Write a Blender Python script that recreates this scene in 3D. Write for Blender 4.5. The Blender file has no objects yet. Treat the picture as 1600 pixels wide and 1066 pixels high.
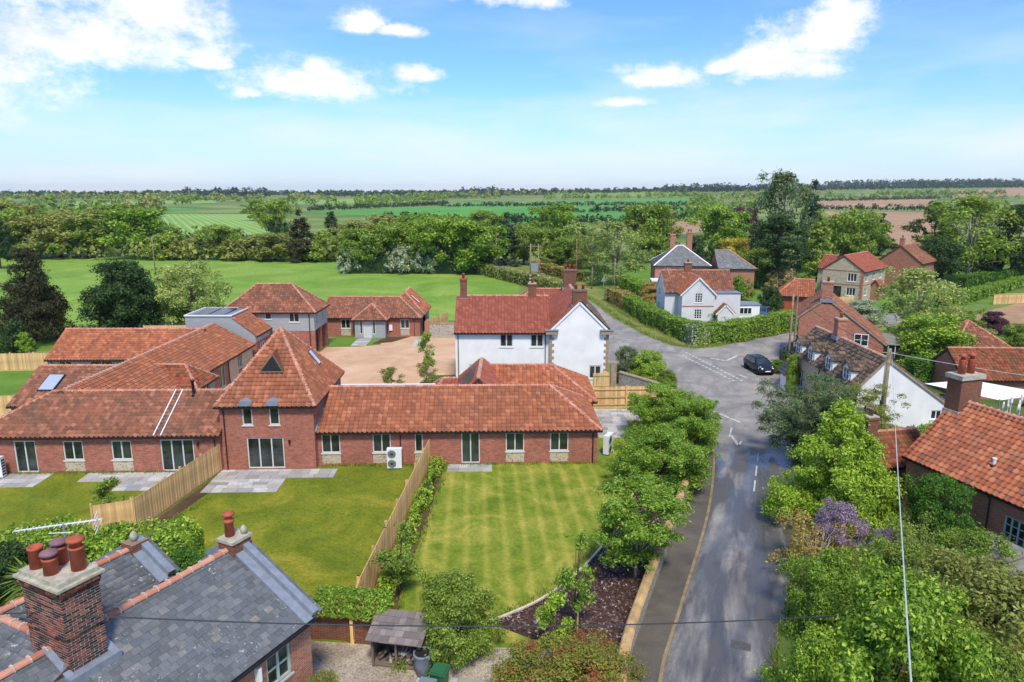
import bpy, bmesh, math, random
import numpy as np
from mathutils import Vector, Matrix
R = math.radians
sc = bpy.context.scene
col = sc.collection
rng = np.random.default_rng(7)
random.seed(7)

# ------------------------------------------------------------------ camera
FPX, CAM_H, PITCH = 1100.0, 17.5, math.atan((533 - 299) / 1100.0)
cam_d = bpy.data.cameras.new('camera'); cam = bpy.data.objects.new('camera', cam_d); col.objects.link(cam)
cam.location = (0, 0, CAM_H); cam.rotation_euler = (R(90) - PITCH, 0, 0)
cam_d.sensor_width = 36.0; cam_d.lens = 36.0 * FPX / 1600.0
cam_d.clip_start = 0.5; cam_d.clip_end = 30000
sc.camera = cam

# ------------------------------------------------------------------ light
SUN_EL, SUN_AZ = 56.0, 170.0           # azimuth the light comes from, clockwise from +Y (behind the camera, left)
sd = bpy.data.lights.new('sun', 'SUN'); sd.energy = 2.1; sd.angle = R(11); sd.color = (1.0, 0.90, 0.76)
sun = bpy.data.objects.new('sun', sd); col.objects.link(sun)
_d = Vector((math.sin(R(SUN_AZ)) * math.cos(R(SUN_EL)), math.cos(R(SUN_AZ)) * math.cos(R(SUN_EL)), math.sin(R(SUN_EL))))
sun.rotation_euler = _d.to_track_quat('Z', 'Y').to_euler(); sun.location = (0, 0, 60)
sc.view_settings.view_transform = 'Standard'; sc.view_settings.look = 'None'
sc.view_settings.gamma = 1.0; sc.view_settings.use_curve_mapping = False
sc.view_settings.exposure = 1.0
sc.cycles.use_denoising = True
sc.cycles.max_bounces = 6; sc.cycles.diffuse_bounces = 3; sc.cycles.transparent_max_bounces = 4

# ------------------------------------------------------------------ sky with clouds (defined by direction)
world = bpy.data.worlds.new('World'); sc.world = world; world.use_nodes = True
def build_sky():
    nt = world.node_tree; N = nt.nodes; L = nt.links
    bg = N['Background']
    def math_(op, a, b=None, c=None, clamp=False):
        n = N.new('ShaderNodeMath'); n.operation = op; n.use_clamp = clamp
        for i, v in enumerate((a, b, c)):
            if v is None: continue
            if isinstance(v, (int, float)): n.inputs[i].default_value = v
            else: L.new(v, n.inputs[i])
        return n.outputs[0]
    def mix(f, a, b):
        n = N.new('ShaderNodeMix'); n.data_type = 'RGBA'
        if isinstance(f, (int, float)): n.inputs[0].default_value = f
        else: L.new(f, n.inputs[0])
        for k, v in ((6, a), (7, b)):
            if isinstance(v, tuple): n.inputs[k].default_value = v
            else: L.new(v, n.inputs[k])
        return n.outputs[2]
    sky = N.new('ShaderNodeTexSky'); sky.sky_type = 'NISHITA'; sky.sun_disc = False
    sky.sun_elevation = R(SUN_EL); sky.sun_rotation = R(SUN_AZ); sky.air_density = 1.0; sky.dust_density = 0.6; sky.ozone_density = 2.0
    tc = N.new('ShaderNodeTexCoord'); sx = N.new('ShaderNodeSeparateXYZ'); L.new(tc.outputs['Generated'], sx.inputs[0])
    x, y, z = sx.outputs
    el = math_('DEGREES' if False else 'ARCSINE', z); el = math_('MULTIPLY', el, 57.2958)
    az = math_('MULTIPLY', math_('ARCTAN2', x, y), 57.2958)
    def noise(scale, detail, rough, stretch=1.0, off=0.0):
        cb = N.new('ShaderNodeCombineXYZ')
        L.new(math_('MULTIPLY', az, scale), cb.inputs[0]); L.new(math_('MULTIPLY', el, scale * stretch), cb.inputs[1]); cb.inputs[2].default_value = off
        n = N.new('ShaderNodeTexNoise'); n.inputs['Scale'].default_value = 1.0
        n.inputs['Detail'].default_value = detail; n.inputs['Roughness'].default_value = rough
        L.new(cb.outputs[0], n.inputs['Vector']); return n.outputs[0]
    edge = math_('ADD', math_('MULTIPLY', noise(0.2, 9, 0.66, 1.7), .72), math_('MULTIPLY', noise(0.75, 8, 0.7, 1.4, 5.0), .28))
    # cumulus banks: (azimuth, elevation, half width, half height) in degrees
    clouds = [(-35, 13.8, 13, 4.2), (-29.5, 9.4, 8.5, 2.5), (-25, 11.8, 4.5, 3.0), (-39, 7.4, 10, 4.2), (-24.5, 15.6, 8, 2.2), (-15, 7.7, 6.4, 1.8), (-14.8, 8.8, 1.6, 1.2), (-7.4, 8.6, 2.2, .8), (-19.6, 7.0, 1.2, .6), (-22, 8.8, 1.8, .7),
              (-11.4, 12.0, 2.3, 1.2), (-8.6, 11.6, 2.4, .6), (-2.2, 15.2, 7, 2.6), (2.4, 13.9, 2.2, 1.2), (19.6, 8.9, 4.8, 1.9), (21.6, 10.2, 4.0, 1.9), (23.4, 11.2, 3.0, 2.4), (15.8, 8.8, 1.6, .8), (11.6, 8.3, 3.4, 1.4), (9.0, 6.6, 2.3, .5), (37.4, 9.2, 1.8, 1.0), (9, 15.6, 5, .8),
              (60, 14, 9, 3.5), (80, 9, 7, 2.4), (105, 18, 11, 4), (135, 12, 9, 3), (165, 20, 12, 4), (-70, 13, 9, 3), (-95, 9, 8, 2.4), (-125, 17, 11, 4), (-155, 11, 8, 3), (15, 27, 9, 3.2), (-30, 30, 11, 4), (60, 35, 12, 4), (-80, 34, 13, 5), (120, 38, 14, 5), (-150, 36, 14, 5), (0, 50, 20, 6), (90, 55, 25, 6), (-110, 56, 25, 6)]
    acc = None
    for a0, e0, w, h in clouds:
        u = math_('DIVIDE', math_('SUBTRACT', az, a0), w)
        v0 = math_('SUBTRACT', el, e0)
        v = math_('MAXIMUM', math_('DIVIDE', v0, h), math_('DIVIDE', v0, -h * 0.62))      # flatter underside
        d = math_('SUBTRACT', 1.0, math_('SQRT', math_('ADD', math_('MULTIPLY', u, u), math_('MULTIPLY', v, v))))
        acc = d if acc is None else math_('MAXIMUM', acc, d)
    dens = math_('ADD', math_('MAXIMUM', acc, -1.0), math_('MULTIPLY', math_('SUBTRACT', edge, 0.5), 3.4))
    mr = N.new('ShaderNodeMapRange'); mr.interpolation_type = 'SMOOTHSTEP'
    L.new(dens, mr.inputs[0]); mr.inputs[1].default_value = -0.2; mr.inputs[2].default_value = 0.75
    cum = mr.outputs[0]
    # thin streaky veil, thicker low down
    veil = noise(0.055, 5, 0.6, 5.0, 3.7)
    mv = N.new('ShaderNodeMapRange'); L.new(veil, mv.inputs[0]); mv.inputs[1].default_value = 0.42; mv.inputs[2].default_value = 0.75
    low = N.new('ShaderNodeMapRange'); L.new(el, low.inputs[0]); low.inputs[1].default_value = 10.0; low.inputs[2].default_value = 1.5
    vf = math_('MULTIPLY', mv.outputs[0], math_('ADD', math_('MULTIPLY', low.outputs[0], 0.75), 0.25))
    shade = noise(0.16, 4, 0.5, 1.6, 9.0)
    sh2 = N.new('ShaderNodeMapRange'); L.new(math_('ADD', math_('MULTIPLY', shade, .6), math_('MULTIPLY', edge, .4)), sh2.inputs[0]); sh2.inputs[1].default_value = .3; sh2.inputs[2].default_value = .52
    ccol = mix(sh2.outputs[0], (4.35, 4.7, 5.15, 1), (6.3, 6.3, 6.3, 1))
    # sky colour: the physical sky, cleaner and brighter blue
    gm = N.new('ShaderNodeMix'); gm.data_type = 'RGBA'; gm.blend_type = 'MULTIPLY'; gm.inputs[0].default_value = 1.0; L.new(sky.outputs[0], gm.inputs[6]); gm.inputs[7].default_value = (.55, .82, 1.26, 1)
    hz = N.new('ShaderNodeMapRange'); hz.interpolation_type = 'SMOOTHSTEP'; L.new(el, hz.inputs[0]); hz.inputs[1].default_value = 9.0; hz.inputs[2].default_value = -3.0; hz.inputs[3].default_value = 0.0; hz.inputs[4].default_value = .96
    s0 = mix(hz.outputs[0], gm.outputs[2], (4.5, 5.1, 5.6, 1))
    s1 = mix(vf, s0, (5.2, 5.5, 5.8, 1))
    s2 = mix(cum, s1, ccol)
    L.new(s2, bg.inputs['Color']); bg.inputs['Strength'].default_value = 0.092

build_sky()

# ------------------------------------------------------------------ pixel of the photograph -> point on a level plane (surveying aid for the layout)
_c, _s = math.cos(PITCH), math.sin(PITCH)
def G(x, y, z=0.0):
    u = (x - 800) / FPX; v = (533 - y) / FPX
    t = (z - CAM_H) / (-_s + v * _c)
    return Vector((u * t, (_c + v * _s) * t, z))
def HZ(x, y):
    """gentle rise of the far land"""
    t = min(max((y - 420) / 2400.0, 0), 1); t = t * t * (3 - 2 * t)
    k = min(max((x + 200) / 1500.0, 0), 1)
    return t * (10 + 30 * k)

# ------------------------------------------------------------------ materials
MATS = {}
def new_mat(name):
    m = bpy.data.materials.new(name); m.use_nodes = True
    nt = m.node_tree; b = nt.nodes['Principled BSDF']
    MATS[name] = m
    return m, nt, b
def nmath(nt, op, a, b=None, clamp=False):
    n = nt.nodes.new('ShaderNodeMath'); n.operation = op; n.use_clamp = clamp
    for i, v in enumerate((a, b)):
        if v is None: continue
        if isinstance(v, (int, float)): n.inputs[i].default_value = v
        else: nt.links.new(v, n.inputs[i])
    return n.outputs[0]
def nnoise(nt, vec, scale, detail=4, rough=0.55, dist=0.0):
    n = nt.nodes.new('ShaderNodeTexNoise'); n.inputs['Scale'].default_value = scale; n.inputs['Detail'].default_value = detail
    n.inputs['Roughness'].default_value = rough; n.inputs['Distortion'].default_value = dist
    if vec is not None: nt.links.new(vec, n.inputs['Vector'])
    return n.outputs[0]
def nramp(nt, fac, stops):
    n = nt.nodes.new('ShaderNodeValToRGB'); e = n.color_ramp.elements
    while len(e) < len(stops): e.new(0.5)
    for i, (p, c) in enumerate(stops):
        e[i].position = p; e[i].color = (*c, 1)
    nt.links.new(fac, n.inputs[0]); return n.outputs[0]
def nmix(nt, f, a, b, mode='MIX'):
    n = nt.nodes.new('ShaderNodeMix'); n.data_type = 'RGBA'; n.blend_type = mode
    for k, v in ((0, f), (6, a), (7, b)):
        if isinstance(v, (int, float)): n.inputs[k].default_value = v
        elif isinstance(v, tuple): n.inputs[k].default_value = (*v, 1)
        else: nt.links.new(v, n.inputs[k])
    return n.outputs[2]
def nbump(nt, b, h, strength=0.4, dist=0.02):
    n = nt.nodes.new('ShaderNodeBump'); n.inputs['Strength'].default_value = strength; n.inputs['Distance'].default_value = dist
    nt.links.new(h, n.inputs['Height']); nt.links.new(n.outputs[0], b.inputs['Normal'])
def ocoord(nt):
    return nt.nodes.new('ShaderNodeTexCoord').outputs['Object']
def wcoord(nt):
    return nt.nodes.new('ShaderNodeNewGeometry').outputs['Position']
def rand_val(nt):
    """differs for every loose piece and every object"""
    g = nt.nodes.new('ShaderNodeNewGeometry').outputs['Random Per Island']
    o = nt.nodes.new('ShaderNodeObjectInfo').outputs['Random']
    return nmath(nt, 'FRACT', nmath(nt, 'ADD', g, o))
def lin(r, g, b):
    f = lambda v: (v / 255 / 12.92) if v / 255 <= 0.04045 else ((v / 255 + 0.055) / 1.055) ** 2.4
    return (f(r), f(g), f(b))

def m_plain(name, c, rough=0.6, metal=0.0, var=0.12, scale=3.0, spec=0.4):
    m, nt, b = new_mat(name)
    n = nnoise(nt, ocoord(nt), scale, 5)
    dark = tuple(v * (1 - var * 1.6) for v in c); lite = tuple(min(1, v * (1 + var)) for v in c)
    nt.links.new(nramp(nt, n, [(0.3, dark), (0.7, lite)]), b.inputs['Base Color'])
    b.inputs['Roughness'].default_value = rough; b.inputs['Metallic'].default_value = metal
    b.inputs['Specular IOR Level'].default_value = spec
    return m
def m_tiles(name, stops, patch, patch_amt=0.5, rough=0.8, pscale=0.5, specks=None):
    """per-tile colour with weathered patches"""
    m, nt, b = new_mat(name)
    c = nramp(nt, rand_val(nt), stops)
    w = nnoise(nt, wcoord(nt), pscale, 6, 0.65)
    w2 = nnoise(nt, wcoord(nt), 6.0, 4, 0.6)
    f = nramp(nt, nmath(nt, 'ADD', nmath(nt, 'MULTIPLY', w, 0.7), nmath(nt, 'MULTIPLY', w2, 0.3)), [(0.46, (0, 0, 0)), (0.66, (1, 1, 1))])
    c2 = nmix(nt, nmath(nt, 'MULTIPLY', f, patch_amt), c, patch)
    c3 = nmix(nt, 0.35, c2, nramp(nt, nnoise(nt, wcoord(nt), 22, 3), [(0.3, (0.45, 0.45, 0.45)), (0.7, (1, 1, 1))]), 'MULTIPLY')
    if specks:
        f3 = nmath(nt, 'MULTIPLY', nramp(nt, nnoise(nt, wcoord(nt), 9, 3, .6), [(.62, (0, 0, 0)), (.66, (1, 1, 1))]), nramp(nt, nnoise(nt, wcoord(nt), .45, 3, .5), [(.5, (0, 0, 0)), (.62, (1, 1, 1))])); c3 = nmix(nt, f3, c3, specks)
    nt.links.new(c3, b.inputs['Base Color']); b.inputs['Roughness'].default_value = rough
    b.inputs['Specular IOR Level'].default_value = 0.3
    nbump(nt, b, w2, 0.3, 0.01)
    return m
def m_brick(name, c1, c2, mortar, dirt=(0.1, 0.07, 0.05), scale=1.0):
    m, nt, b = new_mat(name)
    oc = ocoord(nt); s = nt.nodes.new('ShaderNodeSeparateXYZ'); nt.links.new(oc, s.inputs[0])
    cb = nt.nodes.new('ShaderNodeCombineXYZ')
    nt.links.new(nmath(nt, 'ADD', s.outputs[0], s.outputs[1]), cb.inputs[0]); nt.links.new(s.outputs[2], cb.inputs[1])
    br = nt.nodes.new('ShaderNodeTexBrick'); nt.links.new(cb.outputs[0], br.inputs['Vector'])
    br.inputs['Scale'].default_value = 1.0; br.inputs['Brick Width'].default_value = 0.225 * scale; br.inputs['Row Height'].default_value = 0.075 * scale
    br.inputs['Mortar Size'].default_value = 0.008 * scale; br.inputs['Bias'].default_value = 0.0
    br.inputs['Color1'].default_value = (*c1, 1); br.inputs['Color2'].default_value = (*c2, 1); br.inputs['Mortar'].default_value = (*mortar, 1)
    n = nnoise(nt, oc, 0.7, 6, 0.65); n2 = nnoise(nt, oc, 9, 4)
    c = nmix(nt, nramp(nt, n, [(0.45, (0, 0, 0)), (0.75, (.55, .55, .55))]), br.outputs[0], dirt)
    c = nmix(nt, 0.4, c, nramp(nt, n2, [(0.3, (.6, .6, .6)), (0.7, (1.1, 1.1, 1.1))]), 'MULTIPLY')
    nt.links.new(c, b.inputs['Base Color']); b.inputs['Roughness'].default_value = 0.85
    nbump(nt, b, nmath(nt, 'SUBTRACT', 1.0, br.outputs[1]), 0.5, 0.01)
    return m
def m_flint(name, base, stones, sc_=9.0):
    m, nt, b = new_mat(name)
    oc = ocoord(nt)
    v = nt.nodes.new('ShaderNodeTexVoronoi'); v.inputs['Scale'].default_value = sc_; nt.links.new(oc, v.inputs['Vector'])
    sp = nt.nodes.new('ShaderNodeSeparateColor'); nt.links.new(v.outputs['Color'], sp.inputs[0])
    c = nramp(nt, sp.outputs[0], stones)
    f = nramp(nt, v.outputs['Distance'], [(0.38, (0, 0, 0)), (0.52, (1, 1, 1))])
    nt.links.new(nmix(nt, f, c, base), b.inputs['Base Color']); b.inputs['Roughness'].default_value = 0.8
    nbump(nt, b, nmath(nt, 'SUBTRACT', 1.0, v.outputs['Distance']), 0.5, 0.03)
    return m
def m_boards(name, c, pitch=0.16):
    m, nt, b = new_mat(name)
    oc = ocoord(nt); s = nt.nodes.new('ShaderNodeSeparateXYZ'); nt.links.new(oc, s.inputs[0])
    f = nmath(nt, 'FRACT', nmath(nt, 'DIVIDE', s.outputs[2], pitch))
    mp = nt.nodes.new('ShaderNodeMapping'); mp.inputs['Scale'].default_value = (0.6, 0.6, 8); nt.links.new(oc, mp.inputs[0])
    n = nnoise(nt, mp.outputs[0], 2.0, 4)
    cc = nramp(nt, n, [(0.3, tuple(v * .8 for v in c)), (0.7, tuple(v * 1.1 for v in c))])
    cc = nmix(nt, nramp(nt, f, [(0.0, (1, 1, 1)), (0.1, (0, 0, 0))]), cc, tuple(v * .55 for v in c))
    nt.links.new(cc, b.inputs['Base Color']); b.inputs['Roughness'].default_value = 0.7
    nbump(nt, b, f, 0.6, 0.02)
    return m
def m_wood(name, c, rough=0.75):
    m, nt, b = new_mat(name)
    oc = ocoord(nt)
    mp = nt.nodes.new('ShaderNodeMapping'); mp.inputs['Scale'].default_value = (14, 14, 1.2); nt.links.new(oc, mp.inputs[0])
    n = nnoise(nt, mp.outputs[0], 1.5, 5)
    cc = nramp(nt, n, [(0.25, tuple(v * .6 for v in c)), (0.7, tuple(v * 1.15 for v in c))])
    r = nramp(nt, rand_val(nt), [(0, (.68, .68, .68)), (1, (1.15, 1.12, 1.08))])
    nt.links.new(nmix(nt, 1.0, cc, r, 'MULTIPLY'), b.inputs['Base Color']); b.inputs['Roughness'].default_value = rough
    return m
def m_leaf(name, stops, trans=0.42, rough=0.55, patch=None):
    m, nt, b = new_mat(name)
    g = nt.nodes.new('ShaderNodeNewGeometry').outputs['Random Per Island']
    c = nramp(nt, g, stops)
    n = nnoise(nt, ocoord(nt), 0.55, 3)
    c = nmix(nt, 0.6, c, nramp(nt, n, [(0.3, (.62, .66, .6)), (0.7, (1.25, 1.2, 1.1))]), 'MULTIPLY')
    if patch: c = nmix(nt, nramp(nt, nnoise(nt, ocoord(nt), 1.1, 3), [(0.52, (0, 0, 0)), (0.64, (.9, .9, .9))]), c, patch)
    o = nt.nodes.new('ShaderNodeObjectInfo').outputs['Random']
    c = nmix(nt, 1.0, c, nramp(nt, o, [(0, (.85, .9, .85)), (1, (1.12, 1.08, 1.1))]), 'MULTIPLY')
    nt.links.new(c, b.inputs['Base Color']); b.inputs['Roughness'].default_value = rough; b.inputs['Specular IOR Level'].default_value = 0.25
    tr = nt.nodes.new('ShaderNodeBsdfTranslucent'); nt.links.new(c, tr.inputs[0])
    mx = nt.nodes.new('ShaderNodeMixShader'); mx.inputs[0].default_value = trans
    nt.links.new(b.outputs[0], mx.inputs[1]); nt.links.new(tr.outputs[0], mx.inputs[2])
    nt.links.new(mx.outputs[0], nt.nodes['Material Output'].inputs[0])
    return m
def m_ground(name, stops, scale=0.25, fine=14.0, fstops=((.3, (.6, .6, .6)), (.7, (1.15, 1.15, 1.15))), rough=0.95, bump=0.3, stripes=None, extra=None):
    m, nt, b = new_mat(name)
    p = wcoord(nt)
    rm = nt.nodes.new('ShaderNodeMapping'); rm.inputs['Rotation'].default_value = (.3, .2, .6); nt.links.new(p, rm.inputs[0]); pr = rm.outputs[0]
    c = nramp(nt, nnoise(nt, pr, scale, 7, 0.62, .8), stops)
    c = nmix(nt, 0.8, c, nramp(nt, nnoise(nt, pr, fine, 5, 0.75, .5), list(fstops)), 'MULTIPLY')
    if stripes:
        ang, wl, a, bb, amt = stripes
        s = nt.nodes.new('ShaderNodeSeparateXYZ'); nt.links.new(p, s.inputs[0])
        t = nmath(nt, 'ADD', nmath(nt, 'MULTIPLY', s.outputs[0], math.cos(ang) / wl), nmath(nt, 'MULTIPLY', s.outputs[1], math.sin(ang) / wl))
        t = nmath(nt, 'ADD', t, nmath(nt, 'MULTIPLY', nnoise(nt, p, 0.35, 4), 0.22))
        f = nmath(nt, 'PINGPONG', t, 0.5)
        c = nmix(nt, amt, c, nramp(nt, nmath(nt, 'MULTIPLY', f, 2.0), [(0.5, a), (0.9, bb)]))
    if extra: c = nmix(nt, nramp(nt, nnoise(nt, pr, extra[0], 5, 0.65, .6), [(extra[1], (0, 0, 0)), (extra[2], (1, 1, 1))]), c, extra[3])
    nt.links.new(c, b.inputs['Base Color']); b.inputs['Roughness'].default_value = rough; b.inputs['Specular IOR Level'].default_value = 0.15
    nbump(nt, b, nnoise(nt, p, fine * 1.5, 4), bump, 0.04)
    return m
# ------------------------------------------------------------------ material library
m_tiles('pantile_orange', [(0, lin(140, 86, 60)), (.3, lin(156, 95, 65)), (.7, lin(168, 103, 71)), (.94, lin(188, 122, 88)), (1, lin(126, 82, 62))], lin(120, 84, 66), .55)
m_tiles('pantile_old', [(0, lin(122, 80, 60)), (.3, lin(142, 91, 67)), (.7, lin(156, 101, 75)), (.94, lin(178, 122, 94)), (1, lin(104, 75, 61))], lin(96, 78, 66), .75)
m_tiles('pantile_moss', [(0, lin(104, 58, 44)), (.4, lin(150, 78, 56)), (.8, lin(170, 96, 66)), (1, lin(110, 76, 58))], lin(96, 92, 52), .9, .85, .8)
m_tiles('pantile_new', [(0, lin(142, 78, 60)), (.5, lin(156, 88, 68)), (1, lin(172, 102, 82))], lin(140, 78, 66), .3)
m_tiles('pantile_bright', [(0, lin(146, 86, 60)), (.25, lin(166, 97, 65)), (.65, lin(178, 106, 71)), (.92, lin(196, 126, 89)), (.98, lin(144, 94, 72)), (1, lin(120, 86, 70))], lin(122, 84, 70), .5, .8, .9)
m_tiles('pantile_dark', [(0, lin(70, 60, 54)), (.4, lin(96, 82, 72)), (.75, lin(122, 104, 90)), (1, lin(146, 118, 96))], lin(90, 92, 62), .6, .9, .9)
m_tiles('slate', [(0, lin(94, 98, 100)), (.35, lin(104, 108, 110)), (.85, lin(116, 119, 120)), (.97, lin(130, 130, 125)), (1, lin(146, 139, 124))], lin(96, 97, 90), .6, .5, 1.6, specks=lin(190, 190, 182))
m_tiles('shingle', [(0, lin(98, 90, 88)), (.5, lin(128, 118, 114)), (1, lin(150, 140, 132))], lin(100, 98, 84), .5)
m_tiles('slab', [(0, lin(150, 148, 142)), (.5, lin(182, 180, 174)), (1, lin(205, 202, 195))], lin(140, 136, 128), .5, .8, 1.5)
m_tiles('clay_ridge', [(0, lin(184, 116, 88)), (.5, lin(200, 132, 104)), (1, lin(214, 154, 128))], lin(150, 106, 88), .5)
m_tiles('brick_piece', [(0, lin(52, 44, 42)), (.35, lin(84, 58, 50)), (.55, lin(136, 78, 60)), (.8, lin(166, 96, 72)), (1, lin(110, 70, 58))], lin(50, 44, 40), .9, .85, 1.3)
m_tiles('stone_piece', [(0, lin(120, 116, 108)), (.4, lin(160, 154, 142)), (.8, lin(190, 184, 172)), (1, lin(96, 94, 92))], lin(130, 124, 110), .4)
m_brick('brick_red', lin(186, 106, 82), lin(134, 70, 56), lin(178, 142, 120), lin(136, 84, 66))
m_brick('brick_old', lin(192, 110, 80), lin(136, 74, 56), lin(190, 164, 138), lin(160, 126, 104))
m_brick('brick_garden', lin(140, 78, 54), lin(104, 60, 44), lin(140, 116, 92), lin(84, 62, 44))
m_flint('flint', lin(186, 172, 142), [(0, lin(120, 112, 98)), (.4, lin(172, 156, 124)), (.8, lin(200, 188, 160)), (1, lin(150, 140, 128))], 8)
m_flint('flint_grey', lin(170, 162, 148), [(0, lin(92, 92, 92)), (.4, lin(140, 136, 126)), (.8, lin(186, 180, 170)), (1, lin(110, 108, 104))], 7)
m_plain('render_white', lin(232, 231, 226), .85, var=.06, scale=.9)
m_plain('render_grey', lin(210, 208, 208), .8, var=.05, scale=1.2)
m_boards('board_grey', lin(164, 170, 168))
m_plain('frame_pale', lin(206, 210, 202), .5, var=.03)
m_plain('frame_white', lin(232, 232, 230), .45, var=.02)
m_plain('frame_teal', lin(168, 186, 176), .5, var=.05)
m_plain('door_grey', lin(196, 200, 198), .5, var=.03)
m_plain('black_plastic', lin(34, 34, 36), .45, var=.1)
m_plain('lead', lin(132, 140, 150), .5, .1, var=.12, scale=4)
m_plain('deck', lin(84, 58, 46), .9)
m_plain('stone_trim', lin(158, 140, 116), .85, var=.2, scale=5)
m_plain('mortar', lin(198, 188, 170), .9, var=.15, scale=8)
m_plain('mortar_dark', lin(128, 114, 98), .9, var=.2, scale=8)
m_plain('cement', lin(176, 170, 150), .85, var=.22, scale=5)
m_plain('pot_clay', lin(172, 84, 58), .75, var=.15, scale=4)
m_plain('pot_purple', lin(128, 92, 98), .7, var=.15, scale=4)
m_plain('metal_grey', lin(150, 154, 158), .45, .3, var=.08)
m_plain('metal_white', lin(226, 228, 228), .4, var=.03)
m_plain('solar', lin(40, 48, 62), .2, .2, var=.1)
m_plain('car_black', lin(34, 40, 50), .18, .3, var=.02, spec=.7)
m_plain('car_blue', lin(70, 92, 118), .2, .3, var=.02, spec=.7)
m_plain('tyre', lin(26, 26, 27), .9)
m_plain('alloy', lin(170, 172, 176), .35, .7, var=.05)
m_plain('lamp_glass', lin(220, 226, 232), .1, var=.02, spec=.8)
m_plain('bin_green', lin(46, 98, 62), .5, var=.08)
m_plain('bin_grey', lin(120, 130, 140), .55, var=.1)
m_plain('canvas', lin(238, 238, 236), .8, var=.03)
m_plain('bark', lin(104, 90, 74), .95, var=.3, scale=6)
m_plain('bark_pale', lin(168, 160, 146), .9, var=.25, scale=5)
m_plain('bark_dark', lin(64, 54, 46), .95, var=.3, scale=6)
m_plain('pole_wood', lin(140, 124, 100), .9, var=.25, scale=5)
m_plain('wire', lin(52, 54, 58), .6)
m_plain('wire_pale', lin(190, 196, 196), .5)
m_plain('paint_white', lin(196, 195, 188), .7, var=.3, scale=5)
m_plain('kerb_stone', lin(142, 124, 92), .9, var=.25, scale=2)
m_plain('wall_cap', lin(186, 154, 104), .9, var=.22, scale=2.5)
m_plain('edging', lin(206, 196, 172), .85, var=.12, scale=3)
m_plain('polycarb', lin(136, 132, 122), .35, var=.15, scale=2)
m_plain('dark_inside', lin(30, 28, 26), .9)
m_plain('garage_red', lin(164, 78, 52), .7, var=.08)
m_wood('fence_wood', lin(224, 186, 128)); m_wood('old_wood', lin(124, 112, 98)); m_wood('rail_wood', lin(196, 164, 112))
def _glass():
    m, nt, b = new_mat('glass'); b.inputs['Roughness'].default_value = .06
    n = nnoise(nt, ocoord(nt), .9, 3); nt.links.new(nramp(nt, n, [(.35, lin(24, 30, 30)), (.7, lin(62, 72, 66))]), b.inputs['Base Color'])  # mottled tint paints uneven reflections into the dark panes
    b.inputs['Specular IOR Level'].default_value = .7
    m, nt, b = new_mat('sky_glass'); b.inputs['Roughness'].default_value = .04; b.inputs['Base Color'].default_value = (*lin(214, 222, 226), 1); b.inputs['Metallic'].default_value = .5  # pale base colour paints in the white sky reflection
_glass()
# ground covers
m_ground('ground_mat', [(.36, lin(86, 108, 50)), (.5, lin(112, 136, 64)), (.64, lin(148, 152, 92))], .012, 1.2)
m_ground('pasture_mat', [(.3, lin(104, 140, 50)), (.5, lin(124, 158, 62)), (.72, lin(150, 170, 80))], .09, 2.2, extra=(.7, .62, .74, lin(76, 112, 48)))
m_ground('lawn_mat', [(.32, lin(92, 108, 28)), (.5, lin(116, 126, 34)), (.68, lin(146, 140, 48))], .3, 7, extra=(1.1, .56, .74, lin(86, 108, 34)), fstops=((.34, (.5, .52, .45)), (.66, (1.25, 1.22, 1.2))))
m_ground('lawn_dry_mat', [(.34, lin(92, 114, 32)), (.48, lin(120, 136, 42)), (.66, lin(164, 158, 72))], .55, 6, stripes=(R(3), 1.0, lin(108, 126, 38), lin(186, 172, 84), .25), fstops=((.34, (.5, .52, .45)), (.66, (1.25, 1.22, 1.2))))
m_ground('lawn_fresh_mat', [(.3, lin(84, 122, 42)), (.6, lin(108, 142, 54)), (.8, lin(136, 152, 64))], .3, 14)
m_ground('verge_mat', [(.3, lin(96, 112, 52)), (.5, lin(124, 134, 66)), (.7, lin(158, 142, 96))], .35, 9)
m_ground('garden_mat', [(.3, lin(60, 82, 36)), (.5, lin(84, 106, 46)), (.72, lin(120, 112, 74))], .3, 6)
m_ground('gravel_mat', [(.3, lin(188, 152, 120)), (.5, lin(204, 168, 134)), (.75, lin(218, 186, 152))], .25, 16, fstops=((.3, (.66, .64, .62)), (.7, (1.15, 1.15, 1.15))))
m_ground('yard_mat', [(.3, lin(140, 128, 112)), (.6, lin(176, 166, 150)), (.8, lin(196, 188, 174))], .8, 13, fstops=((.38, (.36, .34, .32)), (.6, (1.25, 1.22, 1.18))))
m_ground('soil_mat', [(.3, lin(72, 56, 42)), (.6, lin(98, 78, 58)), (.8, lin(120, 98, 74))], .6, 12)
m_ground('plough_mat', [(.3, lin(160, 128, 96)), (.6, lin(178, 146, 112)), (.8, lin(192, 162, 128))], .02, .6)
m_ground('crop_mat', [(.3, lin(76, 138, 58)), (.6, lin(98, 158, 70)), (.8, lin(122, 166, 84))], .01, .4)
m_ground('stripe_mat', [(.3, lin(112, 158, 74)), (.6, lin(132, 172, 86)), (.8, lin(156, 178, 104))], .02, .5, stripes=(R(27), 4.0, lin(116, 156, 72), lin(182, 188, 122), .5))
m_ground('earth_path_mat', [(.3, lin(150, 124, 96)), (.6, lin(178, 152, 120)), (.8, lin(196, 176, 148))], .3, 9)
m_ground('bark_mat', [(.3, lin(58, 42, 38)), (.6, lin(84, 62, 54)), (.8, lin(104, 82, 72))], .8, 10)
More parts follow.
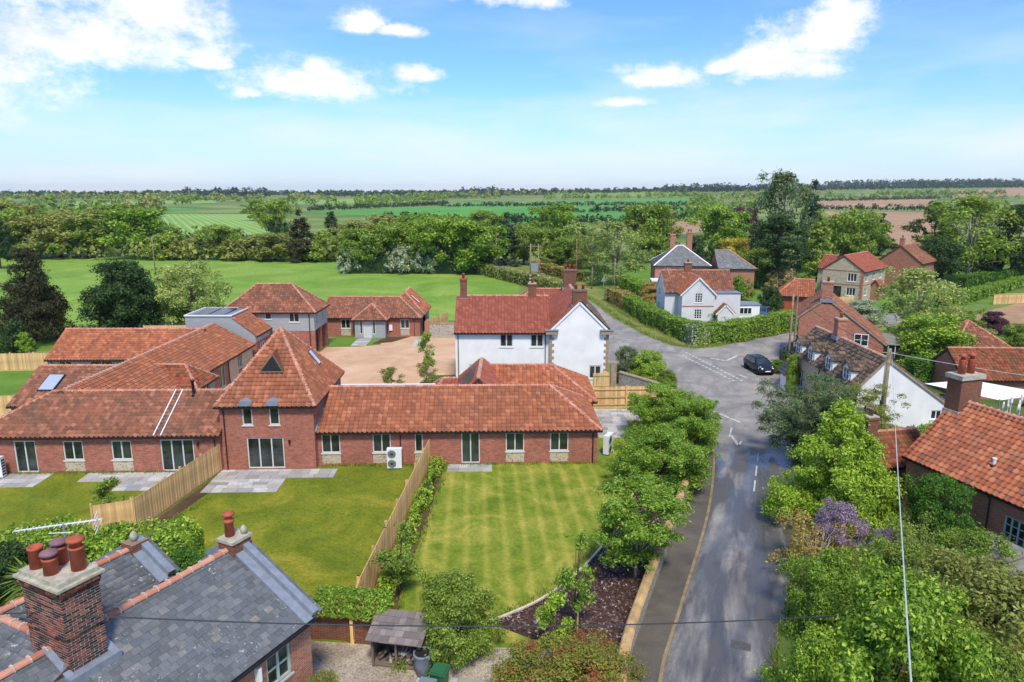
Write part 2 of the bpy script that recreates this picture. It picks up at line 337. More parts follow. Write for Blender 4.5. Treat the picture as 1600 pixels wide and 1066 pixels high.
def _asphalt(name, wet):
    m, nt, b = new_mat(name)
    p = wcoord(nt)
    mp = nt.nodes.new('ShaderNodeMapping'); mp.vector_type = 'TEXTURE'; mp.inputs['Rotation'].default_value = (0, 0, R(-19.5)); mp.inputs['Scale'].default_value = (1.0, 5.0, 1); nt.links.new(p, mp.inputs[0])
    a = nnoise(nt, mp.outputs[0], .9, 6, .6, .4); f = nnoise(nt, p, 16, 5, .8); l = nnoise(nt, p, .35, 7, .68, .5)
    c = nramp(nt, l, [(.3, lin(118, 116, 112)), (.5, lin(148, 144, 137)), (.7, lin(176, 168, 156))])
    c = nmix(nt, .6, c, nramp(nt, f, [(.3, (.4, .4, .4)), (.7, (1.35, 1.35, 1.35))]), 'MULTIPLY')
    wmask = nramp(nt, a, [(.42, (0, 0, 0)), (.58, (1, 1, 1))])
    if wet:
        sy = nt.nodes.new('ShaderNodeSeparateXYZ'); nt.links.new(p, sy.inputs[0]); wf = nt.nodes.new('ShaderNodeMapRange'); wf.interpolation_type = 'SMOOTHSTEP'
        nt.links.new(nmath(nt, 'ADD', sy.outputs[1], nmath(nt, 'MULTIPLY', nnoise(nt, p, .3, 5), 16)), wf.inputs[0]); wf.inputs[1].default_value = 60; wf.inputs[2].default_value = 51
        dry = nmix(nt, nramp(nt, a, [(.5, (0, 0, 0)), (.62, (.6, .6, .6))]), c, lin(122, 120, 118))
        c = nmix(nt, nramp(nt, nnoise(nt, mp.outputs[0], .55, 5, .6, .3), [(.48, (1, 1, 1)), (.6, (.05, .05, .05))]), c, lin(84, 82, 79))
        c = nmix(nt, nmath(nt, 'MULTIPLY', wmask, .6), c, lin(70, 69, 69)); c = nmix(nt, wf.outputs[0], dry, c)
    else: c = nmix(nt, nramp(nt, a, [(.5, (0, 0, 0)), (.62, (.6, .6, .6))]), c, lin(122, 120, 118))
    nt.links.new(c, b.inputs['Base Color'])
    if wet:
        nt.links.new(nmix(nt, wf.outputs[0], (.85, .85, .85), nramp(nt, a, [(.44, (.6,) * 3), (.56, (.12,) * 3)])), b.inputs['Roughness']); nt.links.new(nmath(nt, 'ADD', nmath(nt, 'MULTIPLY', wf.outputs[0], .65), .2), b.inputs['Specular IOR Level'])
    else: b.inputs['Roughness'].default_value = .85; b.inputs['Specular IOR Level'].default_value = .2
    nbump(nt, b, f, .25, .01)
_asphalt('asphalt_wet', True); _asphalt('asphalt', False)
m_ground('pavement_mat', [(.3, lin(84, 80, 74)), (.6, lin(106, 100, 90)), (.8, lin(132, 124, 108))], .5, 20)
# foliage
def LF(name, a, b_, c_, **k): m_leaf(name, [(0, lin(*a)), (.5, lin(*b_)), (1, lin(*c_))], **k)
LF('leaf_bright', (98, 134, 40), (138, 174, 58), (186, 212, 92))
LF('leaf_lime', (120, 156, 40), (160, 192, 58), (208, 226, 100))
LF('leaf_mid', (98, 126, 46), (138, 164, 62), (182, 200, 94))
LF('leaf_olive', (114, 124, 58), (154, 160, 78), (194, 196, 110))
LF('leaf_dark', (46, 69, 39), (67, 95, 49), (100, 126, 67))
LF('leaf_yew', (51, 56, 35), (72, 74, 44), (107, 100, 60))
LF('leaf_bluegreen', (72, 101, 69), (107, 133, 90), (161, 179, 124), patch=lin(124, 118, 66))
LF('leaf_spruce', (44, 64, 52), (64, 87, 67), (93, 118, 90))
LF('leaf_birch', (122, 146, 70), (160, 178, 94), (204, 214, 132))
LF('leaf_yellow', (153, 153, 51), (200, 186, 72), (235, 220, 111))
LF('leaf_purple', (72, 51, 58), (97, 65, 74), (125, 90, 97))
m_leaf('leaf_lilac', [(0, lin(84, 112, 48)), (.3, lin(110, 140, 62)), (.36, lin(168, 128, 176)), (.7, lin(196, 160, 204)), (1, lin(222, 202, 228))])
LF('leaf_red', (112, 140, 48), (160, 172, 68), (196, 160, 98), patch=lin(172, 96, 70))
LF('leaf_bronze', (139, 121, 67), (183, 160, 86), (220, 200, 121))
LF('leaf_hedge', (94, 126, 42), (130, 164, 56), (178, 206, 84))
LF('leaf_blossom', (111, 135, 77), (162, 179, 121), (235, 235, 235))
LF('leaf_box', (56, 97, 32), (86, 135, 46), (130, 169, 67))
LF('leaf_laurel', (86, 124, 39), (136, 174, 59), (213, 231, 88), rough=.4)
LF('leaf_tan', (148, 135, 93), (181, 165, 116), (213, 200, 151))
LF('grass_blade', (90, 125, 42), (128, 155, 60), (183, 183, 100))

# ------------------------------------------------------------------ mesh helpers
def link(o, parent=None):
    col.objects.link(o)
    if parent is not None: o.parent = parent
    return o
def tag(o, label=None, cat=None, group=None, kind=None):
    for k, v in (('label', label), ('category', cat), ('group', group), ('kind', kind)):
        if v: o[k] = v
    return o
def thing(name, label, cat, loc=(0, 0, 0), rz=0.0, group=None):
    o = bpy.data.objects.new(name, None); o.empty_display_size = .2; link(o)
    o.location = loc; o.rotation_euler = (0, 0, rz)
    return tag(o, label, cat, group)
class MB:
    """collects faces in a frame M and links them as one mesh object"""
    def __init__(s, M=None): s.v = []; s.f = []; s.M = M or Matrix.Identity(4)
    def pts(s, P): 
        k = len(s.v); s.v += [tuple(s.M @ Vector(p)) for p in P]; return k
    def poly(s, P): k = s.pts(P); s.f.append(tuple(range(k, k + len(P)))); return s
    def box(s, x0, x1, y0, y1, z0, z1):
        k = s.pts([(x, y, z) for z in (z0, z1) for x, y in ((x0, y0), (x1, y0), (x1, y1), (x0, y1))])
        s.f += [tuple(k + i for i in q) for q in ((3, 2, 1, 0), (4, 5, 6, 7), (0, 1, 5, 4), (1, 2, 6, 5), (2, 3, 7, 6), (3, 0, 4, 7))]; return s
    def prism(s, poly, z0, z1):
        n = len(poly); k = s.pts([(x, y, z0) for x, y in poly] + [(x, y, z1) for x, y in poly])
        s.f.append(tuple(k + i for i in reversed(range(n)))); s.f.append(tuple(k + n + i for i in range(n)))
        s.f += [(k + i, k + (i + 1) % n, k + n + (i + 1) % n, k + n + i) for i in range(n)]; return s
    def bar(s, a, b, w, h=None, up=(0, 0, 1)):
        a, b = Vector(a), Vector(b); d = (b - a).normalized(); h = w if h is None else h
        r = d.cross(Vector(up)); r = (r if r.length > 1e-4 else d.cross(Vector((1, 0, 0)))).normalized(); q = r.cross(d)
        P = [p + r * (i * w / 2) + q * (j * h / 2) for p in (a, b) for i, j in ((-1, -1), (1, -1), (1, 1), (-1, 1))]
        k = s.pts(P); s.f += [tuple(k + i for i in t) for t in ((3, 2, 1, 0), (4, 5, 6, 7), (0, 1, 5, 4), (1, 2, 6, 5), (2, 3, 7, 6), (3, 0, 4, 7))]; return s
    def tube(s, path, rad, n=7, cap=True):
        path = [Vector(p) for p in path]; m = len(path); k0 = len(s.v); prev = None
        for i, p in enumerate(path):
            d = (path[min(i + 1, m - 1)] - path[max(i - 1, 0)]).normalized()
            r = (prev - d * prev.dot(d)) if prev else d.orthogonal()
            r.normalize(); prev = r; q = d.cross(r); rr = rad[i] if isinstance(rad, (list, tuple)) else rad
            s.pts([p + (r * math.cos(2 * math.pi * j / n) + q * math.sin(2 * math.pi * j / n)) * rr for j in range(n)])
        for i in range(m - 1):
            for j in range(n):
                a = k0 + i * n + j; b = k0 + i * n + (j + 1) % n; s.f.append((a, b, b + n, a + n))
        if cap: s.f.append(tuple(k0 + j for j in reversed(range(n)))); s.f.append(tuple(k0 + (m - 1) * n + j for j in range(n)))
        return s
    def lathe(s, prof, n=14, at=(0, 0, 0)):
        k0 = len(s.v); m = len(prof); ax, ay, az = at
        for r, z in prof: s.pts([(ax + r * math.cos(2 * math.pi * j / n), ay + r * math.sin(2 * math.pi * j / n), az + z) for j in range(n)])
        for i in range(m - 1):
            for j in range(n):
                a = k0 + i * n + j; b = k0 + i * n + (j + 1) % n; s.f.append((a, b, b + n, a + n))
        s.f.append(tuple(k0 + j for j in reversed(range(n)))); s.f.append(tuple(k0 + (m - 1) * n + j for j in range(n))); return s
    def mesh(s, name):
        me = bpy.data.meshes.new(name); me.from_pydata(s.v, [], s.f); me.validate(clean_customdata=False); return me
    def build(s, name, mat, parent=None, smooth=False):
        me = s.mesh(name); me.materials.append(MATS[mat]); o = bpy.data.objects.new(name, me); link(o, parent)
        if smooth: me.polygons.foreach_set('use_smooth', [True] * len(me.polygons))
        return o
def np_mesh(name, V, F, mat):
    """V (n,3) float array, F (m,4) int array of quads"""
    me = bpy.data.meshes.new(name); V = np.ascontiguousarray(V, np.float32); F = np.ascontiguousarray(F, np.int32)
    me.vertices.add(len(V)); me.vertices.foreach_set('co', V.ravel())
    k = F.shape[1]; me.loops.add(F.size); me.loops.foreach_set('vertex_index', F.ravel())
    me.polygons.add(len(F)); me.polygons.foreach_set('loop_start', np.arange(0, F.size, k, dtype=np.int32))
    me.polygons.foreach_set('loop_total', np.full(len(F), k, np.int32))
    me.update(calc_edges=True); me.materials.append(MATS[mat] if isinstance(mat, str) else mat); return me
def inst(me, name, parent=None, M=None, mat=None):
    o = bpy.data.objects.new(name, me); link(o, parent)
    if M is not None: o.matrix_local = M
    if mat:
        o.material_slots[0].link = 'OBJECT'; o.material_slots[0].material = MATS[mat]
    return o
def smooth_path(P, n=6, closed=False):
    P = [Vector(p) for p in P]; out = []
    for i in range(len(P) - 1):
        a = P[max(i - 1, 0)]; b = P[i]; c = P[i + 1]; d = P[min(i + 2, len(P) - 1)]
        for k in range(n):
            t = k / n
            out.append(.5 * ((2 * b) + (c - a) * t + (2 * a - 5 * b + 4 * c - d) * t * t + (3 * b - a - 3 * c + d) * t ** 3))
    out.append(P[-1]); return out
def sheet(name, pts, z, mat, kind='structure', far=False, label=None):
    """flat piece of ground (a polygon), or one laid on the far rise"""
    bm = bmesh.new(); vs = [bm.verts.new((p[0], p[1], (HZ(p[0], p[1]) + z) if far else z)) for p in pts]; f = bm.faces.new(vs)
    if f.normal.z < 0: f.normal_flip()
    if far:
        bmesh.ops.triangulate(bm, faces=bm.faces[:]); bmesh.ops.subdivide_edges(bm, edges=bm.edges[:], cuts=6, use_grid_fill=True)
        for v in bm.verts: v.co.z = HZ(v.co.x, v.co.y) + z
    bmesh.ops.recalc_face_normals(bm, faces=bm.faces[:])
    if sum(f.normal.z for f in bm.faces) < 0: bmesh.ops.reverse_faces(bm, faces=bm.faces[:])
    me = bpy.data.meshes.new(name); bm.to_mesh(me); bm.free(); me.materials.append(MATS[mat])
    o = bpy.data.objects.new(name, me); link(o); tag(o, label, None, None, kind); return o
# ------------------------------------------------------------------ roofs
PAN = [(0, -.005), (.16, .07), (.38, .062), (.58, .0), (.8, -.012), (1.0, .0)]
def _span(p2, v):
    us = []
    n = len(p2)
    for i in range(n):
        (a, b), (c, d) = p2[i], p2[(i + 1) % n]
        if abs(b - d) < 1e-6:
            if abs(v - b) < 1e-4: us += [a, c]
        elif min(b, d) - 1e-6 <= v <= max(b, d) + 1e-6: us.append(a + (c - a) * (v - b) / (d - b))
    return (min(us), max(us)) if us else (0, 0)
def tile_slope(poly, kind, w, g, mat, parent, name='pantiles', single=0, world=None, lift=.03):
    P = [Vector(p) for p in poly]; u = (P[1] - P[0]).normalized(); n = u.cross(P[2] - P[0]).normalized(); v = n.cross(u)
    p2 = [((p - P[0]).dot(u), (p - P[0]).dot(v)) for p in P]; vmax = max(q[1] for q in p2)
    pan = kind == 'pan'; lap = g * .22; th = .05 if pan else .012
    prof = PAN if pan else [(.015, 0), (.985, 0)]
    S = np.array([q[0] for q in prof]); Hh = np.array([q[1] for q in prof]); K = len(prof)
    rows = max(1, int(round(vmax / g))); g = vmax / rows
    VV = []; cells = []
    un, vn, nn, p0 = (np.array(t) for t in (u, v, n, P[0]))
    lr = np.random.default_rng(int(abs(P[0].x * 97 + P[0].y * 31 + P[0].z * 7)) + 3)
    for j in range(rows):
        vb, vt = j * g, min((j + 1) * g + lap, vmax); sb, st = _span(p2, vb + 1e-4), _span(p2, vt - 1e-4); sm = _span(p2, vb + g * .5)
        off = (.5 * w if (not pan and j % 2) else 0)
        i0 = int(math.floor((min(sb[0], st[0]) - off) / w)); i1 = int(math.ceil((max(sb[1], st[1]) - off) / w))
        for i in range(i0, i1):
            a = i * w + off; b = a + w
            if b <= sm[0] - .02 or a >= sm[1] + .02: continue
            inner = a > max(sb[0], st[0]) + .02 and b < min(sb[1], st[1]) - .02 and j < rows - 1
            cells.append((j, a, vb, vt, sb, st, inner))
    pick = set()
    if single:
        W = world or Matrix.Identity(4); C = Vector((0, 0, CAM_H)); d = []
        for k, c in enumerate(cells):
            if c[6]:
                q = W @ (P[0] + u * (c[1] + w / 2) + v * c[2]); e = cam.matrix_world.inverted() @ q if False else q
                px = (e.x * FPX / max(.1, e.y * _c - (e.z - CAM_H) * _s), e.y)
                py = 533 - FPX * (e.y * _s + (e.z - CAM_H) * _c) / max(.1, e.y * _c - (e.z - CAM_H) * _s)
                if abs(px[0]) < 800 and 0 < py < 1066: d.append(((q - C).length, k))
        d.sort(); pick = set(k for _, k in d[:single])
        me = None
        tl = g + lap
        vs = []
        for (vv, dz) in ((0, -.012), (0, th), (tl, 0.0)):
            for s_, h_ in zip(S, Hh): vs.append((s_ * w, vv, h_ + dz))
        fs = [(r * K + q, r * K + q + 1, (r + 1) * K + q + 1, (r + 1) * K + q) for r in (0, 1) for q in range(K - 1) if not (pan and r == 0 and q in (0, 1))]
        me = bpy.data.meshes.new(name.rstrip('s')); me.from_pydata(vs, [], fs); me.materials.append(MATS[mat])
        B = Matrix((( u.x, v.x, n.x, 0), (u.y, v.y, n.y, 0), (u.z, v.z, n.z, 0), (0, 0, 0, 1)))
        for k in sorted(pick):
            c = cells[k]; q = P[0] + u * c[1] + v * c[2] + n * (lift + lr.uniform(-.004, .006))
            inst(me, name.rstrip('s'), parent, Matrix.Translation(q) @ B @ Matrix.Rotation(lr.uniform(-.012, .012), 4, 'Z'))
    verts = []
    for k, (j, a, vb, vt, sb, st, inner) in enumerate(cells):
        if k in pick: continue
        ub = np.clip(a + S * w + lr.uniform(-.006, .006), sb[0], sb[1]); ut = np.clip(a + S * w, st[0], st[1]); e = lr.uniform(-.004, .008)
        hb = Hh + lift + e
        for uu, vv, hh in ((ub, vb, hb - .012), (ub, vb, hb + th), (ut, vt, hb)):
            verts.append(p0 + np.outer(uu, un) + vn * vv + np.outer(hh, nn))
    if not verts: return
    V = np.concatenate(verts); nt_ = len(verts) // 3
    base = np.array([(r * K + q, r * K + q + 1, (r + 1) * K + q + 1, (r + 1) * K + q) for r in (0, 1) for q in range(K - 1) if not (pan and r == 0 and q in (0, 1))])
    F = (base[None] + (np.arange(nt_) * 3 * K)[:, None, None]).reshape(-1, 4)
    o = bpy.data.objects.new(name, np_mesh(name, V, F, mat)); link(o, parent); o['kind'] = 'stuff'; return o
_RT = {}
def ridge_line(parent, a, b, mat='clay_ridge', r=.13, seg=.42, single=True, M=None):
    """half-round ridge or hip tiles from a to b"""
    a, b = Vector(a), Vector(b)
    if M is not None: a, b = M @ a, M @ b
    d = b - a; L = d.length; n = max(1, int(round(L / seg))); sl = L / n; d.normalize()
    x = d.cross(Vector((0, 0, 1))).normalized(); z = x.cross(d)
    B = Matrix(((x.x, d.x, z.x, 0), (x.y, d.y, z.y, 0), (x.z, d.z, z.z, 0), (0, 0, 0, 1)))
    key = (round(r, 3), round(sl, 2), mat)
    def shape(mb, y0, y1, f=0.0):
        k = [(math.cos(t) * r, math.sin(t) * r * .85 - .03) for t in [math.pi * i / 6 for i in range(7)]]
        i0 = mb.pts([(p, y0, q + f) for p, q in k] + [(p * .94, y1, q * .94) for p, q in k])
        mb.f += [(i0 + i, i0 + i + 1, i0 + 8 + i, i0 + 7 + i) for i in range(6)] + [tuple(i0 + i for i in reversed(range(7))), tuple(i0 + 7 + i for i in range(7))]
    if single:
        if key not in _RT:
            mb = MB(); shape(mb, 0, sl * 1.0, .012); me = mb.mesh('ridge_tile'); me.materials.append(MATS[mat]); _RT[key] = me
        for i in range(n): inst(_RT[key], 'ridge_tile', parent, Matrix.Translation(a + d * (i * sl)) @ B)
        mb = MB(B.copy()); mb.M = Matrix.Translation(a) @ B
        for i in range(1, n): mb.box(-r * .99, r * .99, i * sl - .012, i * sl + .02, -.05, r * .52); mb.box(-r * .55, r * .55, i * sl - .012, i * sl + .02, 0, r * .86)
        if n > 1: mb.build('ridge_mortar', 'mortar', parent)['kind'] = 'stuff'
    else:
        mb = MB(); mb.M = Matrix.Translation(a) @ B
        for i in range(n): shape(mb, i * sl, (i + 1) * sl, .012)
        mb.build('ridge_tiles', mat, parent)['kind'] = 'stuff'

def wall_face(mb, P, u, n, L, z0, z1, holes, top=None, dep=.14):
    """wall from P along u, outward n, with rectangular openings (x0,x1,za,zb) and reveals; top = extra polygon points (x,z) above z1"""
    P, u, n = Vector(P), Vector(u), Vector(n); Z = Vector((0, 0, 1))
    xs = sorted({0, L} | {h[0] for h in holes} | {h[1] for h in holes}); zs = sorted({z0, z1} | {h[2] for h in holes} | {h[3] for h in holes})
    q = lambda x, z, d=0: P + u * x + Z * z - n * d
    for i in range(len(xs) - 1):
        for j in range(len(zs) - 1):
            cx, cz = (xs[i] + xs[i + 1]) / 2, (zs[j] + zs[j + 1]) / 2
            if any(h[0] < cx < h[1] and h[2] < cz < h[3] for h in holes): continue
            mb.poly([q(xs[i], zs[j]), q(xs[i + 1], zs[j]), q(xs[i + 1], zs[j + 1]), q(xs[i], zs[j + 1])])
    for a, b, c, d in [h[:4] for h in holes]:
        for s_, t_ in (((a, c), (b, c)), ((b, c), (b, d)), ((b, d), (a, d)), ((a, d), (a, c))):
            mb.poly([q(*s_), q(*t_), q(*t_, dep), q(*s_, dep)])
    if top: mb.poly([q(0, z1)] + [q(L, z1)] + [q(x, z) for x, z in top])
def window(parent, P, u, n, h, cols=2, rows=1, mat='frame_pale', sill=True, name='window', dep=.09, fw=.065, bars=0, glass='glass'):
    """joinery set in an opening: frame with mullions > each pane, sill"""
    x0, x1, z0, z1 = h[:4]; P, u, n = Vector(P), Vector(u).normalized(), Vector(n).normalized()
    M = Matrix(((u.x, -n.x, 0, P.x), (u.y, -n.y, 0, P.y), (0, 0, 1, P.z), (0, 0, 0, 1)))
    mb = MB(M); a, b = dep - .05, dep + .03
    mb.box(x0, x1, a, b, z0, z0 + fw); mb.box(x0, x1, a, b, z1 - fw, z1); mb.box(x0, x0 + fw, a, b, z0 + fw, z1 - fw); mb.box(x1 - fw, x1, a, b, z0 + fw, z1 - fw)
    cw = (x1 - x0) / cols; rh = (z1 - z0) / rows
    for i in range(1, cols): mb.box(x0 + i * cw - fw * .55, x0 + i * cw + fw * .55, a + .006, b, z0 + fw, z1 - fw)
    for j in range(1, rows): mb.box(x0 + fw, x1 - fw, a + .012, b, z0 + j * rh - fw * .3, z0 + j * rh + fw * .3)
    f = mb.build(name, mat, parent)
    for i in range(cols):
        for j in range(rows):
            mp = MB(M); mp.box(x0 + i * cw + fw * .4, x0 + (i + 1) * cw - fw * .4, dep + .004, dep + .02, z0 + j * rh + fw * .25, z0 + (j + 1) * rh - fw * .25)
            mp.build('pane', glass, f)
    if sill:
        ms = MB(M); ms.box(x0 - .06, x1 + .06, -.06, dep, z0 - .07, z0 - .002); ms.build('sill', mat, f)
    return f
def block(t, L, W, ze, zr, M=None, ends=('gable', 'gable'), wall='brick_red', tiles='pantile_orange', kind='pan', tw=.30, tg=.31, ov=.28, yr=None, zb=None, hl=None, hr=None,
          holes=None, wins=None, single_ridge=True, ridge_mat='clay_ridge', gutter=True, sides='fblr', z0=0.0, roof=True, barge='deck', single=0, world=None, verge=.10, win_mat='frame_pale', pipes=(), tslopes='fblr', tiles_b=None):
    """a wing of a building in its own frame: x 0..L along the ridge, y 0..W, front at y=0. holes[side] = [(x0,x1,z0,z1,cols,rows,opts)]"""
    M = M or Matrix.Identity(4); yr = W / 2 if yr is None else yr; zb = ze if zb is None else zb
    holes = holes or {}
    hlft = (hl if hl is not None else yr) if ends[0] == 'hip' else 0; hrgt = (hr if hr is not None else yr) if ends[1] == 'hip' else 0
    R3 = M.to_3x3()
    mb = MB()
    gl = ends[0] == 'gable'; gr = ends[1] == 'gable'
    zmin = min(ze, zb)
    faces = {'f': ((0, 0, 0), (1, 0, 0), (0, -1, 0), L, ze, None), 'b': ((L, W, 0), (-1, 0, 0), (0, 1, 0), L, zb, None),
             'r': ((L, 0, 0), (0, 1, 0), (1, 0, 0), W, zmin, ([(W, zb), (yr, zr), (0, ze)] if gr else ([(W, zb), (0, ze)] if abs(zb - ze) > .01 else None))),
             'l': ((0, W, 0), (0, -1, 0), (-1, 0, 0), W, zmin, ([(W, ze), (W - yr, zr), (0, zb)] if gl else ([(W, ze), (0, zb)] if abs(zb - ze) > .01 else None)))}
    for s_, (P, u, n, ln, h, top) in faces.items():
        if s_ not in sides: continue
        Pw, uw, nw = M @ Vector(P), R3 @ Vector(u), R3 @ Vector(n)
        hs = holes.get(s_, [])
        if top and abs(top[0][1] - h) < .01: top = top[1:]
        if top and abs(top[-1][1] - h) < .01: top = top[:-1]
        wall_face(mb, Pw, uw, nw, ln, z0, h, hs, top)
        for k in hs:
            o = dict(k[6]) if len(k) > 6 else {}
            fl = o.pop('panel', None)
            window(t, Pw, uw, nw, k, k[4] if len(k) > 4 else 2, k[5] if len(k) > 5 else 1, o.pop('mat', win_mat), **o)
            if fl:
                Mx = Matrix(((uw.x, -nw.x, 0, Pw.x), (uw.y, -nw.y, 0, Pw.y), (0, 0, 1, Pw.z), (0, 0, 0, 1)))
                MB(Mx).box(k[0], k[1], -.006, .05, z0 + .12, k[2] - .08).build('flint_panel', 'flint', t)
    wo = mb.build('wall', wall, t)
    if not roof: return None
    sf = (zr - ze) / yr; sb = (zr - zb) / (W - yr); drop = ov * sf; ovb = drop / sb if zb == ze else ov
    ovl = (drop / ((zr - ze) / hlft)) if hlft else verge; ovr = (drop / ((zr - ze) / hrgt)) if hrgt else verge
    zf, zk = ze - drop, zb - ovb * sb
    A, B_ = (-ovl, -ov, zf), (L + ovr, -ov, zf); C, D = (L + ovr, W + ovb, zk), (-ovl, W + ovb, zk)
    E, F_ = (hlft if hlft else -ovl, yr, zr), ((L - hrgt) if hrgt else L + ovr, yr, zr)
    point = abs(E[0] - F_[0]) < .02
    md = MB(M)
    fp = [A, B_, F_] + ([] if point else [E]); bp = [C, D, E] + ([] if point else [F_])
    md.poly(fp); md.poly(bp)
    if hrgt: md.poly([B_, C, F_])
    if hlft: md.poly([D, A, E])
    if zb == ze:
        xl, xr = (A[0] if hlft else 0.01), (B_[0] if hrgt else L - .01); md.poly([(xl, D[1], zf), (xr, D[1], zf), (xr, A[1], zf), (xl, A[1], zf)])
    for g_ok, x in ((not hlft, A[0]), (not hrgt, B_[0])):
        if g_ok:
            s_ = .03 if x > L / 2 else -.03
            md.bar((x - s_ * .5, A[1], zf - .07), (x - s_ * .5, yr, zr - .07), .05, .17); md.bar((x - s_ * .5, D[1], zk - .07), (x - s_ * .5, yr, zr - .07), .05, .17)
    rf = md.build('roof', barge, t)
    up = lambda q: M @ Vector(q)
    kw = dict(kind=kind, w=tw, g=tg, mat=tiles, parent=rf, name={'pan': 'pantiles', 'slate': 'slates'}[kind])
    if 'f' in tslopes: tile_slope([up(q) for q in fp], single=single, world=world, **kw)
    if 'b' in tslopes: tile_slope([up(q) for q in bp], **{**kw, 'mat': tiles_b or tiles})
    if hrgt and 'r' in tslopes: tile_slope([up(q) for q in (B_, C, F_)], **kw)
    if hlft and 'l' in tslopes: tile_slope([up(q) for q in (D, A, E)], **kw)
    lift = Vector((0, 0, .05))
    rl = lambda a, b: ridge_line(rf, up(a) + lift, up(b) + lift, ridge_mat, single=single_ridge)
    if not point: rl(E, F_)
    if hrgt: rl(B_, F_); rl(C, F_)
    if hlft: rl(A, E); rl(D, E)
    if gutter:
        g = MB(M)
        g.box(A[0], B_[0], -ov - .06, -ov + .02, zf - .09, zf - .005)
        if zb == ze: g.box(A[0], B_[0], W + ovb - .02, W + ovb + .06, zk - .09, zk - .005)
        if hrgt: g.box(L + ovr - .02, L + ovr + .06, -ov, W + ovb, zf - .088, zf - .007)
        if hlft: g.box(-ovl - .06, -ovl + .02, -ov, W + ovb, zf - .088, zf - .007)
        g.build('gutter', 'black_plastic', rf)
    for x in pipes:
        g = MB(M); g.tube([(x, -ov + .0, zf - .05), (x, -.07, zf - .32), (x, -.07, z0 + .1), (x, -.16, z0 + .02)], .04, 6); g.build('downpipe', 'black_plastic', t)
    return rf
def chimney(t, x, y, w, d, z0, z1, mat='brick_old', pots=1, M=None, cap='cement', pot='pot_clay', flash=True):
    M = M or Matrix.Identity(4)
    mb = MB(M); mb.box(x - w / 2, x + w / 2, y - d / 2, y + d / 2, z0, z1 - .22); mb.box(x - w / 2 - .05, x + w / 2 + .05, y - d / 2 - .05, y + d / 2 + .05, z1 - .22, z1 - .08)
    ch = mb.build('chimney', mat, t)
    c = MB(M); c.box(x - w / 2 - .02, x + w / 2 + .02, y - d / 2 - .02, y + d / 2 + .02, z1 - .08, z1); c.build('capping', cap, ch)
    for i in range(pots):
        p = MB(M); px = x + (i - (pots - 1) / 2) * w / max(pots, 1)
        p.lathe([(.13, 0), (.12, .35), (.15, .38), (.15, .44), (.11, .45), (.1, .3)], 10, (px, y, z1)); p.build('chimney_pot', pot, ch, True)
    if flash:
        f = MB(M); f.box(x - w / 2 - .12, x + w / 2 + .12, y - d / 2 - .12, y + d / 2 + .12, z0 + (z1 - z0) * .08, z0 + (z1 - z0) * .22); f.build('flashing', 'lead', ch)
    return ch
TR = lambda x, y, rz=0.0: Matrix.Translation((x, y, 0)) @ Matrix.Rotation(rz, 4, 'Z')
m_plain('metal_dark', lin(92, 90, 88), .7, .2, var=.2, scale=8)
TRR = lambda x, y, rz=0.0: Matrix.Translation((x, y, 0)) @ Matrix.Rotation(rz, 4, 'Z')
# ------------------------------------------------------------------ land
def ground_sheet():
    xs = np.concatenate([np.linspace(-6000, -700, 18), np.linspace(-600, 900, 61), np.linspace(1000, 6000, 18)])
    ys = np.concatenate([np.linspace(-300, 400, 15), np.linspace(430, 3000, 60), np.linspace(3200, 6000, 10)])
    X, Y = np.meshgrid(xs, ys); Z = np.array([[HZ(a, b) for a in xs] for b in ys]) - .02
    V = np.stack([X, Y, Z], -1).reshape(-1, 3); nx = len(xs)
    F = np.array([(j * nx + i, j * nx + i + 1, (j + 1) * nx + i + 1, (j + 1) * nx + i) for j in range(len(ys) - 1) for i in range(nx - 1)])
    o = bpy.data.objects.new('ground', np_mesh('ground', V, F, 'ground_mat')); link(o); o['kind'] = 'structure'
ground_sheet()
gp = lambda *P: [G(*p) for p in P]
sheet('pasture', [(-210, 88), (-46, 88), (-30, 96), (-5, 96), (1, 120), (2, 150), (-20, 163), (-60, 190), (-260, 200), (-300, 130)], .0, 'pasture_mat')
sheet('paddock', [(-70, 40), (-44, 40), (-44, 88), (-120, 88)], .002, 'lawn_fresh_mat')
for nm, pts, mt in (('striped_field', gp((262, 369), (440, 370), (400, 335), (250, 335)), 'stripe_mat'),
                    ('crop_field', gp((470, 331), (760, 322), (1095, 324), (1095, 339), (850, 350), (700, 347), (600, 339)), 'crop_mat'),
                    ('crop_field', gp((690, 319), (1090, 315), (1090, 320), (720, 322)), 'crop_mat'),
                    ('crop_field', gp((0, 326), (240, 324), (330, 328), (100, 334), (-60, 333)), 'crop_mat'),
                    ('crop_field', gp((120, 317), (330, 315), (340, 319), (110, 322)), 'stripe_mat'), ('crop_field', gp((860, 308), (1090, 307), (1095, 311), (850, 312)), 'pasture_mat'), ('ploughed_field', gp((1480, 311), (1640, 309), (1640, 314), (1480, 316)), 'plough_mat'), ('crop_field', gp((400, 316), (640, 313), (650, 318), (420, 321)), 'stripe_mat'),
                    ('ploughed_field', gp((925, 358), (1095, 343), (1105, 362), (1000, 374)), 'plough_mat'),
                    ('ploughed_field', gp((1278, 318), (1465, 315), (1455, 327), (1282, 328)), 'plough_mat'),
                    ('ploughed_field', gp((1285, 331), (1500, 333), (1445, 383), (1380, 383)), 'plough_mat'),
                    ('ploughed_field', gp((1500, 328), (1700, 322), (1700, 345), (1530, 350)), 'plough_mat'),
                    ('ploughed_field', gp((1495, 499), (1640, 462), (1640, 515), (1545, 512)), 'plough_mat')):
    sheet(nm, pts, .06, mt, far=True)
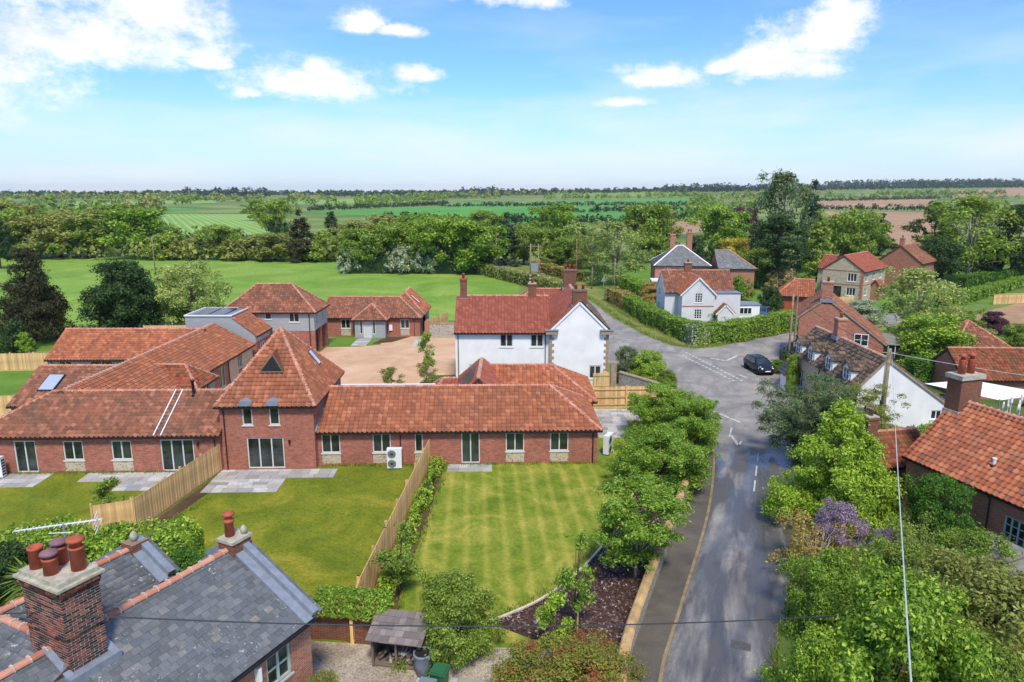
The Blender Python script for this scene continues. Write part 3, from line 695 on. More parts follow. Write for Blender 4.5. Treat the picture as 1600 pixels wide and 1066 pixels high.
# gardens of the barn conversions
E1 = Vector((-18.55, 42.35, 0)); E2 = Vector((-19.75, 34.1, 0)); F1 = Vector((-5.35, 43.9, 0)); F2 = Vector((-6.35, 26.6, 0))
WL = smooth_path([(3.4, 19.5, 0), (4.15, 23.0, 0), (5.7, 27.3, 0), (9.0, 35.6, 0), (11.4, 42, 0), (12.6, 47, 0), (13.3, 51.5, 0), (12.6, 56, 0), (9.6, 60.6, 0)], 6)   # boundary wall along the pavement
KL = smooth_path([(4.6, 18.0, 0), (5.4, 22.5, 0), (7.25, 27.2, 0), (10.65, 35.6, 0), (13.1, 43, 0), (14.3, 48, 0), (15.0, 52, 0), (14.6, 57.5, 0), (12.3, 63.5, 0), (10.2, 70, 0)], 6)   # kerb
sheet('lawn', [F2, F1, (6.2, 44.2, 0), (6.2, 57, 0), (12.3, 56, 0)] + [p for p in reversed(WL[:-6])], .004, 'lawn_dry_mat')
sheet('lawn', [(-22, 24, 0), (-6.4, 24.6, 0), F2, F1, (-5.4, 44, 0), E1, E2], .004, 'lawn_mat')
sheet('lawn', [(-44, 24, 0), (-22, 24, 0), E2, E1, (-18.6, 43, 0), (-44, 43, 0)], .0045, 'lawn_mat')
sheet('soil_strip', [(E1.x + .15, E1.y), (E1.x + 1.1, E1.y), (E2.x + 1.0, E2.y + .4), (E2.x + .1, E2.y - .2)], .009, 'soil_mat')
sheet('soil_strip', [(F1.x + .05, F1.y - .2), (F1.x + 1.0, F1.y - .5), (F2.x + 1.35, F2.y - .5), (F2.x + .05, F2.y - .5)], .009, 'soil_mat')
# bark bed with its stone edging
EDG = smooth_path([G(760, 972), G(785, 965), G(850, 935), G(905, 893), G(945, 850), G(972, 815), G(990, 770)], 5)
sheet('bark_bed', [(p.x, p.y) for p in EDG] + [(p.x - .1, p.y) for p in reversed([q for q in WL if 22.6 < q.y < 38.5])], .010, 'bark_mat')
def bark_chips():
    n = 5200; poly = [(p.x, p.y) for p in EDG] + [(p.x - .3, p.y) for p in reversed([q for q in WL if 23.2 < q.y < 37])]
    P = []
    xs = [p[0] for p in poly]; ys = [p[1] for p in poly]
    while len(P) < n:
        x, y = rng.uniform(min(xs), max(xs)), rng.uniform(min(ys), max(ys)); ins = False
        for i in range(len(poly)):
            (a, b), (c, d) = poly[i], poly[i - 1]
            if (b > y) != (d > y) and x < (c - a) * (y - b) / (d - b) + a: ins = not ins
        if ins: P.append((x, y, .025))
    P = np.array(P); t = rng.uniform(0, 2 * np.pi, n); s = rng.uniform(.03, .085, n); tl = rng.uniform(-.5, .5, (n, 2))
    a = np.stack([np.cos(t), np.sin(t), tl[:, 0]], 1) * s[:, None]; b = np.stack([-np.sin(t), np.cos(t), tl[:, 1]], 1) * (s * .45)[:, None]
    V = np.stack([P - a - b, P + a - b, P + a + b, P - a + b], 1).reshape(-1, 3); V[:, 2] = np.maximum(V[:, 2], .012)
    m_tiles('chip', [(0, lin(52, 38, 34)), (.6, lin(92, 70, 62)), (.9, lin(140, 118, 108)), (1, lin(206, 190, 178))], lin(70, 52, 46), .3)
    o = bpy.data.objects.new('bark_chips', np_mesh('bark_chips', V, np.arange(4 * n).reshape(-1, 4), 'chip')); link(o)
    tag(o, 'loose dark brown bark chips mulching the curved bed', 'mulch', kind='stuff')
bark_chips()
def ribbon(name, path, w, z0, z1, mat, cuts=None, child='stone', kind='structure'):
    """a kerb or edging of separate stones along a path"""
    root = bpy.data.objects.new(name, None); link(root); root['kind'] = kind
    path = [Vector(p) for p in path]; acc = 0; i = 0
    for a, b in zip(path, path[1:]):
        d = b - a; L = d.length; n = max(1, int(round(L / (cuts or .9))))
        for k in range(n):
            p, q = a + d * (k / n), a + d * ((k + 1) / n - .012 / max(L, .1)); s = Vector((-d.y, d.x, 0)).normalized() * w / 2
            MB().prism([((p + s).x, (p + s).y), ((p - s).x, (p - s).y), ((q - s).x, (q - s).y), ((q + s).x, (q + s).y)], z0, z1).build(child, mat, root)
    return root
ribbon('edging', EDG, .1, 0, .09, 'edging', .7)
# courtyard and yards
sheet('courtyard', [(-27, 59), (-5.2, 57), (-5.2, 84), (-11.5, 85), (-15.3, 85), (-15.4, 80.2), (-17.5, 79.2), (-21.3, 78.9), (-21.4, 74), (-26.5, 74)], .006, 'gravel_mat')
sheet('front_lawn', [(-21.3, 79.3), (-17.6, 79.5), (-19.2, 84.9), (-21.6, 84.9)], .012, 'lawn_fresh_mat')
sheet('planting_bed', [(-16.4, 80.6), (-15.4, 84.9), (-12.4, 84.9), (-14.2, 81.6)], .010, 'soil_mat')
sheet('planting_bed', [(-8.6, 61.6), (-8.0, 66.2), (-5.3, 66.4), (-5.3, 61.6)], .012, 'garden_mat')
ribbon('edging', [(-9.0, 61.4, 0), (-5.4, 61.4, 0)], .3, .0, .10, 'slab', .8)
ribbon('edging', [(-9.0, 61.4, 0), (-8.2, 66.4, 0), (-6.6, 66.6, 0)], .14, .0, .10, 'edging', .8)
sheet('yard', [(-9.5, 15), (3.4, 15), (4.1, 23), (2.6, 24.4), (-5.0, 24.6), (-9.5, 25.1)], .006, 'yard_mat')
# roads
RR = smooth_path([(8.3, 16, 0), (9.5, 22.5, 0), (12.4, 28.3, 0), (14.6, 33.4, 0), (17.4, 40, 0), (19.6, 46, 0), (21.6, 52, 0), (24.3, 58, 0), (25.6, 64, 0)], 5)
SR_near = [(27.2, 69), (29.5, 74.5), (33.5, 80), (42, 88), (60, 98)]
SR_far = [(58, 102.5), (40, 93.5), (33.2, 87), (28.5, 82.8), (24, 79.3), (20.8, 78.0)]
UP_R = [(18.3, 80), (16.4, 86), (14.3, 98), (13.0, 112), (10.6, 128), (6, 146), (-1, 166), (-12, 196)]
UP_L = [(-17, 194), (-6, 164), (1.5, 144), (6.2, 127), (8.6, 111), (9.4, 97), (9.7, 86), (9.8, 76), (10.2, 70)]
sheet('road', [(p.x, p.y) for p in RR] + SR_near + SR_far + UP_R + UP_L + [(p.x, p.y) for p in reversed(KL[:-1])], .008, 'asphalt')
sheet('wet_road', [(p.x, p.y) for p in RR if p.y < 50] + [(p.x, p.y) for p in reversed([q for q in KL if q.y < 53])], .012, 'asphalt_wet')
sheet('pavement', [(p.x, p.y) for p in WL[:-3]] + [(p.x - .05, p.y) for p in reversed([q for q in KL if q.y < 58])], .09, 'pavement_mat')
ribbon('kerb', KL[:-6], .14, 0, .115, 'kerb_stone', .9, 'kerb_stone')
sheet('verge', [(20.9, 78.3), (18.7, 80.1), (16.8, 86), (14.7, 98), (13.4, 112), (11.2, 128), (6.6, 146), (0, 166), (6, 166), (12.4, 146), (16, 128), (17.5, 112), (18.6, 98), (20.4, 88), (23.5, 82.5), (28, 84.2), (32.6, 88.0), (33, 87.3), (28.4, 83.1), (24, 79.7)], .014, 'verge_mat')
sheet('verge', [(-5, 164), (2.2, 144), (6.8, 127), (9.0, 111), (9.5, 97), (7.5, 97), (6, 111), (3, 127), (-2, 144), (-9, 162)], .014, 'verge_mat')
sheet('garden_ground', [(26.2, 64), (29.8, 74), (34.5, 80), (60, 97), (75, 80), (75, 10), (10, 10), (10.5, 22.5), (13.3, 28), (15.6, 33), (18.4, 39.6), (20.6, 45.6), (22.6, 51.6), (25.2, 57.6)], .010, 'garden_mat')
sheet('garden_ground', [(23.8, 83), (20.8, 88.2), (19, 98), (18, 112), (16.4, 128), (12.8, 146), (8, 166), (70, 170), (90, 120), (60, 103), (40, 94), (33, 88.2)], .005, 'lawn_fresh_mat')
sheet('driveway', [(24.6, 58.5), (28.5, 60), (29.6, 66), (28.2, 71.5), (26.2, 68)], .016, 'earth_path_mat')
# road markings
def dash_line(a, b, w, n, fill=.6, z=.018, name='road_marking'):
    a, b = Vector(a), Vector(b); d = b - a; s = Vector((-d.y, d.x, 0)).normalized() * w / 2; mb = MB()
    for i in range(n):
        p, q = a + d * (i / n), a + d * ((i + fill) / n); mb.poly([(*(p - s).xy, z), (*(q - s).xy, z), (*(q + s).xy, z), (*(p + s).xy, z)])
    o = mb.build(name, 'paint_white'); o['kind'] = 'structure'
dash_line(G(1072, 551), G(1163, 597), .22, 16, .62); dash_line(G(1066, 556), G(1150, 597), .22, 15, .62)
dash_line(G(1108, 640), G(1158, 661), .24, 3, .9); dash_line(G(1110, 560), G(1135, 564), .3, 1, 1); dash_line(G(1135, 564), G(1152, 556), .3, 1, 1)
dash_line(G(1143, 669), G(1140, 683), .1, 1, 1, .02); dash_line(G(1143, 681), G(1154, 697), .2, 1, 1, .02); dash_line(G(1154, 697), G(1158, 690), .12, 1, 1, .02)
for x_, y_, w_, d_ in ((9.0, 24.6, .75, .5), (7.2, 29.5, .5, .4), (13.4, 44.6, .6, .6)):
    o = MB(TRR(x_, y_, R(-20))).box(-w_ / 2, w_ / 2, -d_ / 2, d_ / 2, .0, .019).build('drain_cover', 'metal_dark'); o['kind'] = 'structure'
dash_line(G(1185, 708), G(1177, 776), .09, 3, .7, .02); dash_line(G(1155, 586), G(1166, 590), .25, 1, 1)

# ------------------------------------------------------------------ paved terraces: slab by slab
def patio(x0, x1, y0, y1, rz=0.0, org=(0, 0)):
    root = bpy.data.objects.new('patio', None); link(root); root['kind'] = 'structure'; root.location = (*org, 0); root.rotation_euler.z = rz
    y = y0
    while y < y1 - .05:
        h = min(random.choice((.45, .6, .6)), y1 - y); h = h if y1 - y - h > .25 else y1 - y; x = x0
        while x < x1 - .05:
            w = random.choice((.6, .75, .9)); w = w if x1 - x - w > .3 else x1 - x
            MB().box(x + .008, x + w - .008, y + .008, y + h - .008, 0, .03 + random.uniform(0, .006)).build('slab', 'slab', root); x += w
        y += h
    return root
RZ = R(1.5)
AO = (-12.6, 43.25); BO = (-18.5, 42.55); CO = (-34.0, 41.85)
patio(-.1, 4.4, -3.6, -.1, RZ, BO); patio(4.4, 7.3, -1.5, -.1, RZ, BO)
patio(8.4, 11.3, -1.35, -.1, RZ, AO)
patio(1.5, 5.0, -2.2, -.1, RZ, CO); patio(7.2, 11.4, -1.5, -.1, RZ, CO); patio(10.0, 14.2, -2.9, -1.5, RZ, CO); patio(11.4, 14.2, -1.5, -.1, RZ, CO)
patio(6.3, 8.9, 48.5, 55.4); patio(8.9, 11.0, 52.4, 55.4)
patio(-18.7, -16.9, 79.6, 83.7); patio(-11.6, -10.4, 79.4, 84.6)
patio(-6.6, -2.2, 18.5, 22.2, R(-8))
patio(-41, -37.4, 53, 57)

# ------------------------------------------------------------------ the barn conversion
W_ = lambda a, b, z0=.85, z1=2.12, c=2, r=1, **o: (a, b, z0, z1, c, r, o)
P_ = lambda a, b, **o: W_(a, b, panel=1, **o)
# long single-storey range with the hipped end
t = thing('barn_range', 'long low red brick barn range with hipped pantile roof beside striped lawn', 'building', (*AO, 0), RZ)
rf = block(t, 18.2, 6.7, 2.45, 4.35, ends=('gable', 'hip'), hr=2.9, holes={'f': [P_(.25, 1.45), P_(3.55, 4.72), P_(6.28, 6.8, c=1), W_(9.3, 10.5, .06, 2.14, name='patio_door', sill=False), P_(12.2, 13.4), P_(15.1, 16.3)], 'r': [W_(2.2, 3.4)]}, pipes=(5.35, 17.9))
MB().box(-2.6, 7.2, 6.75, 9.9, 0, 2.5).build('rear_extension', 'brick_red', t)
MB().box(-2.75, 7.3, 6.65, 10.0, 2.5, 2.62).build('flat_roof', 'lead', t); MB().box(-2.8, 7.35, 9.9, 10.06, 2.56, 2.72).build('roof_edge', 'frame_white', t)
# verge gutter where the range meets the tower
MB().bar((-.02, -.35, 2.4), (-.02, 3.3, 4.55), .16, .12).build('valley_flashing', 'lead', rf)
for x in (.6, 4.1, 15.7): pass
# tower with pyramid roof
t = thing('barn_tower', 'two storey red brick barn tower with steep pyramid pantile roof', 'building', (*BO, 0), RZ)
rf = block(t, 5.9, 8.2, 4.5, 8.45, ends=('hip', 'hip'), hl=2.95, hr=2.95, tiles='pantile_orange', holes={'f': [W_(1.58, 3.9, .06, 2.12, 3, name='patio_door', sill=False), W_(1.42, 2.05, 2.98, 4.22, 1), W_(3.12, 3.75, 2.98, 4.22, 1)], 'r': []}, pipes=(.28,))
for x in (1.73, 3.43):
    mb = MB(); k = 8
    for i in range(k):
        a0, a1 = math.pi * i / k, math.pi * (i + 1) / k
        mb.poly([(x + .42 * math.cos(a0), -.42, 4.36 + .34 * math.sin(a0)), (x + .42 * math.cos(a0), .9, 4.5 + .34 * math.sin(a0)), (x + .42 * math.cos(a1), .9, 4.5 + .34 * math.sin(a1)), (x + .42 * math.cos(a1), -.42, 4.36 + .34 * math.sin(a1))])
    mb.poly([(x + .42 * math.cos(math.pi * i / k), -.42, 4.36 + .34 * math.sin(math.pi * i / k)) for i in range(k + 1)])
    mb.build('lead_hood', 'lead', t)
sl = 3.95 / 4.1
def on_front(x, y, d=0): return Vector((x, y - d * .69, 4.5 + y * sl + d * .72))
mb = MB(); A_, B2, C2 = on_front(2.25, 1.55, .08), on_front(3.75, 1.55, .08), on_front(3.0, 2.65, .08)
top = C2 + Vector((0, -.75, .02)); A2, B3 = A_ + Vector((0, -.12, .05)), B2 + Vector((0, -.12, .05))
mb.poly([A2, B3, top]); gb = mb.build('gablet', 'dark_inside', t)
mb = MB(); mb.bar(A2, B3, .07, .06); mb.bar(A2, top, .05, .05); mb.bar(B3, top, .05, .05); mb.build('gablet_frame', 'old_wood', gb)
mb = MB(); mb.poly([A2 + Vector((-.1, 0, 0)), top, C2 + Vector((0, .3, .25))]); mb.poly([B3 + Vector((.1, 0, 0)), C2 + Vector((0, .3, .25)), top]); mb.build('gablet_cheeks', 'pantile_moss', gb)
def skylight(t, M, w, h, glass='sky_glass', name='skylight'):
    f = MB(M); f.box(-w / 2 - .07, w / 2 + .07, -h / 2 - .07, h / 2 + .07, .0, .10); o = f.build(name, 'black_plastic', t)
    MB(M).box(-w / 2, w / 2, -h / 2, h / 2, .10, .115).build('pane', glass, o)
def slope_frame(p, u, up):
    u, up = Vector(u).normalized(), Vector(up).normalized(); n = u.cross(up)
    return Matrix(((u.x, up.x, n.x, p[0]), (u.y, up.y, n.y, p[1]), (u.z, up.z, n.z, p[2]), (0, 0, 0, 1)))
skylight(t, slope_frame((4.75, 5.3, 6.1), (0, 1, 0), (-2.95, 0, 3.95)), .5, 1.1)
lp = MB(); lp.lathe([(.06, 0), (.06, .22), (.09, .24), (.02, .26)], 8, (4.3, -.1, 1.75)); lp.build('wall_lamp', 'black_plastic', t)
# left front range
t = thing('barn_range', 'low red brick barn range with ladder strip and flue on its roof', 'building', (*CO, 0), RZ)
rf = block(t, 15.5, 6.9, 2.58, 4.38, ends=('hip', 'gable'), hl=3.45, tiles='pantile_old', holes={'f': [W_(2.66, 4.0, .06, 2.16, name='patio_door', sill=False), P_(5.7, 6.93), P_(8.7, 9.95), W_(11.76, 13.84, .06, 2.16, 3, name='patio_door', sill=False)]}, pipes=(15.2,))
s2 = 1.8 / 3.45
def onC(x, y, d): return Vector((x, y - d * .46, 2.58 + y * s2 + d * .89))
mb = MB()
for x in (11.55, 12.0): mb.bar(onC(x, -.25, .12), onC(x, 3.45, .12), .06, .06)
ld = mb.build('roof_ladder', 'frame_white', rf)
for i in range(13): MB().bar(onC(11.55, -.1 + i * .28, .12), onC(12.0, -.1 + i * .28, .12), .05, .04).build('rung', 'old_wood', ld)
fl = MB(); fl.lathe([(.2, 0), (.12, .12), (.09, .2), (.09, .95), (.13, .97), (.13, 1.1), (.05, 1.14)], 12, onC(12.85, 3.0, 0)); fl.build('flue', 'black_plastic', rf, True)
MB().box(11, 15.6, 6.9, 9.2, 0, 2.55).build('rear_extension', 'board_grey', t); MB().box(10.9, 15.6, 6.8, 9.3, 2.55, 2.68).build('flat_roof', 'lead', t); MB().box(10.85, 15.6, 9.2, 9.36, 2.62, 2.8).build('roof_edge', 'frame_white', t)
MB().lathe([(.06, 0), (.06, .22), (.09, .24), (.02, .26)], 8, (14.15, -.1, 1.75)).build('wall_lamp', 'black_plastic', t)
# long wing running back
t = thing('barn_wing', 'long barn wing running back with flint panels and small hipped porch', 'building', (-26.3, 45.3, 0), R(90))
block(t, 24.3, 7.5, 2.45, 4.45, tiles='pantile_orange', holes={'f': [W_(13.2, 13.9, .8, 2.1, 1), W_(15.9, 17.3, .05, 2.12, name='patio_door', sill=False), W_(20.4, 21.3, .85, 2.1)]}, pipes=(18.0,), tslopes='fb')
MB().box(18.3, 24.25, -.02, .02, .05, 2.4).build('flint_panel', 'flint', t) if False else None
mb = MB(); mb.box(18.2, 20.35, -.012, .01, .05, 2.38); mb.box(21.35, 24.2, -.012, .01, .05, 2.38); mb.build('flint_panel', 'flint', t)
Mp = Matrix.Translation((8.3, -1.35, 0)) @ Matrix.Rotation(R(-90), 4, 'Z') @ Matrix.Translation((-3.6, 0, 0))
block(t, 3.6, 3.5, 2.4, 3.75, M=Mp, ends=('gable', 'hip'), hr=1.5, wall='board_grey', tiles='pantile_moss', holes={'r': [W_(1.0, 2.4, .9, 2.1)]}, sides='fbr')
# wing to the rear left
t = thing('barn_wing', 'pale boarded barn wing with bright orange pantile roof by paddock fence', 'building', (-42.9, 63.2, 0), 0)
block(t, 13.2, 6.8, 2.45, 4.5, wall='board_grey', tiles='pantile_bright', holes={'f': [W_(1.0, 2.2, .9, 2.15), W_(3.9, 6.0, .06, 2.15, 2, name='patio_door', sill=False)]}, pipes=(.4,))
t = thing('barn_wing', 'small barn wing with weathered pantiles and a large roof window', 'building', (-36.5, 49.1, 0), 0)
rf = block(t, 6.5, 7.8, 2.35, 4.25, wall='board_grey', tiles='pantile_old', pipes=(.3,))
skylight(rf, slope_frame((1.9, 2.0, 3.4), (1, 0, 0), (0, 3.9, 1.9)), 1.1, 1.7)
# grey boarded link with flat roof and solar panels
t = thing('link_building', 'grey boarded link block with flat roof and dark solar panels', 'building', (-33.2, 70.4, 0), 0)
mb = MB(); mb.box(0, 4.7, 0, 5, 0, 5.0); mb.prism([(4.7, 0), (7.0, 0), (7.0, 5), (4.7, 5)], 0, 3.1)
mb.poly([(4.7, 0, 3.1), (7.0, 0, 3.1), (4.7, 0, 4.95)]); mb.poly([(4.7, 5, 3.1), (4.7, 5, 4.95), (7.0, 5, 3.1)]); mb.build('wall', 'board_grey', t)
MB().box(5.2, 7.015, -.015, 5.0, 0, 2.35).build('brick_plinth', 'brick_red', t)
window(t, (7.02, 1.2, 0), (0, 1, 0), (1, 0, 0), (0, 1.1, .6, 2.1), 2, 1, sill=False, dep=0)
rf = MB().box(-.05, 4.75, -.05, 5.05, 5.0, 5.12).build('flat_roof', 'lead', t)
mb = MB(); mb.box(-.08, 4.78, -.08, .06, 5.1, 5.22); mb.box(-.08, .06, .06, 5.05, 5.1, 5.22); mb.box(4.64, 4.78, .06, 5.05, 5.1, 5.22); mb.build('roof_edge', 'frame_white', rf)
for i in range(2): 
    o = MB(Matrix.Translation((1.3 + i * 1.7, 2.4, 5.16)) @ Matrix.Rotation(R(1.5), 4, 'X')).box(-.75, .75, -1.9, 1.9, 0, .06).build('solar_panel', 'solar', rf); MB(Matrix.Translation((1.3 + i * 1.7, 2.4, 5.16)) @ Matrix.Rotation(R(1.5), 4, 'X')).box(-.78, .78, 1.9, 1.98, -.02, .09).build('panel_frame', 'frame_white', o)
tile_slope([(7.15, -.1, 2.98), (7.15, 5.1, 2.98), (4.75, 5.1, 4.92), (4.75, -.1, 4.92)], 'pan', .3, .31, 'pantile_orange', rf); MB().bar((7.2, -.1, 2.95), (7.2, 5.1, 2.95), .1, .1).build('gutter', 'black_plastic', rf)
# two-storey cart lodge
t = thing('cart_lodge', 'two storey grey boarded cart lodge with hipped roof and open brick bays', 'building', (-31.2, 74.9, 0), 0)
mb = MB(); mb.box(0, 6.5, 0, 5.4, 0, 2.7); mb.box(6.5, 9.8, 5.0, 5.4, 0, 2.7); mb.box(6.5, 9.8, 0, .35, 0, 2.7); mb.box(9.4, 9.8, 2.5, 2.9, 0, 2.7); mb.build('brick_base', 'brick_red', t)
MB().box(6.5, 9.75, .36, 4.99, 2.6, 2.69).build('ceiling', 'deck', t)
Mz = Matrix.Translation((0, 0, 2.7))
block(t, 9.8, 5.4, 2.25, 4.75, M=Mz, ends=('hip', 'hip'), hl=3.0, hr=3.0, wall='board_grey', tiles='pantile_old', tw=.28, holes={'f': [(4.5, 5.2, 1.25, 1.95, 1, 1, {}), (7.1, 8.2, .95, 1.95, 2, 1, {})], 'r': [(1.0, 1.5, .55, 1.85, 1, 1, {}), (3.4, 3.9, .55, 1.85, 1, 1, {})]})
for yy in (1.25, 3.65):
    mb = MB(); mb.poly([(9.805, yy + .25 * math.cos(a * math.pi / 8), 4.55 + .25 * math.sin(a * math.pi / 8)) for a in range(9)]); mb.build('arch_pane', 'glass', t)
mb = MB(); mb.tube([(9.3, -.2, 4.8), (9.3, -.08, 4.5), (9.3, -.08, .1)], .05, 6); mb.build('downpipe', 'black_plastic', t)
# rear range with porch
t = thing('barn_cottage', 'brick barn cottage with boarded hipped porch and white front door', 'building', (-23.2, 85.0, 0), 0)
block(t, 11.9, 7.4, 2.45, 4.35, ends=('gable', 'hip'), hr=3.0, tiles='pantile_old', holes={'f': [P_(2.2, 3.35, z0=1.0), P_(9.5, 10.6, z0=1.0)], 'r': [W_(5.5, 6.6, 1.0)]}, pipes=(11.2,))
Mw = Matrix.Translation((11.9, 3.0, 0)) @ Matrix.Rotation(R(90), 4, 'Z')
block(t, 6.5, 5.0, 2.45, 4.75, M=Mw, ends=('hip', 'gable'), hl=2.2, tiles='pantile_bright', wall='board_grey', sides='fbr')
skylight(t, slope_frame((10.6, 5.6, 3.75), (0, 1, 0), (-2.5, 0, 2.3)), .3, 1.4, 'frame_white')
Mq = Matrix.Translation((4.1, -1.0, 0))
block(t, 3.7, 3.4, 2.45, 3.95, M=Mq, ends=('hip', 'hip'), hl=1.85, hr=1.85, wall='board_grey', tiles='pantile_old', holes={'f': [W_(1.05, 2.05, .05, 2.15, 1, name='front_door', sill=False, glass='door_grey'), W_(.6, .95, .5, 2.1, 1, sill=False), W_(2.15, 2.5, .5, 2.1, 1, sill=False)]}, sides='flr')
MB().box(8.1, 8.5, -.14, 0, .75, 1.45).build('meter_box', 'frame_white', t)
# range behind, between the barn and the white house
t = thing('barn_wing', 'hipped red pantile barn wing between long range and white house', 'building', (-2.4, 50.0, 0), 0)
block(t, 8.4, 6.5, 2.45, 4.25, ends=('gable', 'hip'), hr=2.9, tiles='pantile_bright')
t = thing('barn_wing', 'cross wing with solar panel slope and pointed pantile roof', 'building', (-.1, 47.4, 0), R(90))
rf = block(t, 7.6, 4.5, 2.5, 4.75, ends=('gable', 'hip'), hr=1.6, tiles='pantile_new')
for i in range(3): MB(slope_frame((1.6 + i * 1.55, 3.2, 3.85), (-1, 0, 0), (0, -2.25, 2.25))).box(-.74, .74, -.85, .85, .05, .11).build('solar_panel', 'solar', rf)
t = thing('garden_store', 'low tiled store with swept hip beside gravel courtyard', 'building', (-6.4, 50.3, 0), 0)
block(t, 2.2, 5.0, 2.1, 3.3, ends=('hip', 'gable'), hl=1.1, tiles='pantile_new', verge=.05)

# ------------------------------------------------------------------ white house
t = thing('white_house', 'white rendered house with red pantile roof, tall gable and brown chimneys', 'house', (-5.1, 62.0, 0), 0)
rf = block(t, 8.45, 7.4, 5.25, 7.85, wall='render_white', tiles='pantile_new', win_mat='frame_pale', holes={'f': [(4.0, 5.2, 3.75, 4.95, 2, 1, {'fw': .1}), (6.75, 7.95, 3.75, 4.95, 2, 1, {'fw': .1}), (1.2, 2.5, .9, 2.15, 2, 1, {'fw': .1}), (5.2, 6.4, .9, 2.2, 2, 1, {'fw': .1})]}, pipes=(.25, 8.1))
Mw = Matrix.Translation((13.75, -.4, 0)) @ Matrix.Rotation(R(90), 4, 'Z')
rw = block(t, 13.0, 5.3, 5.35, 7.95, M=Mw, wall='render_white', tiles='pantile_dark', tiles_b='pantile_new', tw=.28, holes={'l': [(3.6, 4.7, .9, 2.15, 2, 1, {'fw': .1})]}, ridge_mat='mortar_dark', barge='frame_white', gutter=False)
for x in (8.45, 13.75):
    sg = 1 if x < 10 else -1
    MB().box(x - .35 if sg > 0 else x - .75, x + .75 if sg > 0 else x + .35, -.78, -.42, 5.05, 5.38).build('kneeler', 'stone_trim', t); MB().box(x - .42 if sg > 0 else x - .8, x + .8 if sg > 0 else x + .42, -.84, -.42, 5.38, 5.46).build('kneeler_cap', 'lead', t)
    for i in range(17):
        z = .1 + i * .29; w = .42 if i % 2 else .24
        MB().box(x - .012 if sg > 0 else x - w, x + w if sg > 0 else x + .012, -.412, -.3, z, z + .28).build('quoin', 'stone_trim', t)
chimney(t, .55, 3.7, .6, .6, 7.2, 9.55, 'brick_garden', 1, cap='pot_clay'); chimney(t, 7.0, 3.7, .75, .6, 7.2, 9.1, 'brick_garden', 1)
chimney(t, 11.1, .15, 1.25, .7, 7.2, 9.0, 'brick_garden', 2, cap='mortar_dark'); chimney(t, 11.1, 11.0, 1.3, .8, 7.2, 9.6, 'brick_garden', 3, cap='mortar_dark')
MB().box(5.2, 7.2, -.1, .02, 4.98, 5.08).build('vent', 'stone_trim', t)
t = thing('outbuilding', 'red pantiled outbuilding roof showing behind white house ridge', 'building', (-.5, 82, 0), 0)
block(t, 8, 6, 4.0, 5.9, ends=('hip', 'gable'), tiles='pantile_new', wall='brick_old')
# ------------------------------------------------------------------ houses across the road
def sash(a, b, z0, z1, c=2, r=2, **o): return (a, b, z0, z1, c, r, dict(mat='frame_white', **o))
t = thing('grey_cottage', 'pale grey rendered cottage with white bargeboards behind clipped hedge', 'house', (20.8, 94.9, 0), 0)
rf = block(t, 9.3, 5.6, 4.3, 6.75, wall='render_grey', tiles='pantile_old', barge='frame_white', holes={'l': [sash(1.2, 2.3, .9, 2.2), sash(1.2, 2.3, 3.1, 4.2)]}, single_ridge=False)
Mw = Matrix.Translation((6.1, -2.3, 0)) @ Matrix.Rotation(R(90), 4, 'Z')
block(t, 5.2, 4.3, 4.3, 6.4, M=Mw, wall='render_grey', tiles='pantile_bright', barge='frame_white', verge=.18, single_ridge=False, sides='flb', holes={'l': [sash(1.7, 2.7, .8, 2.1, 3, 4), sash(1.7, 2.7, 3.0, 4.25, 3, 4)], 'b': [sash(.8, 1.4, 3.0, 4.2), sash(.8, 1.4, .8, 2.1)]})
MB().box(6.1, 9.6, -2.1, 0, 0, 4.2).build('side_extension', 'render_grey', t); MB().box(6.05, 9.7, -2.2, .1, 4.2, 4.32).build('flat_roof', 'lead', t)
MB().box(1.85, 6.05, -2.33, -2.3, 2.45, 2.6).build('brick_band', 'brick_old', t)
Mq = Matrix.Translation((8.4, -3.2, 0)) @ Matrix.Rotation(R(90), 4, 'Z'); block(t, 1.2, 2.0, 1.9, 2.9, M=Mq, wall='render_grey', tiles='pantile_old', barge='frame_white', single_ridge=False, gutter=False)
chimney(t, 3.6, 2.8, 1.0, .7, 6.2, 7.9, 'brick_garden', 1, flash=False)
MB().box(9.6, 13.2, .5, 3.5, 0, 2.2).build('garage', 'render_white', t); MB().box(9.5, 13.4, .4, 3.6, 2.2, 2.32).build('garage_roof', 'lead', t)
window(t, (9.9, .5, 0), (1, 0, 0), (0, -1, 0), (0, 2.2, 1, 1.9), 4, 1, 'frame_white', dep=-.02)
t = thing('brick_villa', 'red brick villa with slate hipped roof and twin chimneys behind trees', 'house', (24.2, 119, 0), R(-6))
block(t, 9, 8, 5.4, 8.3, ends=('hip', 'hip'), hl=4, hr=4, kind='slate', tw=.4, tg=.3, wall='brick_old', tiles='slate', ridge_mat='frame_white', single_ridge=False, holes={'f': [sash(1.6, 2.6, 3.3, 4.8), sash(4.2, 5.2, 3.3, 4.8), sash(1.2, 2.3, .8, 2.4), sash(3.2, 4.3, .8, 2.4)]})
MB().box(-.6, 4.6, -3, 0, 0, 2.9).build('bay_front', 'brick_old', t); MB().box(-.8, 4.8, -3.2, .1, 2.9, 3.1).build('bay_roof', 'frame_white', t)
for x in (.2, 1.9, 3.5): window(t, (x, -3, 0), (1, 0, 0), (0, -1, 0), (0, .8, .8, 2.4), 2, 3, 'frame_white', dep=-.02)
chimney(t, 3.2, 4.2, .9, .8, 7.4, 10.3, 'brick_old', 2, flash=False); chimney(t, 6.2, 5.4, .9, .8, 7.4, 10.6, 'brick_old', 2, flash=False)
t = thing('brick_annexe', 'brick annexe with slate hipped roof beyond dark yew', 'house', (34.6, 118, 0), R(-4))
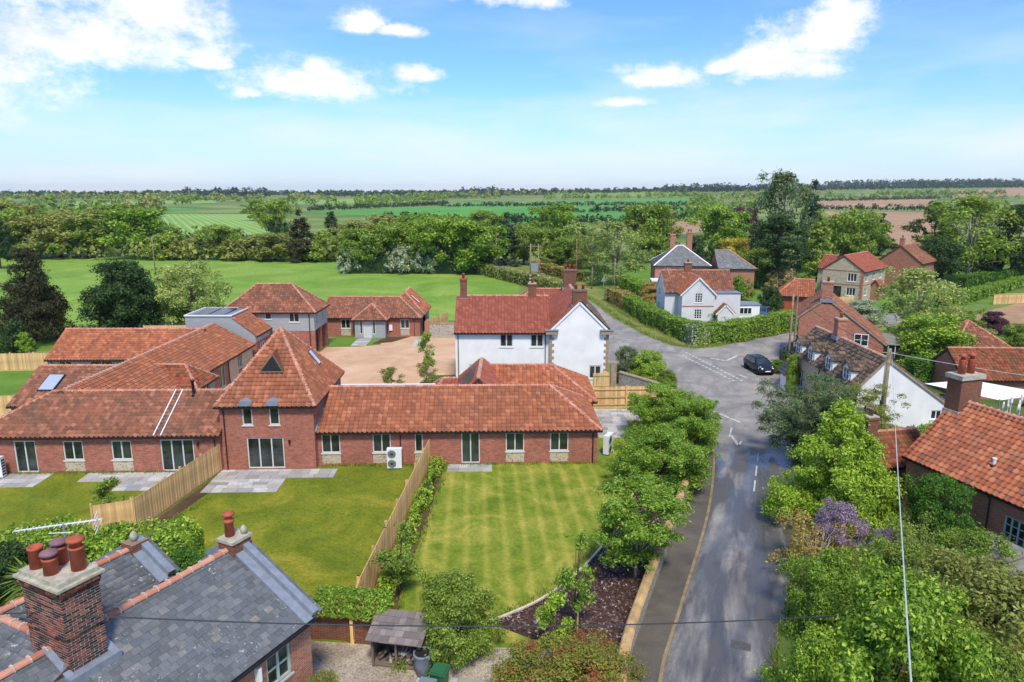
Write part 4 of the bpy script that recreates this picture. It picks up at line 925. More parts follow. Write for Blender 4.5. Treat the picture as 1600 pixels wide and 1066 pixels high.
block(t, 6, 7, 5.0, 7.6, ends=('gable', 'hip'), kind='slate', tw=.4, tg=.3, wall='brick_old', tiles='slate', single_ridge=False, ridge_mat='clay_ridge')
t = thing('flint_house', 'flint house with brick quoins, red tiled roof and white casements', 'house', (56.2, 112.3, 0), R(46))
NO = t
block(t, 11, 6.4, 5.0, 7.3, wall='flint', tiles='pantile_new', single_ridge=False, holes={'l': [sash(4.0, 5.4, .9, 2.2, 3, 1), sash(4.0, 5.4, 3.2, 4.5, 3, 1), (.6, 3.2, .1, 2.3, 2, 1, {'name': 'patio_door', 'sill': False, 'mat': 'black_plastic'})], 'f': [sash(1.2, 2.4, 3.2, 4.5), sash(4.6, 5.8, 3.2, 4.5), sash(8, 9.2, 3.2, 4.5), sash(1.2, 2.4, .9, 2.2), sash(7, 8.2, .9, 2.2)]})
Mw = Matrix.Translation((8.8, 6.4, 0)) @ Matrix.Rotation(R(90), 4, 'Z'); block(t, 2.2, 5.0, 4.8, 6.7, M=Mw, wall='flint', tiles='pantile_new', single_ridge=False)
mb = MB(); mb.box(-.02, .02, -.02, 6.42, 2.55, 2.75); mb.box(-.02, .02, -.02, 6.42, 4.75, 4.95); mb.box(-.02, 11, -.02, .02, 2.55, 2.75); mb.build('brick_band', 'brick_old', t)
for z in np.arange(.1, 4.7, .3): MB().box(-.03, .3 if int(z / .3) % 2 else .45, -.03, .45 if int(z / .3) % 2 else .3, z, z + .29).build('quoin', 'brick_old', t)
Mq = Matrix.Translation((4.2, -1.4, 0)); block(t, 2, 1.5, 2.2, 3.2, M=Mq, wall='brick_old', tiles='pantile_new', single_ridge=False, gutter=False)
t = thing('brick_house', 'plain orange brick house with brown tiled roof behind flint house', 'house', (73.5, 126.5, 0), R(44))
block(t, 10, 7.4, 4.9, 7.8, wall='brick_old', tiles='pantile_old', single_ridge=False); chimney(t, .5, 3.7, .8, .7, 7.2, 9.2, 'brick_old', 1, flash=False)
t = thing('garage', 'small brick garage with bright orange hipped roof beyond hedge', 'garage', (40.0, 105.5, 0), R(-20))
block(t, 5.2, 5, 2.3, 4.4, ends=('hip', 'gable'), wall='garage_red', tiles='pantile_bright', single_ridge=False, holes={'f': [(1.0, 3.6, .05, 2.1, 1, 1, {'mat': 'garage_red', 'glass': 'garage_red', 'sill': False, 'name': 'garage_door'})]})
# old red brick cottage, asymmetrical gable to the road
t = thing('brick_cottage', 'old red brick cottage with lopsided gable and catslide roof', 'house', (36.7, 67.9, 0), R(68))
QO = t
rf = block(t, 7.5, 7.9, 2.9, 7.1, yr=5.5, zb=5.15, wall='brick_old', tiles='pantile_old', single_ridge=False, gutter=False, barge='stone_trim')
window(t, (0, 7.9, 0), (0, -1, 0), (-1, 0, 0), (5.2, 6.5, 2.4, 3.6), 2, 2, 'frame_white', dep=-.02)
chimney(t, .4, 5.5, .8, 1.0, 6.4, 8.7, 'brick_old', 2)
t = thing('conservatory', 'small white framed lean-to conservatory against brick cottage', 'conservatory', (37.6, 70.0, 0), R(-20))
mb = MB(); mb.box(0, 3.2, 0, .08, 0, .6); mb.box(3.12, 3.2, .08, 3, 0, .6); mb.build('base_wall', 'frame_white', t)
window(t, (0, 0, 0), (1, 0, 0), (0, -1, 0), (0, 3.2, .6, 2.3), 5, 2, 'frame_white', dep=.03, sill=False); window(t, (3.2, 0, 0), (0, 1, 0), (1, 0, 0), (0, 3.0, .6, 2.3), 4, 2, 'frame_white', dep=.03, sill=False)
mb = MB(); mb.poly([(-.1, -.15, 2.3), (3.35, -.15, 2.3), (3.35, 3.1, 2.9), (-.1, 3.1, 2.9)]); mb.build('roof', 'polycarb', t)
# flint cottage with dormers
t = thing('flint_cottage', 'flint cottage with four white dormers and long white end gable', 'house', (32.4, 50.0, 0), R(90))
RO = t
rf = block(t, 12.3, 6.9, 2.0, 5.55, yr=5.0, zb=3.5, wall='flint', tiles='pantile_dark', tw=.27, single_ridge=True, gutter=False, sides='fbr', barge='stone_trim',
           holes={'b': [sash(1.6, 2.5, .6, 1.9, 2, 2), sash(5.0, 5.9, .5, 1.9, 2, 2), sash(8.3, 9.2, .6, 1.9, 2, 2)]})
mb = MB(); wall_face(mb, (0, 6.9, 0), (0, -1, 0), (-1, 0, 0), 6.9, 0, 2.0, [(5.6, 6.4, .9, 1.6)], [(6.9, 2.0), (1.9, 5.55), (0, 3.5)]); mb.build('white_gable', 'render_white', t)
window(t, (0, 6.9, 0), (0, -1, 0), (-1, 0, 0), (5.6, 6.4, .9, 1.6), 2, 1, 'frame_white')
sb = (5.55 - 3.5) / 1.9
for i, x in enumerate((10.9, 8.3, 4.9, 1.8)):
    D = Matrix.Translation((x, 6.95, 3.45)); d = MB(D); w, h = .66, .95
    d.poly([(-w, 0, 0), (w, 0, 0), (w, 0, h), (0, 0, h + .5), (-w, 0, h)][::-1]); d.poly([(-w, 0, 0), (-w, 0, h), (-w, -h / sb, h)]); d.poly([(w, 0, 0), (w, -h / sb, h), (w, 0, h)])
    dm = d.build('dormer', 'frame_white', t)
    window(dm, D @ Vector((.46, .012, 0)), (-1, 0, 0), (0, 1, 0), (0, .92, .08, 1.0), 2, 2, 'frame_white', dep=-.01, sill=True, fw=.05)
    for s_ in (-1, 1):
        b_ = (h + .5) / sb; e = [(s_ * (w + .12), .18, h - .1), (s_ * (w + .12), -(h - .1) / sb - .1, h - .1), (0, -b_ - .1, h + .56), (0, .18, h + .56)]
        d2 = MB(D); d2.poly(e); ro = d2.build('dormer_roof', 'stone_trim', dm)
        tile_slope([D @ Vector(q) for q in (e if s_ < 0 else [e[1], e[0], e[3], e[2]])][:4], 'pan', .27, .3, 'pantile_dark', dm)
    MB(D).bar((w + .06, -.1, .02), (w + .06, -h / sb - .15, h + .0), .1, .05).build('flashing', 'lead', dm); MB(D).bar((-w - .06, -.1, .02), (-w - .06, -h / sb - .15, h + .0), .1, .05).build('flashing', 'lead', dm)
chimney(t, 7.7, 5.0, .75, .75, 5.2, 7.2, 'brick_old', 1)
for x in (.1, 3.4, 6.5, 12.1): MB().tube([(x, 7.06, 3.35), (x, 6.98, 3.1), (x, 6.98, .1)], .045, 6).build('downpipe', 'black_plastic', t)
for x in (1.6, 5.0, 8.3):
    mb = MB(); mb.box(12.3 - x - 1.15, 12.3 - x + .25, 6.88, 6.915, .4, .58); mb.box(12.3 - x - 1.2, 12.3 - x + .3, 6.88, 6.915, 1.92, 2.1); mb.build('brick_surround', 'brick_old', t)
Mq = Matrix.Translation((11.9, 6.9, 0)) @ Matrix.Rotation(R(180), 4, 'Z') @ Matrix.Translation((0, -1.1, 0)); block(t, 1.3, 1.1, 1.9, 2.6, M=Mq, wall='render_white', tiles='slate', kind='slate', tw=.3, tg=.25, single_ridge=False, gutter=False, sides='flr')
# orange-roofed house in the right foreground
TW = Matrix.Translation((22.2, 37.3, 0)) @ Matrix.Rotation(R(-73), 4, 'Z')
t = thing('pantile_house', 'old brick house with bright orange pantiles and stone topped stack', 'house', (22.2, 37.3, 0), R(-73))
rf = block(t, 15, 6.2, 3.2, 6.0, wall='brick_old', tiles='pantile_bright', single=300, world=TW, tw=.30, tg=.30, holes={'f': [(5.9, 7.3, .85, 2.15, 4, 3, {'mat': 'frame_teal'}), (10.5, 11.9, .85, 2.15, 4, 3, {'mat': 'frame_teal'})]}, pipes=(5.1,))
mb = MB(); mb.lathe([(.08, 0), (.08, .28), (.11, .3), (.11, .36)], 10, (4.3, .9, 4.0)); mb.build('roof_vent', 'frame_white', rf); MB().box(4.1, 4.5, .7, 1.1, 3.88, 4.02).build('vent_base', 'black_plastic', rf)
ch = MB().box(-.15, .75, 2.35, 3.85, 5.0, 7.35).build('chimney', 'brick_garden', t); mb = MB(); mb.box(-.25, .85, 2.25, 3.95, 7.35, 7.6); mb.box(-.2, .8, 2.3, 3.9, 5.3, 5.55); mb.build('capping', 'cement', ch)
for y in (2.75, 3.4):
    mb = MB(); mb.lathe([(.2, 0), (.17, .75), (.18, .8), (.15, .8)], 12, (.3, y, 7.6)); mb.lathe([(.11, .8), (.11, .98), (.24, 1.0), (.1, 1.12), (.03, 1.16)], 12, (.3, y, 7.6)); mb.build('chimney_pot', 'pot_clay', ch, True)
t = thing('outhouse', 'small mossy tiled brick outhouse with slim chimney beside orange roof', 'outhouse', (21.6, 38.7, 0), R(12))
block(t, 3.6, 3.6, 1.9, 3.2, wall='brick_old', tiles='pantile_moss', single_ridge=True)
chimney(t, .4, 1.8, .7, .6, 2.6, 4.3, 'brick_garden', 1, pot='pot_purple')
t = thing('tiled_shed', 'old shed with mossy yellowed pantile roof behind dark hedge', 'shed', (38.6, 58.2, 0), R(-2)); block(t, 12, 5.5, 1.9, 3.9, wall='brick_old', tiles='pantile_moss', single_ridge=False)
t = thing('summerhouse', 'little pyramid roofed tile building beyond mossy shed', 'shed', (44.5, 69, 0), 0); block(t, 5.5, 5.5, 2.2, 4.4, ends=('hip', 'hip'), hl=2.75, hr=2.75, wall='brick_old', tiles='pantile_old', single_ridge=False)
t = thing('outbuilding', 'orange tiled outbuilding corner beside tall pampas grass', 'building', (37.6, 43.5, 0), R(8)); block(t, 8, 5, 2.6, 4.2, wall='brick_old', tiles='pantile_bright', single_ridge=False)
# glazed lean-to and corrugated store, right edge
t = thing('lean_to', 'low lean-to with cloudy plastic roof below brick wall', 'lean-to', (21.9, 29.6, 0), R(-73))
MB().box(0, 5, -3.2, -.2, 0, 1.7).build('wall', 'old_wood', t)
mb = MB(); mb.poly([(-.2, -3.4, 1.75), (5.2, -3.4, 1.75), (5.2, .0, 2.25), (-.2, 0, 2.25)]); mb.poly([(-.2, -3.4, 1.72), (-.2, 0, 2.22), (5.2, 0, 2.22), (5.2, -3.4, 1.72)]); ro = mb.build('roof', 'polycarb', t)
for x in np.linspace(0, 5, 6): MB().bar((x, -3.4, 1.78), (x, 0, 2.28), .05, .05).build('glazing_bar', 'old_wood', ro)

# ------------------------------------------------------------------ slate house in the left foreground
WO = Vector((-9.65, 22.8, 0)); wd = Vector((math.cos(R(63.5)), math.sin(R(63.5)), 0)); wn = Vector((-wd.y, wd.x, 0))
wo = WO - wd * 12.0 - wn * 3.1
t = thing('slate_house', 'brick house with slate roof, clay ridge tiles and big chimney stack', 'house', tuple(wo), R(63.5))
WW = Matrix.Translation(wo) @ Matrix.Rotation(R(63.5), 4, 'Z')
rf = block(t, 12, 4.65, 3.5, 5.3, yr=3.1, zb=4.4, wall='brick_old', tiles='slate', kind='slate', tw=.3, tg=.21, ov=.2, single=300, world=WW, gutter=False, holes={'f': [(10.0, 11.05, 1.9, 3.05, 2, 2, {'mat': 'frame_teal', 'fw': .08}), (5.0, 6.0, 1.6, 2.9, 2, 2, {'mat': 'frame_teal'})]}, sides='flr')
rb = block(t, 10.4, 4.65, 4.4, 5.3, M=Matrix.Translation((0, 4.65, 0)), yr=1.55, zb=3.5, wall='brick_old', tiles='slate', kind='slate', tw=.3, tg=.21, ov=.0001, gutter=False, sides='blr')
Mx = Matrix.Translation((7.3, 2.4, 0)) @ Matrix.Rotation(R(90), 4, 'Z'); block(t, 4.6, 3.0, 4.5, 5.22, M=Mx, wall='brick_old', tiles='slate', kind='slate', tw=.3, tg=.21, ov=.05, gutter=False, sides='')
MB().bar((-.1, -.24, 3.33), (12.1, -.24, 3.33), .1, .09).build('gutter', 'black_plastic', rf)
for (y0, z0_, y1, z1_, x) in ((-.25, 3.4, 3.1, 5.36, 12.0), (3.1, 5.36, 4.65, 4.46, 12.0), (4.65, 4.46, 6.2, 5.36, 10.4), (6.2, 5.36, 9.3, 3.5, 10.4)):
    a, b = Vector((x - .28, y0, z0_ + .04)), Vector((x - .28, y1, z1_ + .04)); up = (0, 0, 1)
    MB().bar(a, b, .34, .07).build('lead_gutter', 'lead', rf); MB().bar(a + Vector((.3, 0, .14)), b + Vector((.3, 0, .14)), .26, .2).build('parapet', 'lead', rf)
    n = max(2, int((b - a).length / .3))
    for k in range(n):
        p, q = a + (b - a) * (k / n), a + (b - a) * ((k + 1.1) / n); MB().bar(p + Vector((.54, 0, .06 + .012)), q + Vector((.54, 0, .06)), .26, .02).build('verge_slate', 'slate', rf)
MB().box(11.45, 12.25, 2.75, 3.45, 4.9, 5.62).build('stone_block', 'brick_garden', t)
st = MB().box(11.4, 12.3, 2.7, 3.5, 5.62, 5.72).build('coping', 'cement', t); MB().lathe([(.17, 0), (.15, .5), (.19, .53), (.19, .6), (.12, .62), (.12, .74), (.21, .77), (.21, .84), (.05, .9)], 12, (11.8, 3.25, 5.72)).build('chimney_pot', 'pot_clay', t, True)
MB().lathe([(.05, 0), (.11, .1), (.13, .2), (.07, .3), (.02, .34)], 10, (12.1, 2.9, 5.72)).build('finial', 'cement', t, True)
MB().box(9.95, 10.6, 5.9, 6.5, 5.2, 5.55).build('stone_block', 'brick_garden', t); MB().lathe([(.06, 0), (.13, .1), (.14, .22), (.07, .33), (.02, .37)], 10, (10.25, 6.2, 5.55)).build('finial', 'cement', t, True)
MB().box(9.05, 9.35, -.16, .0, 2.0, 2.5).build('wall_lamp', 'black_plastic', t); MB().box(9.5, 9.62, -.22, -.02, 2.62, 3.1).build('camera_box', 'frame_white', t)
# the big stack, brick by brick
def big_stack(t, cx, cy, w, d, z0, z1):
    ch = MB().box(cx - w / 2 + .003, cx + w / 2 - .003, cy - d / 2 + .003, cy + d / 2 - .003, z0, z1).build('chimney', 'mortar', t)
    bl, bh, g = .21, .056, .02; me = {}
    def unit(L):
        k = round(L, 3)
        if k not in me:
            m = MB().box(0, L, -.002, .05, 0, bh).mesh('brick'); m.materials.append(MATS['brick_piece']); me[k] = m
        return me[k]
    items = []; r = 0; z = z0
    while z + bh < z1:
        step = .0 if not (z1 - .32 < z) else .035 * (1 + int((z - (z1 - .32)) / .076) % 4)
        band = .02 if abs(z - (z0 + (z1 - z0) * .42)) < .06 else 0
        for face, (ox, oy, ang, ln) in {'front': (cx - w / 2, cy - d / 2, 0, w), 'right': (cx + w / 2, cy - d / 2, 90, d), 'back': (cx + w / 2, cy + d / 2, 180, w), 'left': (cx - w / 2, cy + d / 2, 270, d)}.items():
            x = 0 if r % 2 else -(bl + g) / 2
            while x < ln - .02:
                a, b = max(x, 0), min(x + bl, ln)
                if b - a > .03:
                    rec = 0
                    if face in ('left', 'right') and abs((a + b) / 2 - ln / 2) < .1: rec = -.0015
                    o = step + band + rec + rng.uniform(.001, .007)
                    M = Matrix.Translation((ox, oy, z)) @ Matrix.Rotation(R(ang), 4, 'Z') @ Matrix.Translation((a, -o, 0)); items.append((face, b - a, M))
                x += bl + g
        z += bh + g; r += 1
    vis = [i for i in items if i[0] in ('front', 'left')][-300:]; ids = set(map(id, vis)); mb = MB()
    for it in items:
        if id(it) in ids: inst(unit(it[1]), 'brick', ch, it[2])
        else: mb.M = it[2]; mb.box(0, it[1], -.002, .05, 0, bh)
    mb.build('bricks', 'brick_piece', ch)['kind'] = 'stuff'
    c = MB(); c.box(cx - w / 2 - .13, cx + w / 2 + .13, cy - d / 2 - .13, cy + d / 2 + .13, z1, z1 + .07); c.box(cx - w / 2 - .02, cx + w / 2 + .02, cy - d / 2 - .02, cy + d / 2 + .02, z1 + .07, z1 + .2); c.build('capping', 'cement', ch)
    pots = [(.28, -.55, 'pot_clay', .62, 0), (-.22, -.5, 'pot_purple', .5, 1), (-.2, .1, 'pot_purple', .5, 1), (.2, .6, 'pot_clay', .72, 2)]
    pots = [(-.22, .55, 'pot_clay', .6, 0), (-.25, -.12, 'pot_clay', .46, 1), (.2, .2, 'pot_purple', .5, 1), (.22, -.55, 'pot_clay', .66, 2)]
    for px, py, m_, h, k in pots:
        prof = [(.19, 0), (.175, h - .08), (.2, h - .06), (.2, h), (.15, h), (.14, h - .3)]
        mb = MB(); mb.lathe(prof, 16, (cx + px, cy + py, z1 + .2)); p = mb.build('chimney_pot', m_ if k != 1 else 'pot_clay', ch, True)
        if k: MB().lathe([(.15, 0), (.13, .1 if k == 1 else .16), (.24, .12 if k == 1 else .19), (.21, .18 if k == 1 else .26), (.06, .24 if k == 1 else .31)], 16, (cx + px, cy + py, z1 + .2 + h - .02)).build('cowl', 'pot_purple' if k == 1 else 'pot_clay', p, True)
    sl = .581
    for sx in (-1, 1):
        f = MB(); f.box(cx + sx * w / 2 - .16, cx + sx * w / 2 + .16, cy - d / 2 - .02, cy + d / 2 + .02, z0 + .05, z0 + .2) if False else None
    f = MB()
    yb = cy - d / 2 - .02; zb_ = 3.5 + yb * sl + .07; f.prism([(cx - w / 2 - .2, yb - .28), (cx + w / 2 + .2, yb - .28), (cx + w / 2 + .2, yb), (cx - w / 2 - .2, yb)], zb_ - .22, zb_ + .02)
    for sx in (-1, 1): f.bar((cx + sx * (w / 2 + .09), yb - .1, zb_ + .0), (cx + sx * (w / 2 + .09), cy, 5.42), .2, .05)
    f.build('flashing', 'lead', ch)
    return ch
big_stack(t, 6.0, 3.1, 1.05, 1.7, 4.75, 7.3)
def aerial():
    t = thing('tv_aerial', 'white multi element television aerial on a thin mast above slates', 'aerial', tuple(WW @ Vector((6.75, 3.95, 5.0))), R(-50))
    MB().tube([(0, 0, 0), (0, 0, 3.25)], .025, 6).build('mast', 'metal_grey', t); b = MB().bar((-.5, -1.1, 3.2), (.35, .9, 3.25), .03).build('boom', 'metal_white', t)
    for i in range(16): 
        k = i / 15; MB().bar((-.5 + .85 * k - .14, -1.1 + 2.0 * k + .06, 3.22), (-.5 + .85 * k + .14, -1.1 + 2.0 * k - .06, 3.22), .012).build('element', 'metal_white', t)
    mb = MB()
    for k in (-.22, -.08, .08, .22): mb.bar((.1, .85, 3.2 + k), (.7, .65, 3.2 + k), .012)
    mb.bar((.4, .76, 2.95), (.4, .76, 3.45), .015); mb.build('reflector', 'metal_white', t); MB().bar((-.2, -.35, 3.0), (.15, .2, 3.0), .02).build('stay', 'metal_white', t)
aerial()
# ------------------------------------------------------------------ fences and walls
_BD = {}
def board_mesh(h, w=.115):
    k = (round(h, 2), w)
    if k not in _BD:
        m = MB().box(0, w, -.011, .011, 0, h).mesh('board'); m.materials.append(MATS['fence_wood']); _BD[k] = m
    return _BD[k]
def close_board(label, pts, h=1.8, side=1, post_step=2.4, pale=.112, show_boards=True):
    t = thing('board_fence', label, 'fence', tuple(Vector(pts[0])), 0, None)
    o0 = Vector(pts[0])
    for a, b in zip(pts, pts[1:]):
        a, b = Vector(a) - o0, Vector(b) - o0; d = b - a; L = d.length; ang = math.atan2(d.y, d.x); M = Matrix.Translation(a) @ Matrix.Rotation(ang, 4, 'Z')
        n = int(L / pale)
        for i in range(n):
            inst(board_mesh(h - .12), 'board', t, M @ Matrix.Translation((i * pale, side * (.022 + (i % 2) * .012), .1 + random.uniform(-.012, .012))))
        np_ = max(1, int(round(L / post_step)))
        for i in range(np_ + 1): MB(M).box(i * L / np_ - .05, i * L / np_ + .05, -side * .11 if side > 0 else -.01, .01 if side > 0 else -side * .11, 0, h + .08).build('post', 'fence_wood', t)
        for z in (.3, .95, 1.6): MB(M).box(0, L, -side * .05 - .02, -side * .05 + .02, z - .04, z + .04).build('rail', 'fence_wood', t)
        MB(M).box(0, L, -.02, .02, .0, .12).build('gravel_board', 'fence_wood', t)
    return t
close_board('tall close boarded timber fence between patio lawn and left garden', [E1 + Vector((.0, .1, 0)), E2, E2 + Vector((-1.7, -.8, 0))], 1.85, 1)
close_board('long close boarded fence with leafy planting along striped lawn', [F1, F2, F2 + Vector((.1, -1.9, 0))], 1.8, 1)
close_board('timber fence with rails facing out beside paved corner terrace', [(6.5, 55.6, 0), (12.3, 55.9, 0)], 1.85, 1)
close_board('pale timber fence enclosing paddock lawn beside orange roofed wing', [(-52, 67.8, 0), (-43.2, 68.6, 0)], 1.8, -1)
close_board('timber fence by white topped terrace left of roof window wing', [(-48, 52.4, 0), (-36.8, 53.6, 0)], 1.8, -1)
close_board('distant timber fence below conifers behind boarded link block', [(-44.5, 83.5, 0), (-31.5, 84.5, 0)], 1.6, -1)
close_board('short slanting timber fence at end of flint courtyard wall', [(-10.6, 87, 0), (-8.6, 93, 0)], 1.7, -1)
close_board('garden fence beyond brick cottage near orange garage', [(44, 104, 0), (53, 108, 0)], 1.7, -1)
close_board('reddish timber fence beside far hedge and ploughed plot', [(76, 110, 0), (86, 112, 0)], 1.5, -1)
def post_rail(label, pts, h=1.15, step=2.2, mat='rail_wood'):
    t = thing('rail_fence', label, 'fence', tuple(Vector(pts[0]))); o0 = Vector(pts[0])
    for a, b in zip(pts, pts[1:]):
        a, b = Vector(a) - o0, Vector(b) - o0; L = (b - a).length; n = max(1, int(L / step))
        for i in range(n + 1):
            p = a + (b - a) * (i / n); MB().box(p.x - .06, p.x + .06, p.y - .06, p.y + .06, 0, h + .1).build('post', mat, t)
        for z in (.45, .8, 1.1): MB().bar(a + Vector((0, 0, z)), b + Vector((0, 0, z)), .05, .1).build('rail', mat, t)
post_rail('pale post and rail fence stepping past orange roofed wing', [(-52, 70, 0), (-44, 74.5, 0)])
post_rail('weathered post and rail fence along the pasture edge under conifers', [(-72, 82, 0), (-52, 86, 0), (-30, 90, 0)], 1.1, 2.6, 'old_wood')
def flint_wall(label, pts, h, cap='wall_cap', capw=.42, mat='flint_grey', w=.3, rnd=True, name='flint_wall'):
    t = thing(name, label, 'wall', tuple(Vector(pts[0]))); o0 = Vector(pts[0]); P = [Vector(p) - o0 for p in pts]; mb = MB(); L_, R_ = [], []
    for i, p in enumerate(P):
        d = (P[min(i + 1, len(P) - 1)] - P[max(i - 1, 0)]).normalized(); s = Vector((-d.y, d.x, 0)); L_.append(p + s * w / 2); R_.append(p - s * w / 2)
    H_ = Vector((0, 0, h))
    for i in range(len(P) - 1):
        mb.poly([R_[i], R_[i + 1], R_[i + 1] + H_, R_[i] + H_]); mb.poly([L_[i + 1], L_[i], L_[i] + H_, L_[i + 1] + H_])
    mb.poly([L_[0], R_[0], R_[0] + H_, L_[0] + H_]); mb.poly([R_[-1], L_[-1], L_[-1] + H_, R_[-1] + H_]); mb.build('wall', mat, t)
    dist = 0
    for i in range(len(P) - 1):
        a, b = P[i], P[i + 1]; n = max(1, int((b - a).length / .6))
        for k in range(n):
            p, q = a + (b - a) * (k / n), a + (b - a) * ((k + 1) / n); d = (q - p); Lk = d.length; M = Matrix.Translation(p + H_) @ Matrix.Rotation(math.atan2(d.y, d.x), 4, 'Z')
            c = MB(M); c0 = capw / 2; prof = [(-c0, 0), (-c0, .05), (-c0 * .7, .13), (0, .17), (c0 * .7, .13), (c0, .05), (c0, 0)] if rnd else [(-c0, 0), (-c0, .06), (c0, .06), (c0, 0)]
            i0 = c.pts([(.004, y, z) for y, z in prof] + [(Lk - .008, y, z) for y, z in prof]); m = len(prof)
            c.f += [(i0 + j, i0 + j + 1, i0 + m + j + 1, i0 + m + j) for j in range(m - 1)] + [tuple(i0 + j for j in range(m)), tuple(i0 + m + j for j in reversed(range(m)))]
            c.build('coping', cap, t)
    return t
flint_wall('curving flint garden wall with rounded sandy coping along pavement', [p for p in WL if p.y < 47.5], .95)
flint_wall('tall old flint wall beside road below white gable', [p for p in WL if p.y >= 47.5], 1.75, 'stone_trim', .38)
flint_wall('flint courtyard wall with brick coping between cottage and white house', [(-10.1, 84.2, 0), (-6.6, 84.2, 0)], 1.75, 'clay_ridge', .4, rnd=False)
MB().box(-10.6, -10.05, 83.9, 84.5, 0, 2.05).build('brick_pier', 'brick_old'); tag(bpy.data.objects['brick_pier'], 'square brick pier ending the flint courtyard wall', 'pier')
o = MB().box(8.75, 9.25, 60.3, 60.8, 0, 2.7).build('gate_pier', 'stone_trim'); tag(o, 'stone gate pier at corner of white gable', 'pier')
g = thing('garden_gate', 'brown timber garden gate beside stone pier', 'gate', (7.2, 60.6, 0))
for i in range(11): MB().box(i * .14, i * .14 + .125, -.02, .02, .08, 1.7 + (.25 * math.sin(math.pi * i / 10) if i > 5 else 0)).build('board', 'fence_wood', g)
for z in (.5, 1.4): MB().box(0, 1.53, -.06, -.02, z, z + .1).build('rail', 'fence_wood', g)
# brick garden wall with ivy, log store, bins
a, b = WW @ Vector((12.1, .3, 0)), Vector((-5.0, 24.9, 0))
t = flint_wall('curved old brick garden wall under a mat of ivy', [(-9.4, 25.3, 0), (-7.0, 25.1, 0), (-5.1, 24.7, 0)], 1.65, 'brick_garden', .36, 'brick_garden', .25, True, 'brick_wall')
def log_store():
    t = thing('log_store', 'open fronted timber log store with shingle roof against fence', 'log store', (-5.25, 23.35, 0), R(-10))
    for x in (0, .9, 1.8): MB().box(x, x + .07, 0, .07, 0, 1.25).build('post', 'old_wood', t); MB().box(x, x + .07, .93, 1.0, 0, 1.5).build('post', 'old_wood', t)
    MB().box(-.05, 1.9, .98, 1.02, .05, 1.5).build('back', 'old_wood', t); MB().box(0, 1.87, .05, .95, .05, .1).build('floor', 'old_wood', t)
    MB().box(-.02, 0, .0, 1.0, .1, 1.4).build('side', 'old_wood', t); MB().box(1.87, 1.89, 0, 1.0, .1, 1.4).build('side', 'old_wood', t)
    mb = MB(); mb.poly([(-.15, -.25, 1.25), (2.02, -.25, 1.25), (2.02, 1.15, 1.68), (-.15, 1.15, 1.68)]); rf = mb.build('roof', 'old_wood', t)
    r = 5; sl = Vector((0, 1.4, .43)); 
    for j in range(r):
        x = -.15 - (j % 2) * .12
        while x < 2.02:
            w = random.uniform(.2, .34); x0, x1 = max(x, -.15), min(x + w - .012, 2.02)
            if x1 > x0 + .03:
                p = Vector((0, -.25, 1.25)) + sl * (j / r); q = p + sl * (1.15 / r); k = .03 + random.uniform(0, .012)
                mb = MB(); mb.poly([(x0, p.y, p.z + k), (x1, p.y, p.z + k), (x1, q.y, q.z + .012), (x0, q.y, q.z + .012)]); mb.poly([(x0, p.y, p.z - .005), (x1, p.y, p.z - .005), (x1, p.y, p.z + k), (x0, p.y, p.z + k)]); mb.build('shingle', 'shingle', rf)
            x += w
    for i in range(46):
        x, z = random.uniform(.15, 1.7), .12 + random.random() ** 2 * .5; rr = random.uniform(.035, .07); y0 = random.uniform(.1, .3); e = random.uniform(-.3, .3)
        l = MB().tube([(x, y0, z + rr), (min(1.8, max(.1, x + e)), y0 + .45, z + rr + random.uniform(-.02, .1))], rr, 7).build('log', random.choice(('bark_pale', 'bark', 'old_wood')))
        l.parent = t
log_store()
t = thing('water_butt', 'tapered grey plastic water butt beside log store', 'water butt', (-3.28, 22.9, 0)); mb = MB(); mb.lathe([(.24, 0), (.32, .5), (.34, .85), (.36, .88), (.36, .95), (.3, .95), (.3, .4)], 18); mb.build('barrel', 'bin_grey', t, True); MB().lathe([(.31, 0), (.3, .05)], 18, (0, 0, .88)).build('water', 'dark_inside', t)
def wheelie(label, loc, rz, body, lid):
    t = thing('wheeled_bin', label, 'bin', loc, rz); k = MB(); b0 = [(-.24, -.27), (.24, -.27), (.24, .27), (-.24, .27)]
    i0 = k.pts([(x * .85, y * .8, .06) for x, y in b0] + [(x * 1.08, y * 1.1, .95) for x, y in b0]); k.f += [(i0 + 3, i0 + 2, i0 + 1, i0), (i0 + 4, i0 + 5, i0 + 6, i0 + 7)] + [(i0 + i, i0 + (i + 1) % 4, i0 + 4 + (i + 1) % 4, i0 + 4 + i) for i in range(4)]; k.build('body', body, t)
    l = MB(); l.prism([(-.3, -.34), (.3, -.34), (.3, .3), (-.3, .3)], .955, 1.0); l.prism([(-.24, -.28), (.24, -.28), (.24, .24), (-.24, .24)], 1.0, 1.04); l.build('lid', lid, t)
    for s in (-1, 1): MB(Matrix.Translation((s * .22, .26, .1)) @ Matrix.Rotation(R(90), 4, 'Y')).lathe([(.1, -.03), (.1, .03)], 12).build('wheel', 'tyre', t)
    MB().tube([(-.24, .36, .96), (.24, .36, .96)], .018, 6).build('handle', body, t)
wheelie('green lidded wheeled bin behind timber sleeper edging', (-2.55, 21.9, 0), R(-15), 'bin_green', 'bin_green'); wheelie('blue grey lidded wheeled bin next to green bin', (-2.95, 21.15, 0), R(-15), 'bin_green', 'bin_grey')
o = MB(Matrix.Translation((-3.0, 21.6, 0)) @ Matrix.Rotation(R(70), 4, 'Z')).box(-1.3, 1.1, -.1, .1, 0, .3).build('timber_sleeper', 'fence_wood'); tag(o, 'timber sleeper edging the gravel yard beside bins', 'sleeper')
